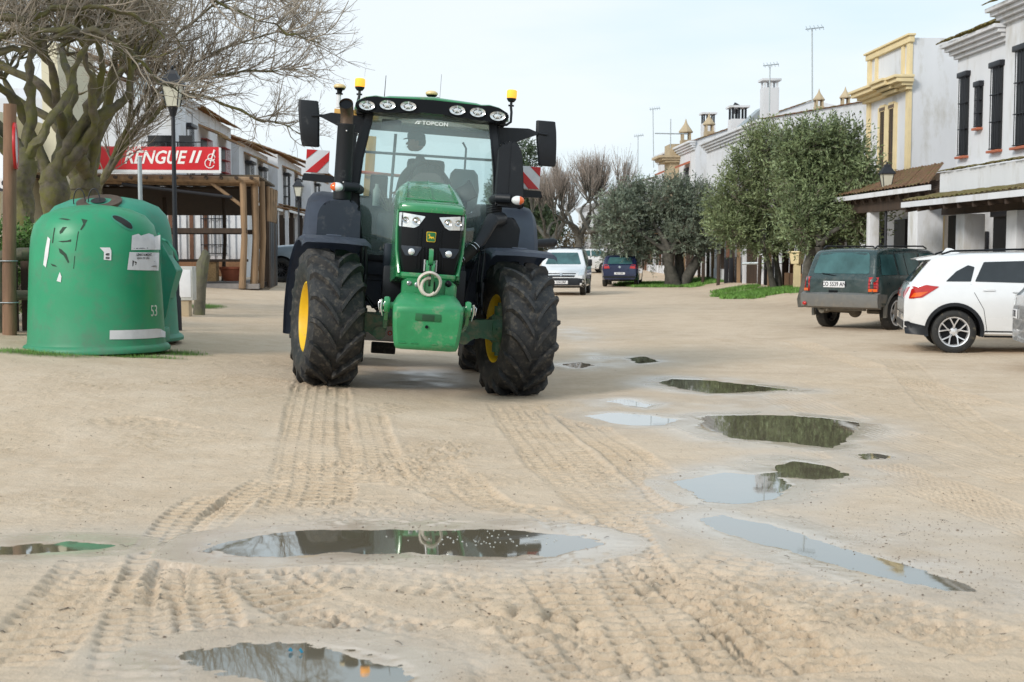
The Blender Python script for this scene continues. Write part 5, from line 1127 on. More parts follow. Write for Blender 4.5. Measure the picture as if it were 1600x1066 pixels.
# ------------------------------------------------------------------ buildings
wm_ = mat('whitewash', (.66, .67, .70), .9, var=.05, vs_=.9, bump=.25, bs=14, dirt=(.44, .42, .38), dirt_amt=.34, dirt_scale=1.3, aniso=(1, 1, .35))
creamw = mat('cream_wall', (.62, .58, .44), .9, var=.05, vs_=1, bump=.15, bs=14); yellow_trim = mat('ochre_trim', (.72, .59, .35), .8, var=.08, vs_=3)
tanst = mat('tan_stone', (.45, .36, .24), .9, var=.15, vs_=3)
tile = mat('roof_tile', (.36, .20, .12), .9, var=.35, vs_=7, bump=.3, bs=30, dirt=(.30, .27, .10), dirt_amt=.55, dirt_scale=2.2)
mosst = mat('mossy_tile', (.33, .24, .13), .9, var=.35, vs_=6, bump=.4, bs=30, dirt=(.26, .25, .07), dirt_amt=.8, dirt_scale=3)
dark = mat('dark_opening', (.012, .012, .014), .5, var=.3); iron = mat('black_iron', (.012, .013, .018), .5, var=.1)
dwood = mat('dark_wood', (.05, .032, .022), .8, var=.35, vs_=8, aniso=(1, 1, .2), bump=.3); lwood = mat('weathered_wood', (.26, .17, .10), .85, var=.3, vs_=9, aniso=(1, 1, .12), bump=.5, bs=60)
rwood = mat('red_brown_wood', (.16, .075, .045), .8, var=.3, vs_=5); redw = mat('red_shutter', (.35, .05, .05), .7, var=.15)
brick = mat('brick', (.36, .19, .10), .9, var=.3, vs_=14, bump=.3); terr = mat('terracotta', (.42, .13, .07), .8, var=.12)
K_ST = -.055; ang_st = math.atan(-K_ST)              # the street leans a little to the left of straight ahead
def RX(X0, Y): return X0+K_ST*Y
def bpart(n, bm, m, par, smooth=30): return obj(n, bm, m, par, smooth)
def bx1(n, c, s, m, par, rot=(0, 0, 0), bev=0): b = BM(); box(b, c, s, rot, bev); return bpart(n, b, m, par)
def tiles(n, P0, along, down, L_, W_, m, par, pitch=.24, amp=.045, th=.05):
    """a tiled slope: rows of half-round tiles run down, courses make small steps"""
    P0, al, dn = Vector(P0), Vector(along).normalized(), Vector(down).normalized(); no = al.cross(dn).normalized(); no = no if no.z > 0 else -no
    na = max(6, int(L_/pitch)*6); nd = max(3, int(W_/.34)*2); rows = []
    bm = BM(); rg = random.Random(int(L_*100))
    jit = [rg.uniform(-.012, .012) for _ in range(na//6+2)]
    for j in range(nd+1):
        row = []
        for i in range(na+1):
            a = i/na*L_; ph = (a/pitch) % 1; h_ = amp*abs(math.sin(math.pi*ph))**.7+(.018 if j % 2 else 0)+jit[int(a/pitch) % len(jit)]
            row.append(bm.verts.new(P0+al*a+dn*(W_*j/nd+jit[(i//6+j*3) % len(jit)]*1.5)+no*h_))
        rows.append(row)
    for A, B in zip(rows, rows[1:]):
        for i in range(na): bm.faces.new((A[i], A[i+1], B[i+1], B[i]))
    bmesh.ops.solidify(bm, geom=bm.faces[:], thickness=th); return bpart(n, bm, m, par, 50)
def house(name, label, X0, Y0, group=None, cat='house'):
    return thing(name, label, cat, (RX(X0, Y0), Y0, (0 if X0 > 0 else gz(RX(X0, Y0), Y0))-.02), ang_st, group)
def grille_window(par, y, z0, z1, w, sd=1, m=None, x=0, head=True, proud=.10, sill=True, nb=5, fr=None):
    """tall window in a wall that faces the street; sd=+1 when the wall faces -x"""
    f = BM(); box(f, (x-sd*.012, y, (z0+z1)/2), (.04, w, z1-z0)); win = bpart('window', f, dark, par)
    g = BM()
    for k in range(nb): yy = y-w/2+w*(k+.5)/nb; tube(g, [(x-sd*proud, yy, z0-.02), (x-sd*proud, yy, z1)], .012, 5)
    for k in range(4): zz = z0+(z1-z0)*k/3; box(g, (x-sd*proud*.55, y, zz), (proud*.95, w*1.02, .022))
    bpart('window_grille', g, m or iron, win)
    if head: b = BM(); box(b, (x-sd*proud*.6, y, z1+.07), (proud*1.5, w*1.22, .14), bev=.02); bpart('window_hood', b, m or iron, win)
    if sill: b = BM(); box(b, (x-sd*.07, y, z0-.07), (.16, w*1.15, .06), bev=.01); bpart('sill', b, terr, win)
    if fr:
        b = BM()
        for s in (-1, 1): box(b, (x-sd*.03, y+s*(w/2+.09), (z0+z1)/2), (.08, .18, z1-z0+.3))
        box(b, (x-sd*.035, y, z1+.10), (.09, w, .2)); bpart('window_surround', b, fr, win)
    return win
def cornice(n, y0, y1, z, par, m=None, steps=4, st=.12, x=0, sd=1, depth=.11):
    b = BM()
    for k in range(steps): box(b, (x-sd*(depth*(k+1)/2), (y0+y1)/2, z+st*(k+.5)), (depth*(k+1), y1-y0+depth*k*.8, st-.004), bev=.012)
    return bpart(n, b, m or wm_, par)

# right side, nearest: white two-storey house with tall black grilles
HA = house('white_house', 'white two-storey house at the right edge with tall black window grilles and stepped cornices', 13.8, 20, 'houses on the right of the street')
bx1('wall', (4.5, 7.3, 3.55), (9, 14.6, 7.1), wm_, HA); b = BM(); box(b, (4.43, 5.7, 3.74), (9.14, 11.4, 7.48)); bpart('wall', b, wm_, HA)
cornice('cornice', 11.5, 14.65, 6.75, HA, depth=.11, steps=4, st=.10); cornice('cornice', -.1, 11.5, 7.12, HA, depth=.11, steps=4, x=-.14, st=.10)
tiles('roof', (-.52, 11.45, 7.17), (0, 1, 0), (1, 0, .34), 3.4, 6.5, mosst, HA); tiles('roof', (-.70, -.3, 7.56), (0, 1, 0), (1, 0, .34), 11.9, 7, mosst, HA)
for y, z0, z1, w in ((14.05, 4.2, 6.22, .5), (13.1, 4.85, 5.85, .32), (12.05, 4.2, 6.2, .55)): grille_window(HA, y, z0, z1, w, x=0)
for y in (10.3, 7.5, 4.5, 1.8): grille_window(HA, y, 4.15, 6.35, .75, x=-.14)
# ground floor of that house: porch with white piers
for y in (13.9, 12.6, 10.9, 9.3, 7.7, 6.2, 4.6): b = BM(); box(b, (-.32 if y < 11.5 else -.02, y, 1.25), (.08, .75, 2.5)); d_ = bpart('door', b, iron, HA); b = BM(); box(b, (-.37 if y < 11.5 else -.07, y, 2.56), (.12, .95, .16), bev=.02); bpart('door_hood', b, iron, d_)
PA = house('white_porch', 'white porch with square piers and a mossy tiled canopy, in front of the nearest house', 11.4, 20, None, 'porch')
b = BM(); box(b, (1.25, 4.5, 3.22), (2.5, 9.0, .16)); box(b, (0, 4.55, 3.10), (.28, 9.1, .62)); bpart('porch_roof', b, wm_, PA)
tiles('coping', (-.22, -.1, 3.43), (0, 1, 0), (1, 0, .12), 9.2, .5, mosst, PA, amp=.03)
tiles('canopy_tiles', (-1.0, -.1, 2.76), (0, 1, 0), (1, 0, .18), 9.25, 1.0, mosst, PA, amp=.04)
for k in range(13): bx1('rafter', (-.45, .2+k*.73, 2.66), (1.05, .08, .10), dwood, PA, rot=(0, R(-10), 0))
bx1('fascia', (-1.0, 4.5, 2.69), (.05, 9.2, .12), wm_, PA); bx1('beam', (.02, 4.6, 2.62), (.22, 9.0, .30), dwood, PA)
for y in (.8, 3.3, 5.25, 7.75): bx1('pier', (.02, y, 1.22), (.46, .46, 2.46), wm_, PA, bev=.02)
bx1('porch_floor', (1.2, 4.5, .06), (3.2, 9.2, .14), mat('porch_paving', (.28, .2, .15), .8, var=.2), PA)
for y in (6.9, 4.4, 2.2): bx1('inner_doorway', (2.08, y, 1.2), (.08, .8, 2.4), iron, PA)
# porch of tiles in front of the ochre-trimmed house
PB = house('tiled_porch', 'long porch under a rust-red tiled roof in front of the ochre-trimmed house', 11.4, 29.2, None, 'porch')
tiles('roof', (-.35, 0, 3.18), (0, 1, 0), (1, 2.2, .32), 7.4, 6.75, tile, PB)
for k in range(12): bx1('rafter', (.5, .3+k*.66, 3.20), (1.5, .09, .12), dwood, PB, rot=(0, R(-17), 0))
bx1('fascia', (-.32, 3.7, 3.10), (.05, 7.4, .12), wm_, PB); bx1('beam', (.02, 3.9, 2.86), (.24, 7.8, .34), dwood, PB)
bx1('pier', (.05, 1.2, 1.4), (.62, .62, 2.75), wm_, PB, bev=.02); bx1('pier', (.05, 4.9, 1.4), (.26, .26, 2.75), wm_, PB, bev=.02); bx1('pier', (.05, 7.6, 1.4), (.26, .26, 2.75), wm_, PB)
bx1('porch_wall', (2.3, 2.7, 1.55), (.1, 5.4, 3.1), wm_, PB)
for y, w, m in ((1.9, .5, iron), (3.5, .35, iron), (4.6, .7, iron), (5.5, .16, yellow_trim), (6.3, .8, iron), (7.2, .16, yellow_trim), (8.6, .9, iron), (10.6, .9, iron)): bx1('doorway' if m is iron else 'door_post', (2.2-.04*(m is iron), y, 1.3), (.1, w, 2.6), m, PB)
bx1('lamp_bracket', (2.15, 2.6, 1.9), (.06, .12, .5), iron, PB, bev=.02)
bx1('gap_wall', (2.35, 6.8, 2.2), (.3, 13.4, 3.2), wm_, PB)
# ochre trimmed house
HB = house('ochre_trimmed_house', 'tall white house with ochre pilasters, a heavy ochre ledge and a parapet', 13.8, 38, 'houses on the right of the street')
bx1('wall', (3.5, 1.85, 3.95), (7, 3.7, 7.9), wm_, HB)
b = BM()
for y in (.10, 3.60): box(b, (-.02, y, 4.9), (.10, .26, 5.9))
for y in (.62, 2.95): box(b, (-.015, y, 7.35), (.08, .20, .85))
for y, w in ((.36, .26),): pass
box(b, (-.03, 1.85, 7.86), (.16, 3.9, .18), bev=.01); box(b, (-.05, 1.85, 7.98), (.24, 4.0, .06), bev=.01)
bpart('pilasters', b, yellow_trim, HB)
b = BM()
for k, (d, h) in enumerate(((.18, .10), (.34, .10), (.52, .12), (.60, .08))): box(b, (-d/2, 1.85, 6.45+k*.105), (d, 3.8+d*.8, h), bev=.01); box(b, (-d/2-.10, 1.1, 6.45+k*.105), (d, 1.2, h), bev=.01)
bpart('ledge', b, yellow_trim, HB)
for y in (1.45, 2.25): grille_window(HB, y, 4.0, 6.0, .42, m=mat('brown_frame', (.12, .08, .05), .6), fr=yellow_trim, proud=.06, nb=3, sill=False)
# houses farther along
def gable_house(label, X0, Y0, Ln, h, rise, span, name='gabled_house', grp='houses on the right of the street', windows=(), corn=True, sd=1):
    H = house(name, label, X0, Y0, grp); b = BM(); s = sd
    prism(b, [(0, 0), (0, h), (s*span, h+rise), (s*span*1.6, h+rise*.6), (s*span*1.6, 0)], 0, Ln, 'y'); bpart('wall', b, wm_, H)
    tiles('roof', (-s*.30, -.10, h+.02-.3*rise/span), (0, 1, 0), (s*1, 0, rise/span), Ln+.2, math.hypot(span+.3, rise), tile, H, amp=.04)
    if corn: cornice('cornice', 0, Ln, h-.50, H, steps=4, st=.12, sd=s, depth=.10)
    for y, z0, z1, w in windows: grille_window(H, y, z0, z1, w, sd=s)
    return H
HD = gable_house('low-gabled white house showing above the right-hand olive tree', 13.8, 55, 12, 7.3, .95, 5.5)
HE = gable_house('white gabled house between the two groups of olive trees, with a metal flue', 13.8, 70, 12, 7.7, 2.2, 6.5, windows=((2.2, 4.4, 6.2, .8), (9, 4.4, 6.2, .8)))
b = BM(); 
for y in (2.2, 9): box(b, (-.25, y, 6.55), (.7, 1.5, .1), rot=(0, R(-22), 0))
bpart('window_canopy', b, terr, HE); bx1('pilaster', (-.25, 5.6, 4.6), (.6, 1.8, 6.6), tanst, HE); b = BM()
for k in range(3): box(b, (-.4-.1*k, 5.6, 6.9+k*.13), (.9+.2*k, 2.2+.2*k, .12))
bpart('bay_ledge', b, tanst, HE)
def finial(par, x, y, z, k=1, m=None):
    b = BM(); box(b, (x, y, z+.25*k), (.7*k, .7*k, .5*k))
    for a in (-1, 1):
        for c in (-1, 1): box(b, (x+a*.24*k, y+c*.24*k, z+.75*k), (.14*k, .14*k, .5*k))
    lathe(b, [(.48*k, 1.0*k), (.50*k, 1.08*k), (.30*k, 1.35*k), (.12*k, 1.62*k), (.06*k, 1.8*k), (.001, 2.0*k)], Matrix.Translation((x, y, z)), 8); return bpart('chimney', b, m or tanst, par)
finial(HE, .5, 5.4, 7.75, .85); finial(HE, .9, .8, 7.9, .7)
b = BM(); tube(b, [(2.1, -.35, 6.0), (2.1, -.35, 9.2)], .14, 12); fl_ = bpart('flue', b, MT['galv'], HE); b = BM(); tube(b, [(2.1, -.35, 9.1), (2.1, -.35, 9.45), (2.2, -.35, 9.6)], .19, 12); bpart('flue_cowl', b, iron, fl_)
def louver(par, x, y, z, w, h, cap=.5, m=None):
    b = BM(); box(b, (x, y, z+h/2), (w, w, h)); q = bpart('chimney', b, m or wm_, par); b = BM()
    for a in (-1, 0, 1):
        for c in (-1, 1): bx1('louvre', (x+a*w*.4, y+c*w*.4, z+h+cap/2), (w*.12, w*.12, cap), iron if cap > .3 else wm_, q)
    bx1('chimney_cap', (x, y, z+h+cap+.05), (w*1.25, w*1.25, .1), m or wm_, q); return q
louver(HE, 1.3, 3, 8.0, .7, .9, .5); louver(HD, 1.2, 4, 7.4, .7, 1.7, .3); louver(HD, -.1+1, 9, 7.6, .8, .6, .55); finial(HD, 3.2, 3, 7.9, .55); finial(HD, 4.4, 3, 8.0, .55)
b = BM(); loft(b, [[Vector((x, y, z)) for x, z in ((.2, 7.5), (1.2, 8.4), (2.2, 7.6))] for y in (5.2, 6.6)]); bpart('attic', b, MT['galv'], HD)
HF = gable_house('white gabled house with a grey flue at the far end of the right-hand row', 13.8, 92, 14, 6.6, 1.7, 6.5)
b = BM(); tube(b, [(-.6, -.3, 4), (-.6, -.3, 8.0)], .22, 12); bpart('flue', b, MT['galv'], HF)
HG = gable_house('farthest white house of the right-hand row, behind the bare tree', 14.5, 118, 18, 6.3, 1.6, 7); pass
# dark verandas under the olive trees
for i, (Y0, Ln, lab) in enumerate(((44, 9.5, 'dark open veranda with wooden posts behind the right-hand olive trees'), (56, 11, 'dark open veranda with mixed posts behind the thick-trunked olive tree'), (70, 22, 'long dark veranda row beyond the thick-trunked olive tree'))):
    VR = house('veranda', lab, 13.3, Y0, 'verandas along the right side', 'veranda'); tiles('roof', (-.2, 0, 2.75), (0, 1, 0), (1, 0, .10), Ln, 2.8, tile, VR); bx1('back_wall', (2.55, Ln/2, 1.6), (.12, Ln, 3.2), rwood, VR); bx1('end_panel', (1.3, .05, 1.5), (2.5, .08, 3.0), dwood, VR)
    for k in range(int(Ln/1.1)): bx1('post', (.0, .3+k*1.1, 1.5), (.14, .14, 3.0), [dwood, wm_, lwood, dwood, rwood][(k+i) % 5], VR)
    for k in range(int(Ln/2.2)): bx1('door_leaf', (2.42, .9+k*2.2, 1.2), (.08, .8, 2.3), [dark, wm_, dwood][k % 3], VR)
    bx1('parapet', (-.0, Ln*.4, .45), (.14, Ln*.35, .8), wm_ if i else brick, VR)
    bx1('beam', (0, Ln/2, 2.95), (.2, Ln, .22), dwood, VR)
def aerial(px, pyt, Y, zb, label, kind=0):
    p = at(px, pyt, Y); h = p.z-zb; t = thing('antenna', label, 'antenna', (p.x, Y, zb), 0, 'roof antennas'); b = BM(); tube(b, [(0, 0, 0), (-.02*h*(kind == 1), 0, h)], .03, 6); obj('mast', b, MT['galv'], t)
    b = BM()
    if kind == 2: tube(b, [(-.9, 0, h*.5), (1.0, 0, h*.48)], .035, 5)
    else:
        tube(b, [(-.3, 0, h), (.4, 0, h+.08)], .025, 5)
        for k in range(5): tube(b, [(-.25+k*.15, -.2, h+k*.015-.1), (-.25+k*.15, .2, h+k*.015+.15)], .015, 4)
    obj('aerial_bars', b, MT['galv'], t)
aerial(1203, 103, 58, 7.9, 'antenna mast with a bushy head above the right-hand olive tree'); aerial(1271, 46, 50, 7.4, 'tallest, thin leaning antenna mast left of the ochre-trimmed house', 1)
aerial(1022, 171, 85, 7.2, 'thin leaning antenna mast just left of the far gabled house', 1); aerial(997, 213, 95, 7.4, 'short antenna mast above the low far roofs'); aerial(1048, 186, 74, 7.6, 'antenna with one long crossbar beside the pointed chimney', 2)
# ------------------------------------------------------------------ left side
PG = thing('pergola', 'rustic wooden pergola with log posts standing before the restaurant', 'pergola', (at(391, 300, 36).x, 36, gz(-7.4, 36)), R(6)); 
Zt = 3.02
b = BM(); tube(b, [(-6.3, 0, Zt+.10), (.25, 0, Zt)], .10, 10); tube(b, [(-6.3, .25, Zt+.0), (.25, .25, Zt-.08)], .08, 10); bpart('front_beam', b, lwood, PG)
for k in range(16): b = BM(); x = -6.1+k*.41; tube(b, [(x, -.25, Zt+.06), (x, 5.6, Zt+.0)], .05, 8); bpart('rafter', b, dwood, PG)
b = BM(); box(b, (-3, 2.8, Zt+.13), (6.5, 5.6, .05)); bpart('reed_cover', b, mat('reeds', (.12, .09, .06), .95, var=.4, vs_=12), PG)
for x, y, r_, m in ((-.20, 0, .10, lwood), (.10, .2, .11, lwood), (.28, .45, .09, lwood), (.25, 2.6, .08, dwood), (.25, 5.4, .08, dwood), (-4.1, .05, .07, dwood), (-6.1, .05, .1, lwood), (-3.0, 4, .07, dwood), (-1.2, 4, .06, dwood)):
    b = BM(); tube(b, [(x-.06, y, 0), (x+.02, y+.02, 1.4), (x, y, Zt)], [r_, r_*.9, r_*.95], 12); bpart('post', b, m, PG)
for (a_, c_) in (((-1.1, .05, Zt-.05), (-.22, .05, 2.3)), ((-3.6, .05, 2.2), (-4.05, .05, 1.5)), ((-3.5, .02, 2.9), (-.5, .02, 2.55))): b = BM(); tube(b, [a_, c_], .05, 8); bpart('brace', b, lwood if a_[0] == -1.1 else iron, PG)
for y in (-.0, 2.5): b = BM(); box(b, (-2.6, y, 1.62), (5.0, .10, .14)); bpart('rail', b, dwood, PG)
b = BM(); box(b, (-2.5, 1.2, .78), (4.6, .08, .08)); bpart('rail', b, dwood, PG)
bx1('floor', (-3.1, 2.9, .06), (6.6, 5.8, .14), mat('paving', (.24, .22, .21), .8, var=.15, bump=.2), PG)
for k in range(5):                                     # dark plank screen on the street side of the pergola
    bx1('screen_plank', (.42, .9+k*.62, .95), (.06, .5, 1.9), iron if k % 3 else dwood, PG)
for k in range(4): b = BM(); tube(b, [(.42, .9+k*.75, 1.9), (.42, .9+k*1.0, 2.9)], .05, 8); bpart('post', b, lwood, PG)
b = BM(); prism(b, [(3.2, Zt-.02), (3.2, Zt-.08), (5.5, 2.2), (5.5, 2.3)], -6, -.3, 'x'); bpart('shade_stand_in', b, dwood, PG)  # added dark sheet in place of the shade under the reed cover
# back wall under the pergola
BW = thing('restaurant_house', 'white restaurant building with striped shutters under the pergola and balcony windows above', 'house', (at(391, 300, 44.5).x, 44.5, gz(-8, 44)), R(2), 'houses on the left of the street')
bx1('wall', (-4.2, 1.0, 1.5), (8.0, 2, 3.0), wm_, BW); xr_ = at(272, 210, 44.5).x-BW.location.x; bx1('upper_wall', (xr_-3.5, 1.0, 4.6), (7.0, 2, 3.2), wm_, BW)
for k in range(16):
    bx1('shutter_board', (-.35-k*.24, -.03, 1.45), (.13, .05, 2.5), [MT['white'], rwood, MT['white'], MT['white']][(k//4) % 2 * 1 if k % 2 else 0] if k < 9 else [rwood, MT['white']][k % 2], BW)
bx1('brick_base', (-2.4, -.12, .38), (4.2, .2, .62), brick, BW); bx1('dark_doorway', (-5.6, -.03, 1.3), (2.2, .05, 2.5), dark, BW)
b = BM()
for k in range(6): tube(b, [(-.9-k*.14, -.12, .9), (-.9-k*.14, -.12, 2.4)], .015, 5)
for z in (.9, 1.2, 2.1, 2.4): tube(b, [(-.8, -.12, z), (-1.7, -.12, z)], .018, 5)
bpart('iron_grille', b, iron, BW)
for px, w in ((252, .9), (262, .5), (290, .45)):
    x = at(px, 210, 44.4).x-BW.location.x; b = BM(); box(b, (x, -.03, 4.35), (w, .06, 1.2)); wn_ = bpart('balcony_door', b, dark, BW)
    b = BM()
    for k in range(7): tube(b, [(x-.6+k*.2, -.3, 3.7), (x-.6+k*.2, -.3, 4.7)], .014, 5)
    tube(b, [(x-.62, -.3, 4.7), (x+.62, -.3, 4.7)], .02, 5); bpart('balcony_rail', b, iron, wn_)
# banner over the pergola
red = mat('banner_red', (.62, .018, .028), .45, var=.05); wlet = mat('banner_white', (.85, .83, .82), .5, var=.02)
p0 = at(150, 224, 35.6); p1 = at(342, 231, 35.6); zt_, zb_ = p1.z, at(342, 267, 35.6).z
BN = thing('restaurant_sign', 'long red banner reading RENGUE II with a white guitar, on top of the pergola', 'sign', (p1.x, 35.6, zb_), R(4)); Lb = p1.x-p0.x; hb_ = zt_-zb_
b = BM(); box(b, (-Lb/2, 0, hb_/2+.02), (Lb, .06, hb_), bev=.006); bpart('banner', b, red, BN); bx1('sign_edge', (-Lb/2, -.02, -.03), (Lb+.1, .12, .08), MT['white'], BN); bx1('sign_edge', (.03, 0, hb_/2), (.05, .1, hb_), MT['white'], BN)
def sg(s, px, py, size, **k): p = at(px, py, 35.5); return text_bm(s, size, facing((p.x-BN.location.x, -.036, p.z-zb_), (1, 0, 0), (0, 0, 1)), depth=.004, **k)
tb = sg('RENGUE', 241, 247, .50, shear=.30, bold=.010, squash=.86, space=1.0); bpart('sign_lettering', tb, wlet, BN, 0)
q = sg('//', 305, 246, .44, bold=.014, squash=1.3); bpart('sign_numeral', q, wlet, BN, 0)
q = sg('CERÍA', 203, 231, .24, shear=.3, bold=.004, squash=1.0); bpart('sign_small_lettering', q, wlet, BN, 0)
b = BM(); gx = at(328, 250, 35.5).x-BN.location.x; g0 = .06
tube(b, [(gx+.12, -.04, hb_*.9), (gx+.02, -.04, hb_*.45), (gx-.02, -.04, hb_*.2)], [.03, .018, .014], 6)
for cx, cz, r_ in ((-.02, .14, .13), (.03, .30, .095)): tube(b, [(gx+cx+r_*math.cos(t*.45), -.04, g0+cz+r_*math.sin(t*.45)) for t in range(14)], .014, 6)
bpart('guitar_mark', b, wlet, BN, 0)
# row of white houses beyond the pergola on the left
def left_house(label, X0, Y0, Ln, h, m_up=None, win=(), red_=False, porch=True):
    H = house('white_house', label, X0, Y0, 'houses on the left of the street'); b = BM(); box(b, (-4, Ln/2, h/2), (8, Ln, h)); bpart('wall', b, m_up or wm_, H)
    tiles('roof', (.45, -.2, h-.05), (0, 1, 0), (-1, 0, .36), Ln+.4, 4.6, tile, H, amp=.05)
    b = BM(); prism(b, [(-8, h-.1), (0, h-.05), (-4, h+1.45)], .05, Ln-.05, 'y'); bpart('gable', b, wm_, H)
    for y, z0, z1, w in win: grille_window(H, y, z0, z1, w, sd=-1, m=redw if red_ else None, proud=.25, nb=6, sill=False, head=not red_)
    if win:
        b = BM()
        for y, z0, z1, w in win: box(b, (.4, y, z1+.35), (.9, w+.9, .08), rot=(0, R(22), 0))
        bpart('window_canopies', b, tile, H)
    if porch:
        tiles('porch_roof', (2.3, 0, 2.75), (0, 1, 0), (-1, 0, .22), Ln, 2.4, tile, H); bx1('porch_fascia', (2.3, Ln/2, 2.68), (.05, Ln, .10), wm_, H)
        for k in range(int(Ln/2)+1): bx1('porch_post', (2.15, .15+k*2, 1.35), (.16, .16, 2.7), dwood if k % 2 else wm_, H)
        bx1('porch_screen', (.5, .1, 1.3), (3.0, .1, 2.4), dwood, H); bx1('porch_screen', (1.6, Ln/2, .55), (.1, Ln*.8, 1.1), rwood, H)
    return H
left_house('white house with red shutters just beyond the pergola', -9.6, 50, 9, 6.4, win=((2.2, 3.7, 5.3, 1.3), (6.6, 3.7, 5.3, 1.4)), red_=True)
left_house('white house with a boxy black balcony grille, second beyond the pergola', -9.4, 60, 10, 5.9, win=((2.5, 3.2, 5.0, 1.3), (7, 3.2, 5.0, 1.3)))
left_house('white house with tiled eaves, third beyond the pergola', -9.0, 71, 12, 6.0, win=((3, 3.2, 5.0, 1.2), (9, 3.2, 5.0, 1.2)))
left_house('far white house at the end of the left row', -8.6, 85, 16, 6.2, win=((3, 3.2, 5.0, 1.2),))
LH = house('white_house', 'white house with a steel flue and tiled eave behind the banner and the bare trees', -9.6, 46.5, 'houses on the left of the street')
bx1('wall', (-4, 1.6, 3.3), (8, 3.3, 6.6), wm_, LH); tiles('roof', (.5, -.2, 6.5), (0, 1, 0), (-1, 0, .38), 3.8, 4.6, tile, LH); cornice('cornice', 0, 3.3, 6.1, LH, sd=-1, steps=3)
grille_window(LH, 1.7, 3.6, 5.4, 1.0, sd=-1, proud=.3, nb=6, sill=False)
b = BM(); tube(b, [(-1.05, -.35, 3.5), (-1.05, -.35, 7.0)], .28, 14); bpart('flue', b, MT['galv'], LH)
# cream building with an awning at the far left
CB = thing('cream_building', 'cream building with small-paned windows behind the plane trees at the left edge', 'building', (-13.1, 33, .8)); bx1('wall', (-4, 3, 2.2), (8, 6, 4.4), creamw, CB)
for x in (-1.1, -2.9):
    b = BM(); box(b, (x, -.02, 1.5), (1.0, .05, 2.0)); w_ = bpart('window', b, MT['bluegrey'], CB); b = BM()
    for k in range(3): box(b, (x-.33+k*.33, -.06, 1.5), (.03, .03, 2.0))
    for k in range(4): box(b, (x, -.06, .8+k*.45), (1.0, .03, .03))
    bpart('window_bars', b, MT['white'], w_)
b = BM(); prism(b, [(.75, 2.2), (.75, 6.3), (1.15, 6.3), (1.35, 2.2)], 1, 4, 'y'); bpart('stair_tower', b, creamw, CB)
AW = thing('awning', 'white awning with part of a black script word, on the cream building at left', 'awning', (-12.55, 31.6, 3.1)); b = BM(); prism(b, [(0, 0), (0, .32), (1.5, 1.25), (1.5, 1.1)], -4, .35, 'x'); box(b, (-1.8, -.012, .16), (4.3, .02, .32)); bpart('canvas', b, MT['white'], AW)
q = text_bm('bares', .62, facing((-.62, -.03, .20), (1, 0, 0), (0, 0, 1)), shear=.4, bold=.008, depth=.004, squash=1.2); bpart('awning_lettering', q, iron, AW, 0)
# ------------------------------------------------------------------ trees and plants
bark = mat('mossy_bark', (.115, .098, .078), .95, var=.5, vs_=7, bump=1.0, bs=22, dirt=(.13, .125, .03), dirt_amt=.8, dirt_scale=3.2)
twigm = mat('twig_bark', (.31, .265, .215), .9, var=.35, vs_=2); olbark = mat('olive_bark', (.085, .08, .068), .95, var=.4, vs_=6, bump=.8, bs=20)
def leafmat(n, c, v=.45, c2=None, vs_=1.6): return mat(n, c, .55, var=v, vs_=vs_, tint2=c2, spec=.35)
class Tubes:
    def __init__(s): s.v = []; s.f = []; s.n = 0
    def add(s, pts, r0, r1, n):
        P = np.array(pts, float); N = len(P); d = np.gradient(P, axis=0); d /= np.linalg.norm(d, axis=1)[:, None]+1e-9
        ref = np.array([.31, .17, .93]) if abs(d[0][2]) < .9 else np.array([1, .1, 0]); a = np.cross(d, ref); a /= np.linalg.norm(a, axis=1)[:, None]+1e-9; b = np.cross(a, d)
        r = np.linspace(r0, r1, N)[:, None, None] if np.isscalar(r0) else np.array(r0)[:, None, None]; k = np.arange(n)*2*np.pi/n
        s.v.append((P[:, None]+r*(a[:, None]*np.cos(k)[None, :, None]+b[:, None]*np.sin(k)[None, :, None])).reshape(-1, 3))
        i = np.arange(N-1)[:, None]*n; j = np.arange(n)[None]; j2 = (j+1) % n; s.f.append(np.stack([i+j, i+j2, i+n+j2, i+n+j], -1).reshape(-1, 4)+s.n); s.n += N*n
    def out(s, name, m, par, smooth=60):
        v = np.concatenate(s.v)
        if name == 'trunk':                # knobbly bark
            n1 = np.stack([fbm(v[:, 0]+k*3.1+v[:, 2]*.6, v[:, 1]-v[:, 2]*.8+k, 5.5, 3, 100+k) for k in range(3)], 1); n2 = np.stack([fbm(v[:, 0]*1.0+v[:, 2]*.9+k, v[:, 1]-v[:, 2]*1.1, 17, 2, 140+k) for k in range(3)], 1); v = v+n1*.065+n2*.022
        return raw(name, v, np.concatenate(s.f), m, par, smooth)
def wander(rg, p, d, L_, n, bend, up=0.0):
    pts = [p]; d = d/np.linalg.norm(d)
    for _ in range(n): d = d+rg.normal(0, bend, 3)+np.array([0, 0, up]); d /= np.linalg.norm(d); pts.append(pts[-1]+d*L_/n)
    return pts, d
def side_dir(rg, d, ang):
    a = np.cross(d, rg.normal(0, 1, 3)); a /= np.linalg.norm(a)+1e-9; return d*math.cos(ang)+a*math.sin(ang)
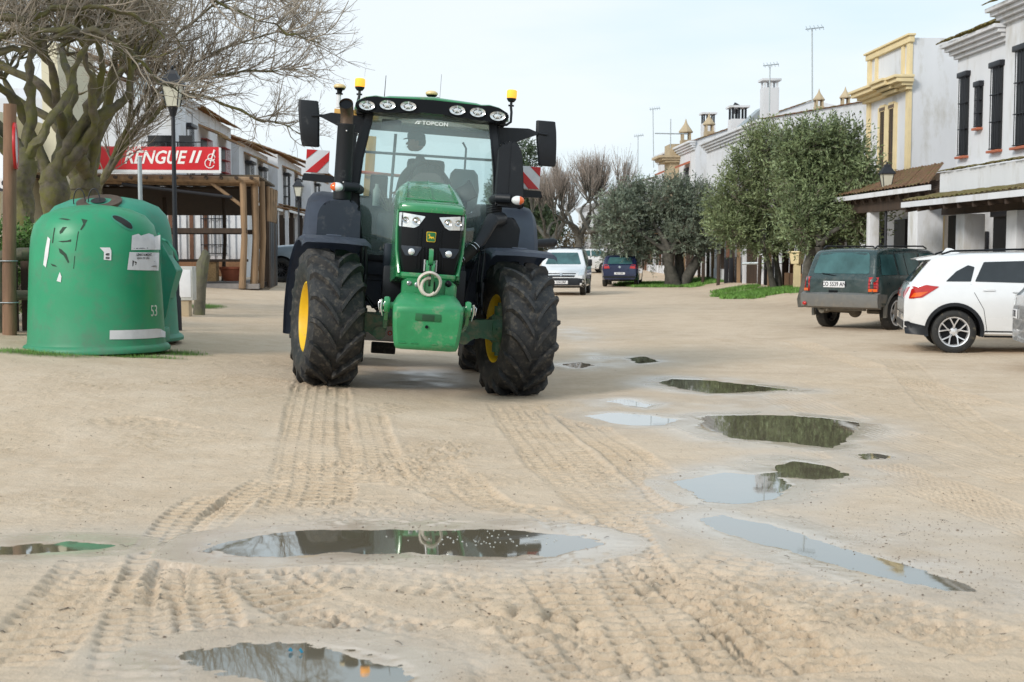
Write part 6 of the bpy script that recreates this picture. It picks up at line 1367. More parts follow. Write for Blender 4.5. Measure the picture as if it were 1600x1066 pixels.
def bare_tree(name, label, loc, seed, trunk_h, trunk_r, limbs, spec, lean=(0, 0), knuckle=1.0, group=None, twig=twigm, bk=bark, limb_dirs=None, limb_len=2.6, up=.05):
    rg = np.random.default_rng(seed); t = thing(name, label, 'tree', loc, 0, group); T_ = Tubes(); W = Tubes()
    n = 9; pts = [np.array([lean[0]*k/n, lean[1]*k/n, trunk_h*k/n-.1]) for k in range(n+1)]; rs = [trunk_r*(1.35 if k == 0 else 1.0+.12*math.sin(k*2.1+seed)+(.35*knuckle if k >= n-1 else 0)) for k in range(n+1)]
    T_.add([pts[0]+(pts[-1]-pts[0])*k/27+np.array([.03*math.sin(k*.9+seed), .03*math.cos(k*.7), 0]) for k in range(28)], list(np.interp(np.arange(28)/3, range(10), rs)), None, 20); top = pts[-1]; rr = rs[-1]
    T_.add([top+np.array([0, 0, -.1]), top+np.array([0, 0, .12]), top+np.array([0, 0, .26])], [rr, rr*.9, rr*.3], None, 12)
    segs = [8, 5, 4, 3, 3]
    def rec(p, d, lv, r0, L0):
        cnt, ln, ang, rad, bend = spec[lv]
        for k in range(cnt):
            f = rg.uniform(.18, 1.0) if lv else 1
            i = min(int(f*(len(p)-1)), len(p)-1); dd = p[min(i+1, len(p)-1)]-p[max(i-1, 0)]; dd = dd/(np.linalg.norm(dd)+1e-9); q = side_dir(rg, dd, rg.uniform(ang*.5, ang*1.25)); q[2] += up*2.2
            L_ = ln*rg.uniform(.6, 1.25)*(1.15-.45*f); pts_, _ = wander(rg, p[i], q, L_, segs[lv], bend, up); r_ = min(rad, r0*.8)
            (T_ if lv < 2 else W).add(pts_, r_, r_*(.5 if lv < len(spec)-1 else .45), 9 if lv < 2 else 4 if lv == 2 else 3)
            if lv+1 < len(spec): rec(pts_, None, lv+1, r_, L_)
    for k in range(limbs):
        d = np.array(limb_dirs[k], float) if limb_dirs else np.array([math.cos(2*math.pi*k/limbs+seed), math.sin(2*math.pi*k/limbs+seed), rg.uniform(.6, 1.3)])
        L_ = limb_len*rg.uniform(.85, 1.2)*(np.linalg.norm(d) if limb_dirs else 1)
        pts_, _ = wander(rg, top+np.array([0, 0, -.05]), d, L_, 22, .135, .02); r_ = trunk_r*rg.uniform(.55, .8); T_.add(pts_, r_, r_*.35, 14); rec(pts_, None, 0, r_*.6, L_)
    T_.out('trunk', bk, t); W.out('twigs', twig, t, 0); return t
SP = [(4, 1.7, .95, .050, .15), (6, 1.15, .8, .020, .15), (5, .85, .75, .0075, .14), (5, .5, .8, .0038, .13)]
pt = [((40, 470), 22.2, 3, 2.75, .16, [(-.5, -.3, 1.1), (.3, .5, 1.3), (.75, -.2, 1.0), (-.2, .6, 1.2)], 'leftmost mossy plane tree, right behind the wooden pole'),
      ((88, 465), 24.0, 5, 2.55, .19, [(-.6, .2, 1.2), (.1, -.4, 1.3), (.7, .0, 1.1), (1.1, -.2, .75), (.3, .7, 1.2)], 'middle mossy plane tree with swollen trunk, its crown spreading over the green containers'),
      ((137, 462), 25.5, 8, 2.5, .21, [(-.4, .3, 1.2), (.25, -.2, 1.35), (.55, .0, 1.3), (.5, -.25, 1.4), (.4, .6, 1.2), (.5, -.7, 1.1)], 'rightmost mossy plane tree, limbs reaching across the red banner')]
for (px, py), Y, seed, th_, tr_r, dirs, lab in pt:
    p = at(px, py, Y); bare_tree('plane_tree', lab, (p.x, Y, gz(p.x, Y)-.05), seed, th_, tr_r, len(dirs), SP, limb_dirs=dirs, group='bare plane trees on the left', limb_len=2.3, knuckle=.8, up=.06)
# long low branch of the near tree outside the frame
NT = thing('plane_tree', 'plane tree outside the left edge whose long mossy branches cross the top left corner', 'tree', (-8.6, 17.5, .4)); T_ = Tubes(); W = Tubes(); rg = np.random.default_rng(5)
def along(pxs, Y, r0, r1, dense=26, tl=.8):
    pts = [np.array(at(x, y, Y+dy))-np.array(NT.location) for x, y, dy in pxs]
    P = []; 
    for a, b in zip(pts, pts[1:]):
        for k in range(4): P.append(a+(b-a)*k/4+rg.normal(0, .015, 3))
    P.append(pts[-1]); T_.add(P, r0, r1, 9)
    for _ in range(dense):
        i = rg.integers(2, len(P)-1); d = P[i+1]-P[i-1] if i+1 < len(P) else P[i]-P[i-1]; d /= np.linalg.norm(d); q = side_dir(rg, d, rg.uniform(.4, 1.1)); q[2] += .3
        s_, _ = wander(rg, P[i], q, tl*rg.uniform(.5, 1.3), 5, .14, .06); W.add(s_, .014, .005, 4)
        for _ in range(6):
            j = rg.integers(1, 5); q2 = side_dir(rg, (s_[j+1]-s_[j-1])/np.linalg.norm(s_[j+1]-s_[j-1]) if j < 5 else q, .8); q2[2] += .2; s2, _ = wander(rg, s_[j], q2, tl*.5*rg.uniform(.5, 1.3), 3, .15, .05); W.add(s2, .006, .003, 3)
            for _ in range(2): s3, _ = wander(rg, s2[2], side_dir(rg, q2/np.linalg.norm(q2), .7), .2, 2, .15, .05); W.add(s3, .004, .002, 3)
T_.add([np.array([0, 0, -.2]), np.array([0, 0, 1.5]), np.array([.1, 0, 2.9]), np.array([.2, 0, 3.6])], [.26, .2, .22, .12], None, 12)
along([(-200, 230, 0), (-100, 110, 0), (-20, 62, 0), (40, 50, 0), (110, 42, .2), (180, 60, .4), (240, 120, .8), (300, 150, 1)], 17.5, .075, .012)
along([(-200, 230, 0), (-120, 60, 0), (-30, 20, 0), (30, 30, 0), (80, 14, .2), (140, 8, .3), (210, 20, .4), (260, 60, .6)], 17.5, .07, .012)
along([(-200, 230, 0), (-80, 140, 0), (0, 82, 0), (60, 68, 0), (110, 46, .1), (170, 55, .3)], 17.6, .06, .015, 14)
along([(-200, 230, 0), (-130, -20, 0), (-20, -10, 0), (60, -60, 0), (200, -20, .2), (330, 0, .4), (430, 40, .8), (500, 70, 1)], 17.5, .05, .008, 40)
T_.out('trunk', bark, NT); W.out('twigs', twigm, NT, 0)
# the long branch that reaches towards the tractor mirror
LB = thing('plane_tree', 'young plane tree behind the lamp, one long branch reaching out to the tractor mirror', 'tree', (at(140, 440, 27.5).x, 27.5, gz(-8, 27)), 0, 'bare plane trees on the left'); NT = LB; T_ = Tubes(); W = Tubes()
T_.add([np.array([0, 0, -.1]), np.array([.02, 0, 1.2]), np.array([.1, 0, 2.1]), np.array([.22, 0, 2.6])], [.15, .12, .13, .08], None, 10)
along([(150, 300, 0), (178, 243, 0), (232, 180, 0), (300, 145, 0), (345, 158, 0), (400, 185, -.2), (440, 195, -.3), (472, 212, -.4)], 27.5, .06, .008, 46, 1.2)
along([(150, 300, 0), (215, 205, 0), (240, 150, 0), (300, 100, 0), (360, 70, 0), (430, 50, 0), (500, 60, 0)], 27.5, .055, .006, 80, 1.4)
along([(150, 300, 0), (200, 200, 0), (235, 130, 0), (270, 60, 0), (330, 10, 0), (400, -10, 0), (470, 10, 0)], 27.5, .055, .006, 80, 1.4)
along([(225, 200, 0), (290, 125, 0), (350, 115, 0), (420, 110, 0), (490, 105, 0)], 27.2, .04, .006, 60, 1.2)
along([(150, 300, 0), (200, 200, 0), (215, 60, 0), (225, -40, 0)], 27.8, .05, .01, 60, 1.4)
T_.out('trunk', bark, LB); W.out('twigs', twigm, LB, 0)
# far bare trees
SPF = [(5, 2.6, .5, .045, .07), (5, 2.0, .45, .024, .07), (6, 1.5, .45, .013, .08)]
tw2 = mat('pale_twigs', (.31, .26, .225), .9, var=.25)
for px, Y, seed, h_, lab in ((905, 96, 21, 2.2, 'far bare tree with upright pale branches behind the white van'), (928, 90, 22, 2.4, 'far bare tree with a dark forked trunk beside the blue hatchback'), (862, 104, 23, 1.6, 'low bare brown tree far behind the tractor wheel')):
    p = at(px, 420, Y); bare_tree('bare_tree', lab, (p.x, Y, gz(p.x, Y)), seed, h_, .24, 6, SPF, group='bare trees at the end of the street', twig=tw2, bk=olbark, limb_len=3.0, up=.12, knuckle=.3)
def leafcloud(rg, lumps, n, leaf, spray, tone_up=.35, droop=0.0, flat=.45):
    """sprays of small leaves: (centre, radii) lumps; returns verts, faces"""
    w = np.array([l[1][0]*l[1][1]*l[1][2] for l in lumps])**.75; w /= w.sum(); ch = rg.choice(len(lumps), n, p=w)
    C = np.array([l[0] for l in lumps])[ch]; Rr = np.array([l[1] for l in lumps])[ch]; u = rg.normal(0, 1, (n, 3)); u /= np.linalg.norm(u, axis=1)[:, None]; rad = rg.uniform(.2, 1.0, n)**.6*np.where(rg.random(n) < .10, 1.07, 1)
    O = C+u*Rr*rad[:, None]; D = u*.9+rg.normal(0, .45, (n, 3)); D[:, 2] += tone_up-droop; D /= np.linalg.norm(D, axis=1)[:, None]
    k = spray[0]; Ls = spray[1]*rg.uniform(.5, 1.5, n); t = (np.arange(k)+.5)/k
    P = O[:, None]+D[:, None]*(t[None, :, None]*Ls[:, None, None])+rg.normal(0, .012*leaf[0]/.1, (n, k, 3)); P = P.reshape(-1, 3); Dd = np.repeat(D, k, 0)
    s_ = rg.normal(0, 1, P.shape); s_ -= Dd*(s_*Dd).sum(1)[:, None]; s_ /= np.linalg.norm(s_, axis=1)[:, None]
    ld = Dd*.7+s_*.75; ld /= np.linalg.norm(ld, axis=1)[:, None]; sd_ = np.cross(ld, rg.normal(0, 1, P.shape)); sd_ /= np.linalg.norm(sd_, axis=1)[:, None]
    l = leaf[0]*rg.uniform(.6, 1.3, len(P))[:, None]; w_ = leaf[1]*rg.uniform(.7, 1.3, len(P))[:, None]
    V_ = np.stack([P, P+ld*l*.5+sd_*w_, P+ld*l, P+ld*l*.5-sd_*w_], 1).reshape(-1, 3); F_ = np.arange(len(P)*4).reshape(-1, 4); return V_, F_, O, D, Ls
def olive(label, px, py, Y, seed, lumps, trunk, n, lm, group, leaf=(.13, .022)):
    rg = np.random.default_rng(seed); p = at(px, py, Y); t = thing('olive_tree', label, 'tree', (p.x, Y, gz(p.x, Y)), 0, group); T_ = Tubes()
    h = trunk['h']
    for k in range(trunk['n']):
        a = 2*math.pi*k/trunk['n']+seed; b0 = np.array([math.cos(a)*trunk['r']*.7, math.sin(a)*trunk['r']*.5, -.1]); q = np.array([math.cos(a)*.35+trunk.get('lean', 0), math.sin(a)*.3, 1.4]); pts_, dd = wander(rg, b0, q, h, 6, .12, 0); T_.add(pts_, trunk['r']*.75, trunk['r']*.42, 9)
        for c, r_ in [lumps[i] for i in rg.choice(len(lumps), min(5, len(lumps)), replace=False)]:
            c = np.array(c); e = pts_[-1]; mid = (e+c)/2+rg.normal(0, .15, 3); T_.add([e, e+(mid-e)*.5+rg.normal(0, .05, 3), mid, (mid+c)/2+rg.normal(0, .08, 3), c], trunk['r']*.36, .02, 6)
    T_.out('trunk', olbark, t); V_, F_, O, D, Ls = leafcloud(rg, lumps, int(n*.95), leaf, (16, .58), .5)
    W = Tubes()
    for o_, d_, l_ in list(zip(O, D, Ls))[::4]: W.add([o_-d_*l_*.8, o_, o_+d_*l_*.9], .011, .004, 3)
    W.out('twigs', twigm, t, 0); raw('crown', V_, F_, lm, t, 0); return t
def lumps_px(cx, Y, lst):         # lumps given as pixel centre and radii at the tree's own distance
    p0 = at(cx, 400, Y); g = gz(p0.x, Y); out = []; rg = np.random.default_rng(len(lst))
    for x, y, rx, ry in lst:
        y += 10
        q = at(x, y, Y); s_ = Y/2000; dy_ = rg.uniform(-1.0, 1.0)*.8; out.append(((q.x-p0.x, dy_, q.z-g), (rx*s_, max(rx, ry)*s_*.9, ry*s_)))
    return out
ol1 = leafmat('grey_olive_leaves', (.10, .125, .092), .5, (.17, .205, .15)); ol2 = leafmat('green_olive_leaves', (.11, .145, .06), .5, (.19, .23, .11)); ol3 = leafmat('bright_olive_leaves', (.10, .14, .06), .5, (.18, .225, .11))
olive('broad dark olive tree with a thick gnarled trunk, nearest the blue hatchback', 1057, 437, 61, 3, lumps_px(1057, 61, [(965, 330, 26, 34), (985, 365, 30, 30), (1000, 305, 30, 26), (1040, 300, 32, 24), (1080, 308, 32, 26), (1030, 345, 36, 30), (1075, 350, 36, 32), (1105, 335, 22, 34), (955, 370, 20, 24), (1010, 385, 26, 14), (1095, 372, 24, 14)]), dict(h=1.9, r=.42, n=4), 3600, ol1, 'olive trees on the right', (.16, .024))
olive('light green olive tree on a slim leaning trunk, middle of the right-hand group', 1214, 448, 47.5, 4, lumps_px(1214, 47.5, [(1150, 290, 24, 30), (1128, 320, 18, 24), (1190, 372, 26, 14), (1135, 345, 22, 24), (1175, 250, 28, 28), (1195, 218, 26, 24), (1160, 335, 32, 28), (1200, 300, 34, 36), (1225, 260, 26, 34), (1210, 350, 34, 24), (1145, 355, 20, 18), (1235, 325, 22, 28)]), dict(h=2.0, r=.17, n=2, lean=-.2), 3300, ol2, 'olive trees on the right', (.14, .022))
olive('tallest olive tree with a bushy green crown, directly behind the dark green car', 1268, 440, 36.5, 5, lumps_px(1268, 36.5, [(1255, 225, 28, 26), (1250, 345, 22, 26), (1345, 300, 18, 24), (1335, 365, 22, 18), (1285, 210, 26, 18), (1318, 222, 24, 22), (1268, 262, 30, 28), (1305, 262, 36, 34), (1330, 270, 26, 30), (1262, 310, 28, 28), (1300, 315, 34, 30), (1335, 325, 22, 26), (1285, 350, 34, 22), (1320, 355, 24, 16)]), dict(h=1.9, r=.26, n=3), 3800, ol3, 'olive trees on the right', (.13, .021))
# pines and scrub behind the tractor
pm = leafmat('pine_needles', (.035, .06, .03), .45, (.07, .10, .05), 1.0); bm_ = leafmat('brown_scrub', (.11, .09, .055), .4, (.17, .14, .09), 1.0)
for px, Y, seed, top, wd, lab in ((815, 112, 31, 225, 55, 'dark pine tree seen between the tractor cab and its mirror'), (845, 118, 32, 300, 38, 'smaller grey green pine right of the cab'), (790, 125, 33, 250, 40, 'pine tree hidden mostly behind the tractor cab')):
    p = at(px, 415, Y); rg = np.random.default_rng(seed); t = thing('pine_tree', lab, 'tree', (p.x, Y, gz(p.x, Y)), 0, 'pines beyond the street'); H = at(px, top, Y).z-gz(p.x, Y); s_ = Y/2000
    T_ = Tubes(); T_.add([np.array([0, 0, -.1]), np.array([.1, 0, H*.5]), np.array([0, 0, H*.95])], .25, .05, 8)
    lm_ = [((rg.uniform(-.6, .6)*wd*s_*(1-.6*f), rg.uniform(-1, 1), H*(.3+.62*f)), (wd*s_*.45*(1-.45*f), wd*s_*.45*(1-.4*f), .9)) for f in np.linspace(0, 1, 12)]
    for c, _ in lm_: T_.add([np.array([0, 0, c[2]-.5]), np.array(c)], .06, .02, 5)
    T_.out('trunk', olbark, t); V_, F_, *_ = leafcloud(rg, lm_, 1500, (.30, .05), (12, .7)); raw('crown', V_, F_, pm, t, 0)
rg = np.random.default_rng(55); lm_ = [((x, 128+rg.uniform(-4, 4), rg.uniform(1.0, 3.2)), (3, 3, rg.uniform(1.5, 3))) for x in np.arange(-46, 34, 2.2)]
V_, F_, *_ = leafcloud(rg, lm_, 6000, (.4, .07), (10, .9)); tag(raw('far_scrub', V_, F_, bm_, None, 0), kind='stuff')
# hedge at the left edge
rg = np.random.default_rng(9); hx = at(10, 400, 19.8).x; hg = gz(hx, 19.8); HG_ = thing('hedge', 'clipped green hedge behind the log fence at the left edge', 'hedge', (hx-.2, 19.8, hg)); lm_ = [((x, 0, z), (.42, .4, .30)) for x in np.arange(-2.6, 1.0, .35) for z in (.55, .9, 1.2)]
V_, F_, *_ = leafcloud(rg, lm_, 3200, (.07, .014), (10, .16)); raw('leaves', V_, F_, leafmat('hedge_leaves', (.05, .11, .025), .5, (.09, .17, .04)), HG_, 0)
T_ = Tubes()
for k in range(60): x = rg.uniform(-2.6, 1); s_, _ = wander(rg, np.array([x, rg.uniform(-.25, .25), 0]), np.array([rg.normal(0, .4), -.1, 1]), 1.1, 4, .2); T_.add(s_, .012, .005, 4)
T_.out('stems', twigm, HG_)
# grass blades
gi = np.argwhere((grassy > .12)); rg = np.random.default_rng(3); vv, ff = [], []
cellw = np.outer(np.gradient(ys), np.gradient(xs)); pr_ = cellw[gi[:, 0], gi[:, 1]]*grassy[gi[:, 0], gi[:, 1]]*(1.0/(1+.02*ys[gi[:, 0]])); pr_ /= pr_.sum(); NB = 60000; c_ = rg.choice(len(gi), NB, p=pr_); I = gi[c_]
px_ = xs[I[:, 1]]+rg.uniform(-.5, .5, NB)*np.gradient(xs)[I[:, 1]]; py_ = ys[I[:, 0]]+rg.uniform(-.5, .5, NB)*np.gradient(ys)[I[:, 0]]; pz_ = Z[I[:, 0], I[:, 1]]-.01
far_ = py_ > 30; hh = np.where(far_, rg.uniform(.05, .17, NB), rg.uniform(.015, .06, NB)); ww = np.where(far_, .022, .0035); aa = rg.uniform(0, 6.28, NB); lx = rg.normal(0, .35, NB)*hh; ly = rg.normal(0, .35, NB)*hh
P0 = np.stack([px_, py_, pz_], 1); dx = np.stack([np.cos(aa)*ww, np.sin(aa)*ww, 0*aa], 1); tp_ = P0+np.stack([lx, ly, hh], 1); V_ = np.stack([P0-dx, P0+dx, tp_], 1).reshape(-1, 3)
tag(raw('grass', V_, np.arange(NB*3).reshape(-1, 3), leafmat('grass_blades', (.085, .19, .03), .4, (.15, .30, .06), 3), None, 0), kind='stuff')

# ------------------------------------------------------------------ street furniture on the left
bing = mat('bin_green', (.018, .27, .125), .42, var=.10, vs_=1.6, dirt=(.10, .17, .12), dirt_amt=.45, dirt_scale=3.5, dirt_low=(.0, .7, .55)); bing2 = mat('weathered_bin_green', (.035, .27, .175), .55, var=.12, vs_=2, dirt=(.16, .20, .15), dirt_amt=.4, dirt_scale=5, dirt_low=(.0, .6, .5))
blk = mat('dull_black', (.015, .015, .014), .7)
def glass_bin(label, px, py, Y, rz, m, R_=.875, H=1.87, grp='green glass containers'):
    p = at(px, py, Y); g = gz(p.x, Y); t = thing('bottle_bank', label, 'container', (p.x, Y, g-.02), rz, grp); b = BM()
    prof = [(R_*1.00, 0), (R_*1.045, .012), (R_*1.05, .05), (R_*1.02, .085), (R_*.985, .10), (R_*.972, .14), (R_*.955, .5), (R_*.93, .95), (R_*.905, H*.70), (R_*.885, H*.78), (R_*.84, H*.86), (R_*.72, H*.925), (R_*.5, H*.97), (R_*.25, H*.99), (.001, H)]
    lathe(b, prof, Matrix.Diagonal((1, .92, 1, 1)), 72); o = bpart('shell', b, m, t, 45); return t, o, bvh_of(o)
def stick(t, bv, poly, m, n, off=.007, res=.03, rad=.008, a=0, par=None, thick=0):
    d = Vector((math.sin(a), math.cos(a), 0)); r_ = Vector((math.cos(a), -math.sin(a), 0)); return bpart(n, patch(rpoly(poly, rad) if rad else poly, -d*3, r_, (0, 0, 1), d, bv, off, res, thick), m, par or t, 40)
t1, o1, v1 = glass_bin('nearer domed green bottle bank with torn stickers and the number 53', 152, 548, 16.4, 0, bing)
S = 122.; LX = t1.location.x; LZ = t1.location.z
def bp(px, py, Yf=15.75): q = at(px, py, Yf); return (q.x-LX, q.z-LZ)
def bpoly(pts): return [bp(*q) for q in pts]
paper = mat('torn_paper', (.66, .66, .68), .8, var=.08, vs_=8); ink = mat('sticker_ink', (.02, .02, .022), .6); scuff = mat('tar_scuff', (.02, .05, .03), .8)
s1 = stick(t1, v1, bpoly([(198, 368), (205, 365), (208, 368), (215, 364), (222, 369), (231, 366), (231, 390), (198, 391)]), paper, 'sticker', rad=0)
s2 = stick(t1, v1, bpoly([(196, 394), (230, 395), (229, 424), (194, 422)]), paper, 'sticker', rad=0)
stick(t1, v1, bpoly([(157, 387), (171, 387), (173, 392), (173, 407), (163, 406), (163, 394)]), paper, 'sticker', rad=0); stick(t1, v1, bpoly([(74, 370), (79, 374), (76, 400), (72, 418), (67, 414), (70, 392)]), paper, 'sticker', rad=0)
stick(t1, v1, bpoly([(97, 425), (100, 432), (99, 441), (92, 439)]), paper, 'sticker', rad=0); stick(t1, v1, bpoly([(173, 516), (228, 517), (239, 523), (239, 532), (173, 530)]), paper, 'sticker', rad=0)
def bin_text(s, px, py, size, m, par=None, Yf=15.70, **k):
    x, z = bp(px, py, 15.75); h = next((q for q in (v1.ray_cast(Vector((x+e_, -3, z+e_*.7)), Vector((0, 1, 0))) for e_ in (0, .003, -.004, .01, -.02, .05, -.1, -.2)) if q[0] is not None), None); n = h[1]; n = n if n.y < 0 else -n; r_ = Vector((-n.y, n.x, 0)).normalized()
    q = text_bm(s, size, facing(h[0]+n*.008, r_, (0, 0, 1)), depth=.0005, **k); return bpart('sticker_lettering', q, m, par or t1, 0)
bin_text('LENAS ALMONT.', 213, 398.5, .045, ink, s2, bold=.001, squash=.78); bin_text('VENTA DE LEÑA', 212, 404, .036, ink, s2, squash=.8)
wp_ = mat('stencil_white', (.55, .62, .56), .7, var=.2); q = bin_text('53', 225, 489, .20, wp_, None, squash=.75); bin_text('485', 168, 398, .04, ink, None, squash=.8, bold=.002); bin_text('430', 168, 403.5, .04, ink, None, squash=.8, bold=.002)
stick(t1, v1, bpoly([(200, 407), (205, 410), (209, 416), (203, 414), (200, 417)]), ink, 'sticker_print', off=.007, rad=0, par=s2); stick(t1, v1, bpoly([(222, 409), (225, 409), (224, 414), (227, 417), (220, 417), (223, 413)]), ink, 'sticker_print', off=.007, rad=0, par=s2); stick(t1, v1, bpoly([(201, 388), (220, 387), (220, 388), (201, 389)]), ink, 'sticker_print', off=.007, rad=0, par=s1)
rg2 = random.Random(4)
for pl in ([(88, 342), (95, 341), (104, 342), (110, 344), (104, 344.5), (95, 343)], [(126, 342), (136, 344), (134, 352), (129, 360), (127, 359), (131, 350), (128, 345)], [(94, 362), (99, 355), (106, 355), (103, 358), (99, 364), (95, 366)], [(84, 356), (86, 356), (84, 380), (82, 380)], [(92, 377), (108, 376), (114, 374), (114, 378), (100, 379)], [(94, 388), (99, 390), (107, 397), (112, 410), (110, 411), (103, 400), (96, 395)], [(80, 412), (88, 414), (92, 417), (84, 416)], [(120, 400), (121, 400), (119.5, 420), (118.5, 420)], [(124, 362), (125.5, 362), (122, 392), (121, 392)]): stick(t1, v1, bpoly(pl), scuff, 'scuff_mark', off=.003, rad=0, res=.05)
for nm_, rx_, ry_, off_, m_ in (('mouth_rim', .155, .075, .006, bing2), ('bottle_mouth', .135, .050, .010, blk)):
    h = v1.ray_cast(Vector((.50, -.46, 5)), Vector((0, 0, -1))); n = h[1] if h[1].z > 0 else -h[1]; n = n.normalized(); u_ = Vector((.93, .1, -.36)); u_ = (u_-n*u_.dot(n)).normalized()
    bpart(nm_, patch(ellipse(0, 0, rx_, ry_), h[0]+n*1.0, u_, n.cross(u_), -n, v1, off_, .03), m_, t1)
t2, o2, v2 = glass_bin('farther weathered green bottle bank behind the first, with lifting hooks and an open side flap', 172, 540, 17.9, 0, bing2, R_=.965, H=2.02)
H2 = 2.02
b = BM()
for dx in (-.10, .10):
    tube(b, [(dx+.13*math.cos(R(a))*.6-.1, -.55, H2-.10+.17*math.sin(R(a))) for a in range(-40, 225, 15)], .008, 8)
bpart('lifting_hook', b, iron, t2); b = BM(); lathe(b, [(.30, -.07), (.30, -.015), (.22, .0), (.10, -.03), (.001, -.03)], M4((.05, -.50, H2-.08), (R(20), 0, 0)), 28); bpart('hatch_ring', b, MT['rust'], t2); b = BM(); lathe(b, [(.10, 0), (.001, .005)], M4((.05, -.53, H2-.085), (R(25), 0, 0)), 20); bpart('hatch_hole', b, blk, t2)
fl = [(.80, 1.38), (.86, 1.36), (1.00, 1.10), (1.06, .98), (.98, .70), (.90, .35), (.84, .28), (.80, .30)]; b = BM(); prism(b, fl, -.42, -.36, 'y', bev=.008); prism(b, [(.90, 1.20), (1.055, .99), (.97, .72), (.93, .60)], -.36, -.05, 'y', bev=.008); bpart('side_flap', b, bing2, t2)
b = BM(); tube(b, [(.82, -.30, 1.42), (.92, -.32, 1.38), (1.02, -.34, 1.25), (1.06, -.34, 1.12)], .02, 8); bpart('flap_arm', b, bing2, t2)
b = BM(); box(b, (.72, -.52, .12), (.46, .3, .20), bev=.04); tube(b, [(.60, -.66, .2), (.60, -.66, 1.35)], .03, 8); tube(b, [(.86, -.40, .2), (.84, -.42, 1.5)], .025, 8); bpart('frame_leg', b, bing2, t2)
# wooden pole with a round sign seen edge-on
p = at(20, 545, 17.6); g = gz(p.x, 17.6); PO = thing('wooden_pole', 'tall round wooden pole with two wire bands at the left edge', 'pole', (p.x-.04, 17.6, g-.1)); pw = mat('pole_wood', (.20, .115, .07), .8, var=.45, vs_=5, aniso=(1, 1, .15), bump=.5, bs=40)
b = BM(); tube(b, [(0, 0, 0), (.02, 0, 1.0), (.06, 0, 2.2), (.09, 0, 3.25)], [.098, .092, .088, .085], 18); bpart('shaft', b, pw, PO); b = BM()
for z in (.55, 1.12): tube(b, [(.11*math.cos(a)+.02, .11*math.sin(a), z) for a in [k*2*math.pi/20 for k in range(20)]], .008, 6, closed=True); tube(b, [(.02, -.105, z), (-.9, -.105, z+.01)], .007, 6)
bpart('wire_band', b, MT['galv'], PO)
RS = thing('round_sign', 'round red-rimmed traffic sign seen edge-on beside the wooden pole', 'sign', (p.x+.13, 17.55, g+2.58)); Ms = M4((0, 0, 0), (R(90), 0, R(107))); b = BM(); lathe(b, [(.001, -.012), (.30, -.012), (.315, 0), (.30, .012), (.001, .012)], Ms, 40); o = bpart('sign_disc', b, MT['whiteref'], RS); b = BM(); lathe(b, [(.25, .015), (.25, .019), (.312, .019), (.318, 0), (.312, -.019), (.25, -.019)], Ms, 40); bpart('sign_rim', b, MT['redpaint'], RS)
# log fence
lf = mat('grey_log', (.13, .12, .09), .9, var=.35, vs_=6, bump=.6, bs=30, dirt=(.12, .13, .05), dirt_amt=.5); q = at(0, 430, 17.9); LF = thing('log_fence', 'low weathered log fence in front of the hedge at the left edge', 'fence', (q.x, 17.9, gz(q.x, 17.9)))
b = BM(); tube(b, [(-1.2, 0, 1.02), (-.1, 0, 1.04), (.28, .05, 1.10), (.62, .35, 1.10), (.9, .8, 1.08)], .085, 12); bpart('top_rail', b, lf, LF); b = BM(); tube(b, [(-1.2, .02, .5), (.2, .05, .52), (.7, .5, .5)], .07, 12); bpart('lower_rail', b, lf, LF)
for x, y in ((-.9, .05), (-.05, .02), (.42, .2)): b = BM(); tube(b, [(x, y, -.1), (x, y, 1.08)], .095, 12); bpart('post', b, lf, LF)
b = BM()
for k in range(9): box(b, (-.9+k*.19, .16+.03*k, .5), (.15, .03, 1.0))
bpart('back_boards', b, dwood, LF)
# electrical box on a pedestal and a worn stump, beyond the containers
q = at(292, 492, 23.5); g = gz(q.x, 23.5); EB = thing('utility_box', 'white utility box on a squat pedestal beside the open container flap', 'box', (q.x, 23.5, g)); b = BM(); box(b, (0, 0, .60), (.30, .3, .62), bev=.015); bpart('cabinet', b, mat('aged_white', (.5, .5, .47), .6, var=.12, dirt=(.25, .23, .18), dirt_amt=.4), EB); b = BM(); box(b, (-.03, 0, .14), (.2, .24, .32), bev=.02); bpart('pedestal', b, tanst, EB); bx1('cabinet_door', (0, -.155, .60), (.24, .012, .5), MT['white'], EB, bev=.003)
ST = thing('tree_stump', 'short knobbly wooden stump behind the white utility box', 'stump', (q.x+.12, 24.1, g)); b = BM(); tube(b, [(-.05, 0, -.05), (0, 0, .5), (.04, 0, .95), (.10, 0, 1.12), (.08, 0, 1.22)], [.12, .10, .12, .09, .03], 12); bpart('stump_body', b, lf, ST)
# cut posts and pots under the pergola
PT = thing('plant_pot', 'round terracotta pot on the pergola floor', 'pot', (at(362, 428, 38).x, 38, gz(-8, 38)+.12)); b = BM(); lathe(b, [(.001, 0), (.24, 0), (.34, .34), (.37, .36), (.37, .42), (.33, .42), (.3, .36), (.001, .36)], Matrix.Identity(4), 28); bpart('pot_body', b, terr, PT)
CX = thing('crate', 'square brown woven crate on the pergola floor', 'crate', (at(329, 435, 37.3).x, 37.3, gz(-8, 37)+.12)); bx1('crate_body', (0, 0, .30), (.42, .40, .58), mat('woven_cane', (.33, .21, .10), .85, var=.35, vs_=20, bump=.6, bs=60), CX, bev=.02); bx1('crate_rim', (0, 0, .60), (.46, .44, .05), brick, CX, bev=.01)
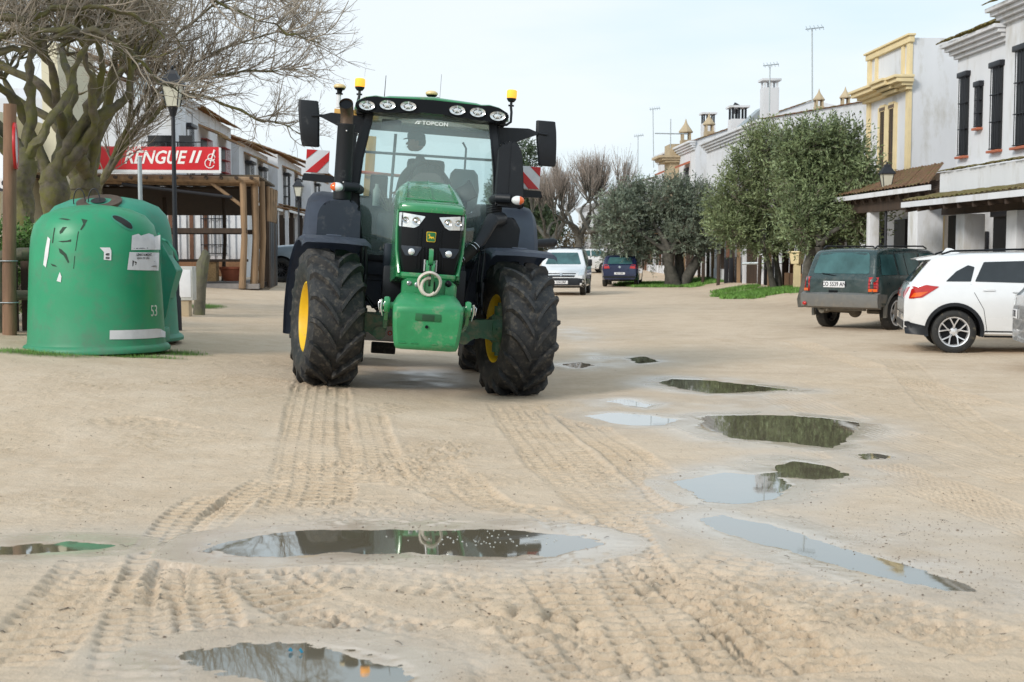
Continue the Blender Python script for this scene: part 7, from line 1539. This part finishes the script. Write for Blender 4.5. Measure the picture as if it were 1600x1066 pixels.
# lamp posts
def lantern(label, px, ptop, Y, s=1.0, base=None):
    p = at(px, ptop, Y); g = gz(p.x, Y) if base is None else base; t = thing('street_lamp', label, 'street lamp', (p.x, Y, g), 0, 'black lantern street lamps'); H = p.z-g; k = s
    b = BM(); tube(b, [(0, 0, 0), (0, 0, .5), (0, 0, .55), (0, 0, 1.2), (0, 0, 1.25), (0, 0, H-.95*k)], [.10*k, .09*k, .065*k, .06*k, .048*k, .038*k], 12); bpart('pole', b, iron, t)
    b = BM(); tube(b, [(0, 0, H-.95*k), (0, 0, H-.78*k)], [.05*k, .10*k], 12)
    for a in range(4):
        c, n_ = math.cos(math.pi/4+a*math.pi/2), math.sin(math.pi/4+a*math.pi/2); tube(b, [(c*.155*k, n_*.155*k, H-.76*k), (c*.24*k, n_*.24*k, H-.36*k)], .013*k, 5)
    loft(b, [[Vector((c*r_*k, n_*r_*k, H-z*k)) for c, n_ in [(math.cos(math.pi/4+a*math.pi/2), math.sin(math.pi/4+a*math.pi/2)) for a in range(4)]] for r_, z in ((.30, .37), (.30, .345), (.15, .17), (.13, .16), (.10, .09), (.02, .06))]); sphere(b, (0, 0, H-.03*k), .035*k, u=8, v=6)
    bpart('lamp_cap', b, iron, t); b = BM(); loft(b, [[Vector((c*r_*k, n_*r_*k, H-z*k)) for c, n_ in [(math.cos(math.pi/4+a*math.pi/2), math.sin(math.pi/4+a*math.pi/2)) for a in range(4)]] for r_, z in ((.145, .765), (.232, .375))]); bpart('lamp_glass', b, mat('frosted_lamp_glass', (.62, .60, .50), .35, var=.08), t); return t
lantern('street lamp with a cream-glass lantern half hidden by the bare plane trees', 269, 103, 20.2, .82); lantern('small street lamp beyond the pergola, left of the tractor', 466, 278, 46, .85); lantern('street lamp between the dark green car and the right-hand porch', 1386, 253, 33, .85)
q = at(218, 245, 21); SPO = obj('sign_post', tube(BM(), [(0, 0, 0), (0, 0, q.z-gz(q.x, 21))], .035, 10), MT['galv'], None); SPO.location = (q.x, 21, gz(q.x, 21)); tag(SPO, 'bare grey metal post rising behind the green containers', 'post')
# posts, ropes, dark boards under the right-hand trees
for i, (px, py, Y, h_, lab) in enumerate(((1098, 440, 60, 1.3, 'leftmost thin post under the right-hand olive trees'), (1122, 443, 57, 1.4, 'dark post beside the white parapet under the olive trees'), (1186, 447, 53, 1.25, 'post holding the grey rail left of the slim olive trunk'), (1228, 452, 50, 1.3, 'dark post just right of the slim olive trunk'), (1242, 452, 49, 1.3, 'leaning dark post left of the dark green car'))):
    p = at(px, py, Y); b = BM(); tube(b, [(0, 0, -.1), (.03 if i < 4 else -.1, 0, h_)], .08, 8); o = bpart('wooden_post', b, dwood, None); o.location = (p.x, Y, gz(p.x, Y)); tag(o, lab, 'post', 'dark posts under the olive trees')
for i, (x0, x1, y0, y1, Y, lab) in enumerate(((1131, 1146, 407, 442, 58, 'narrow dark board fence panel left of the pair'), (1148, 1158, 407, 442, 57.6, 'narrow dark board fence panel right of the pair'), (1193, 1212, 415, 450, 53.5, 'dark board panel behind the slim olive trunk'))):
    a = at(x0, y1, Y); c = at(x1, y0, Y); b = BM(); w_ = c.x-a.x; n_ = max(2, int(w_/.15))
    for k in range(n_): box(b, (w_*(k+.5)/n_, 0, (c.z-a.z)/2+.1), (w_/n_-.01, .04, c.z-a.z+.2), bev=.004)
    o = bpart('board_panel', b, iron, None); o.location = (a.x, Y, gz(a.x, Y)-.05); tag(o, lab, 'fence panel', 'dark board panels')
PT2 = thing('planter', 'pale ochre planter on a pillar beside the dark green car', 'planter', (at(1245, 440, 46).x, 46, gz(10, 46))); b = BM(); box(b, (0, 0, .5), (.22, .22, 1.0)); bpart('pillar', b, yellow_trim, PT2); b = BM(); lathe(b, [(.001, .95), (.22, .95), (.28, 1.32), (.36, 1.36), (.34, 1.40), (.001, 1.38)], Matrix.Identity(4), 4); bpart('pot', b, yellow_trim, PT2)
b = BM(); p = at(1160, 412, 55); tube(b, [(0, 0, 0), (1.9, -1, .06), (2.2, -1.6, .02), (3.6, -3, -.02)], .055, 8); o = bpart('grey_rail', b, MT['galv'], None); o.location = p; tag(o, 'grey hitching rail crossing behind the slim olive trunk', 'rail')
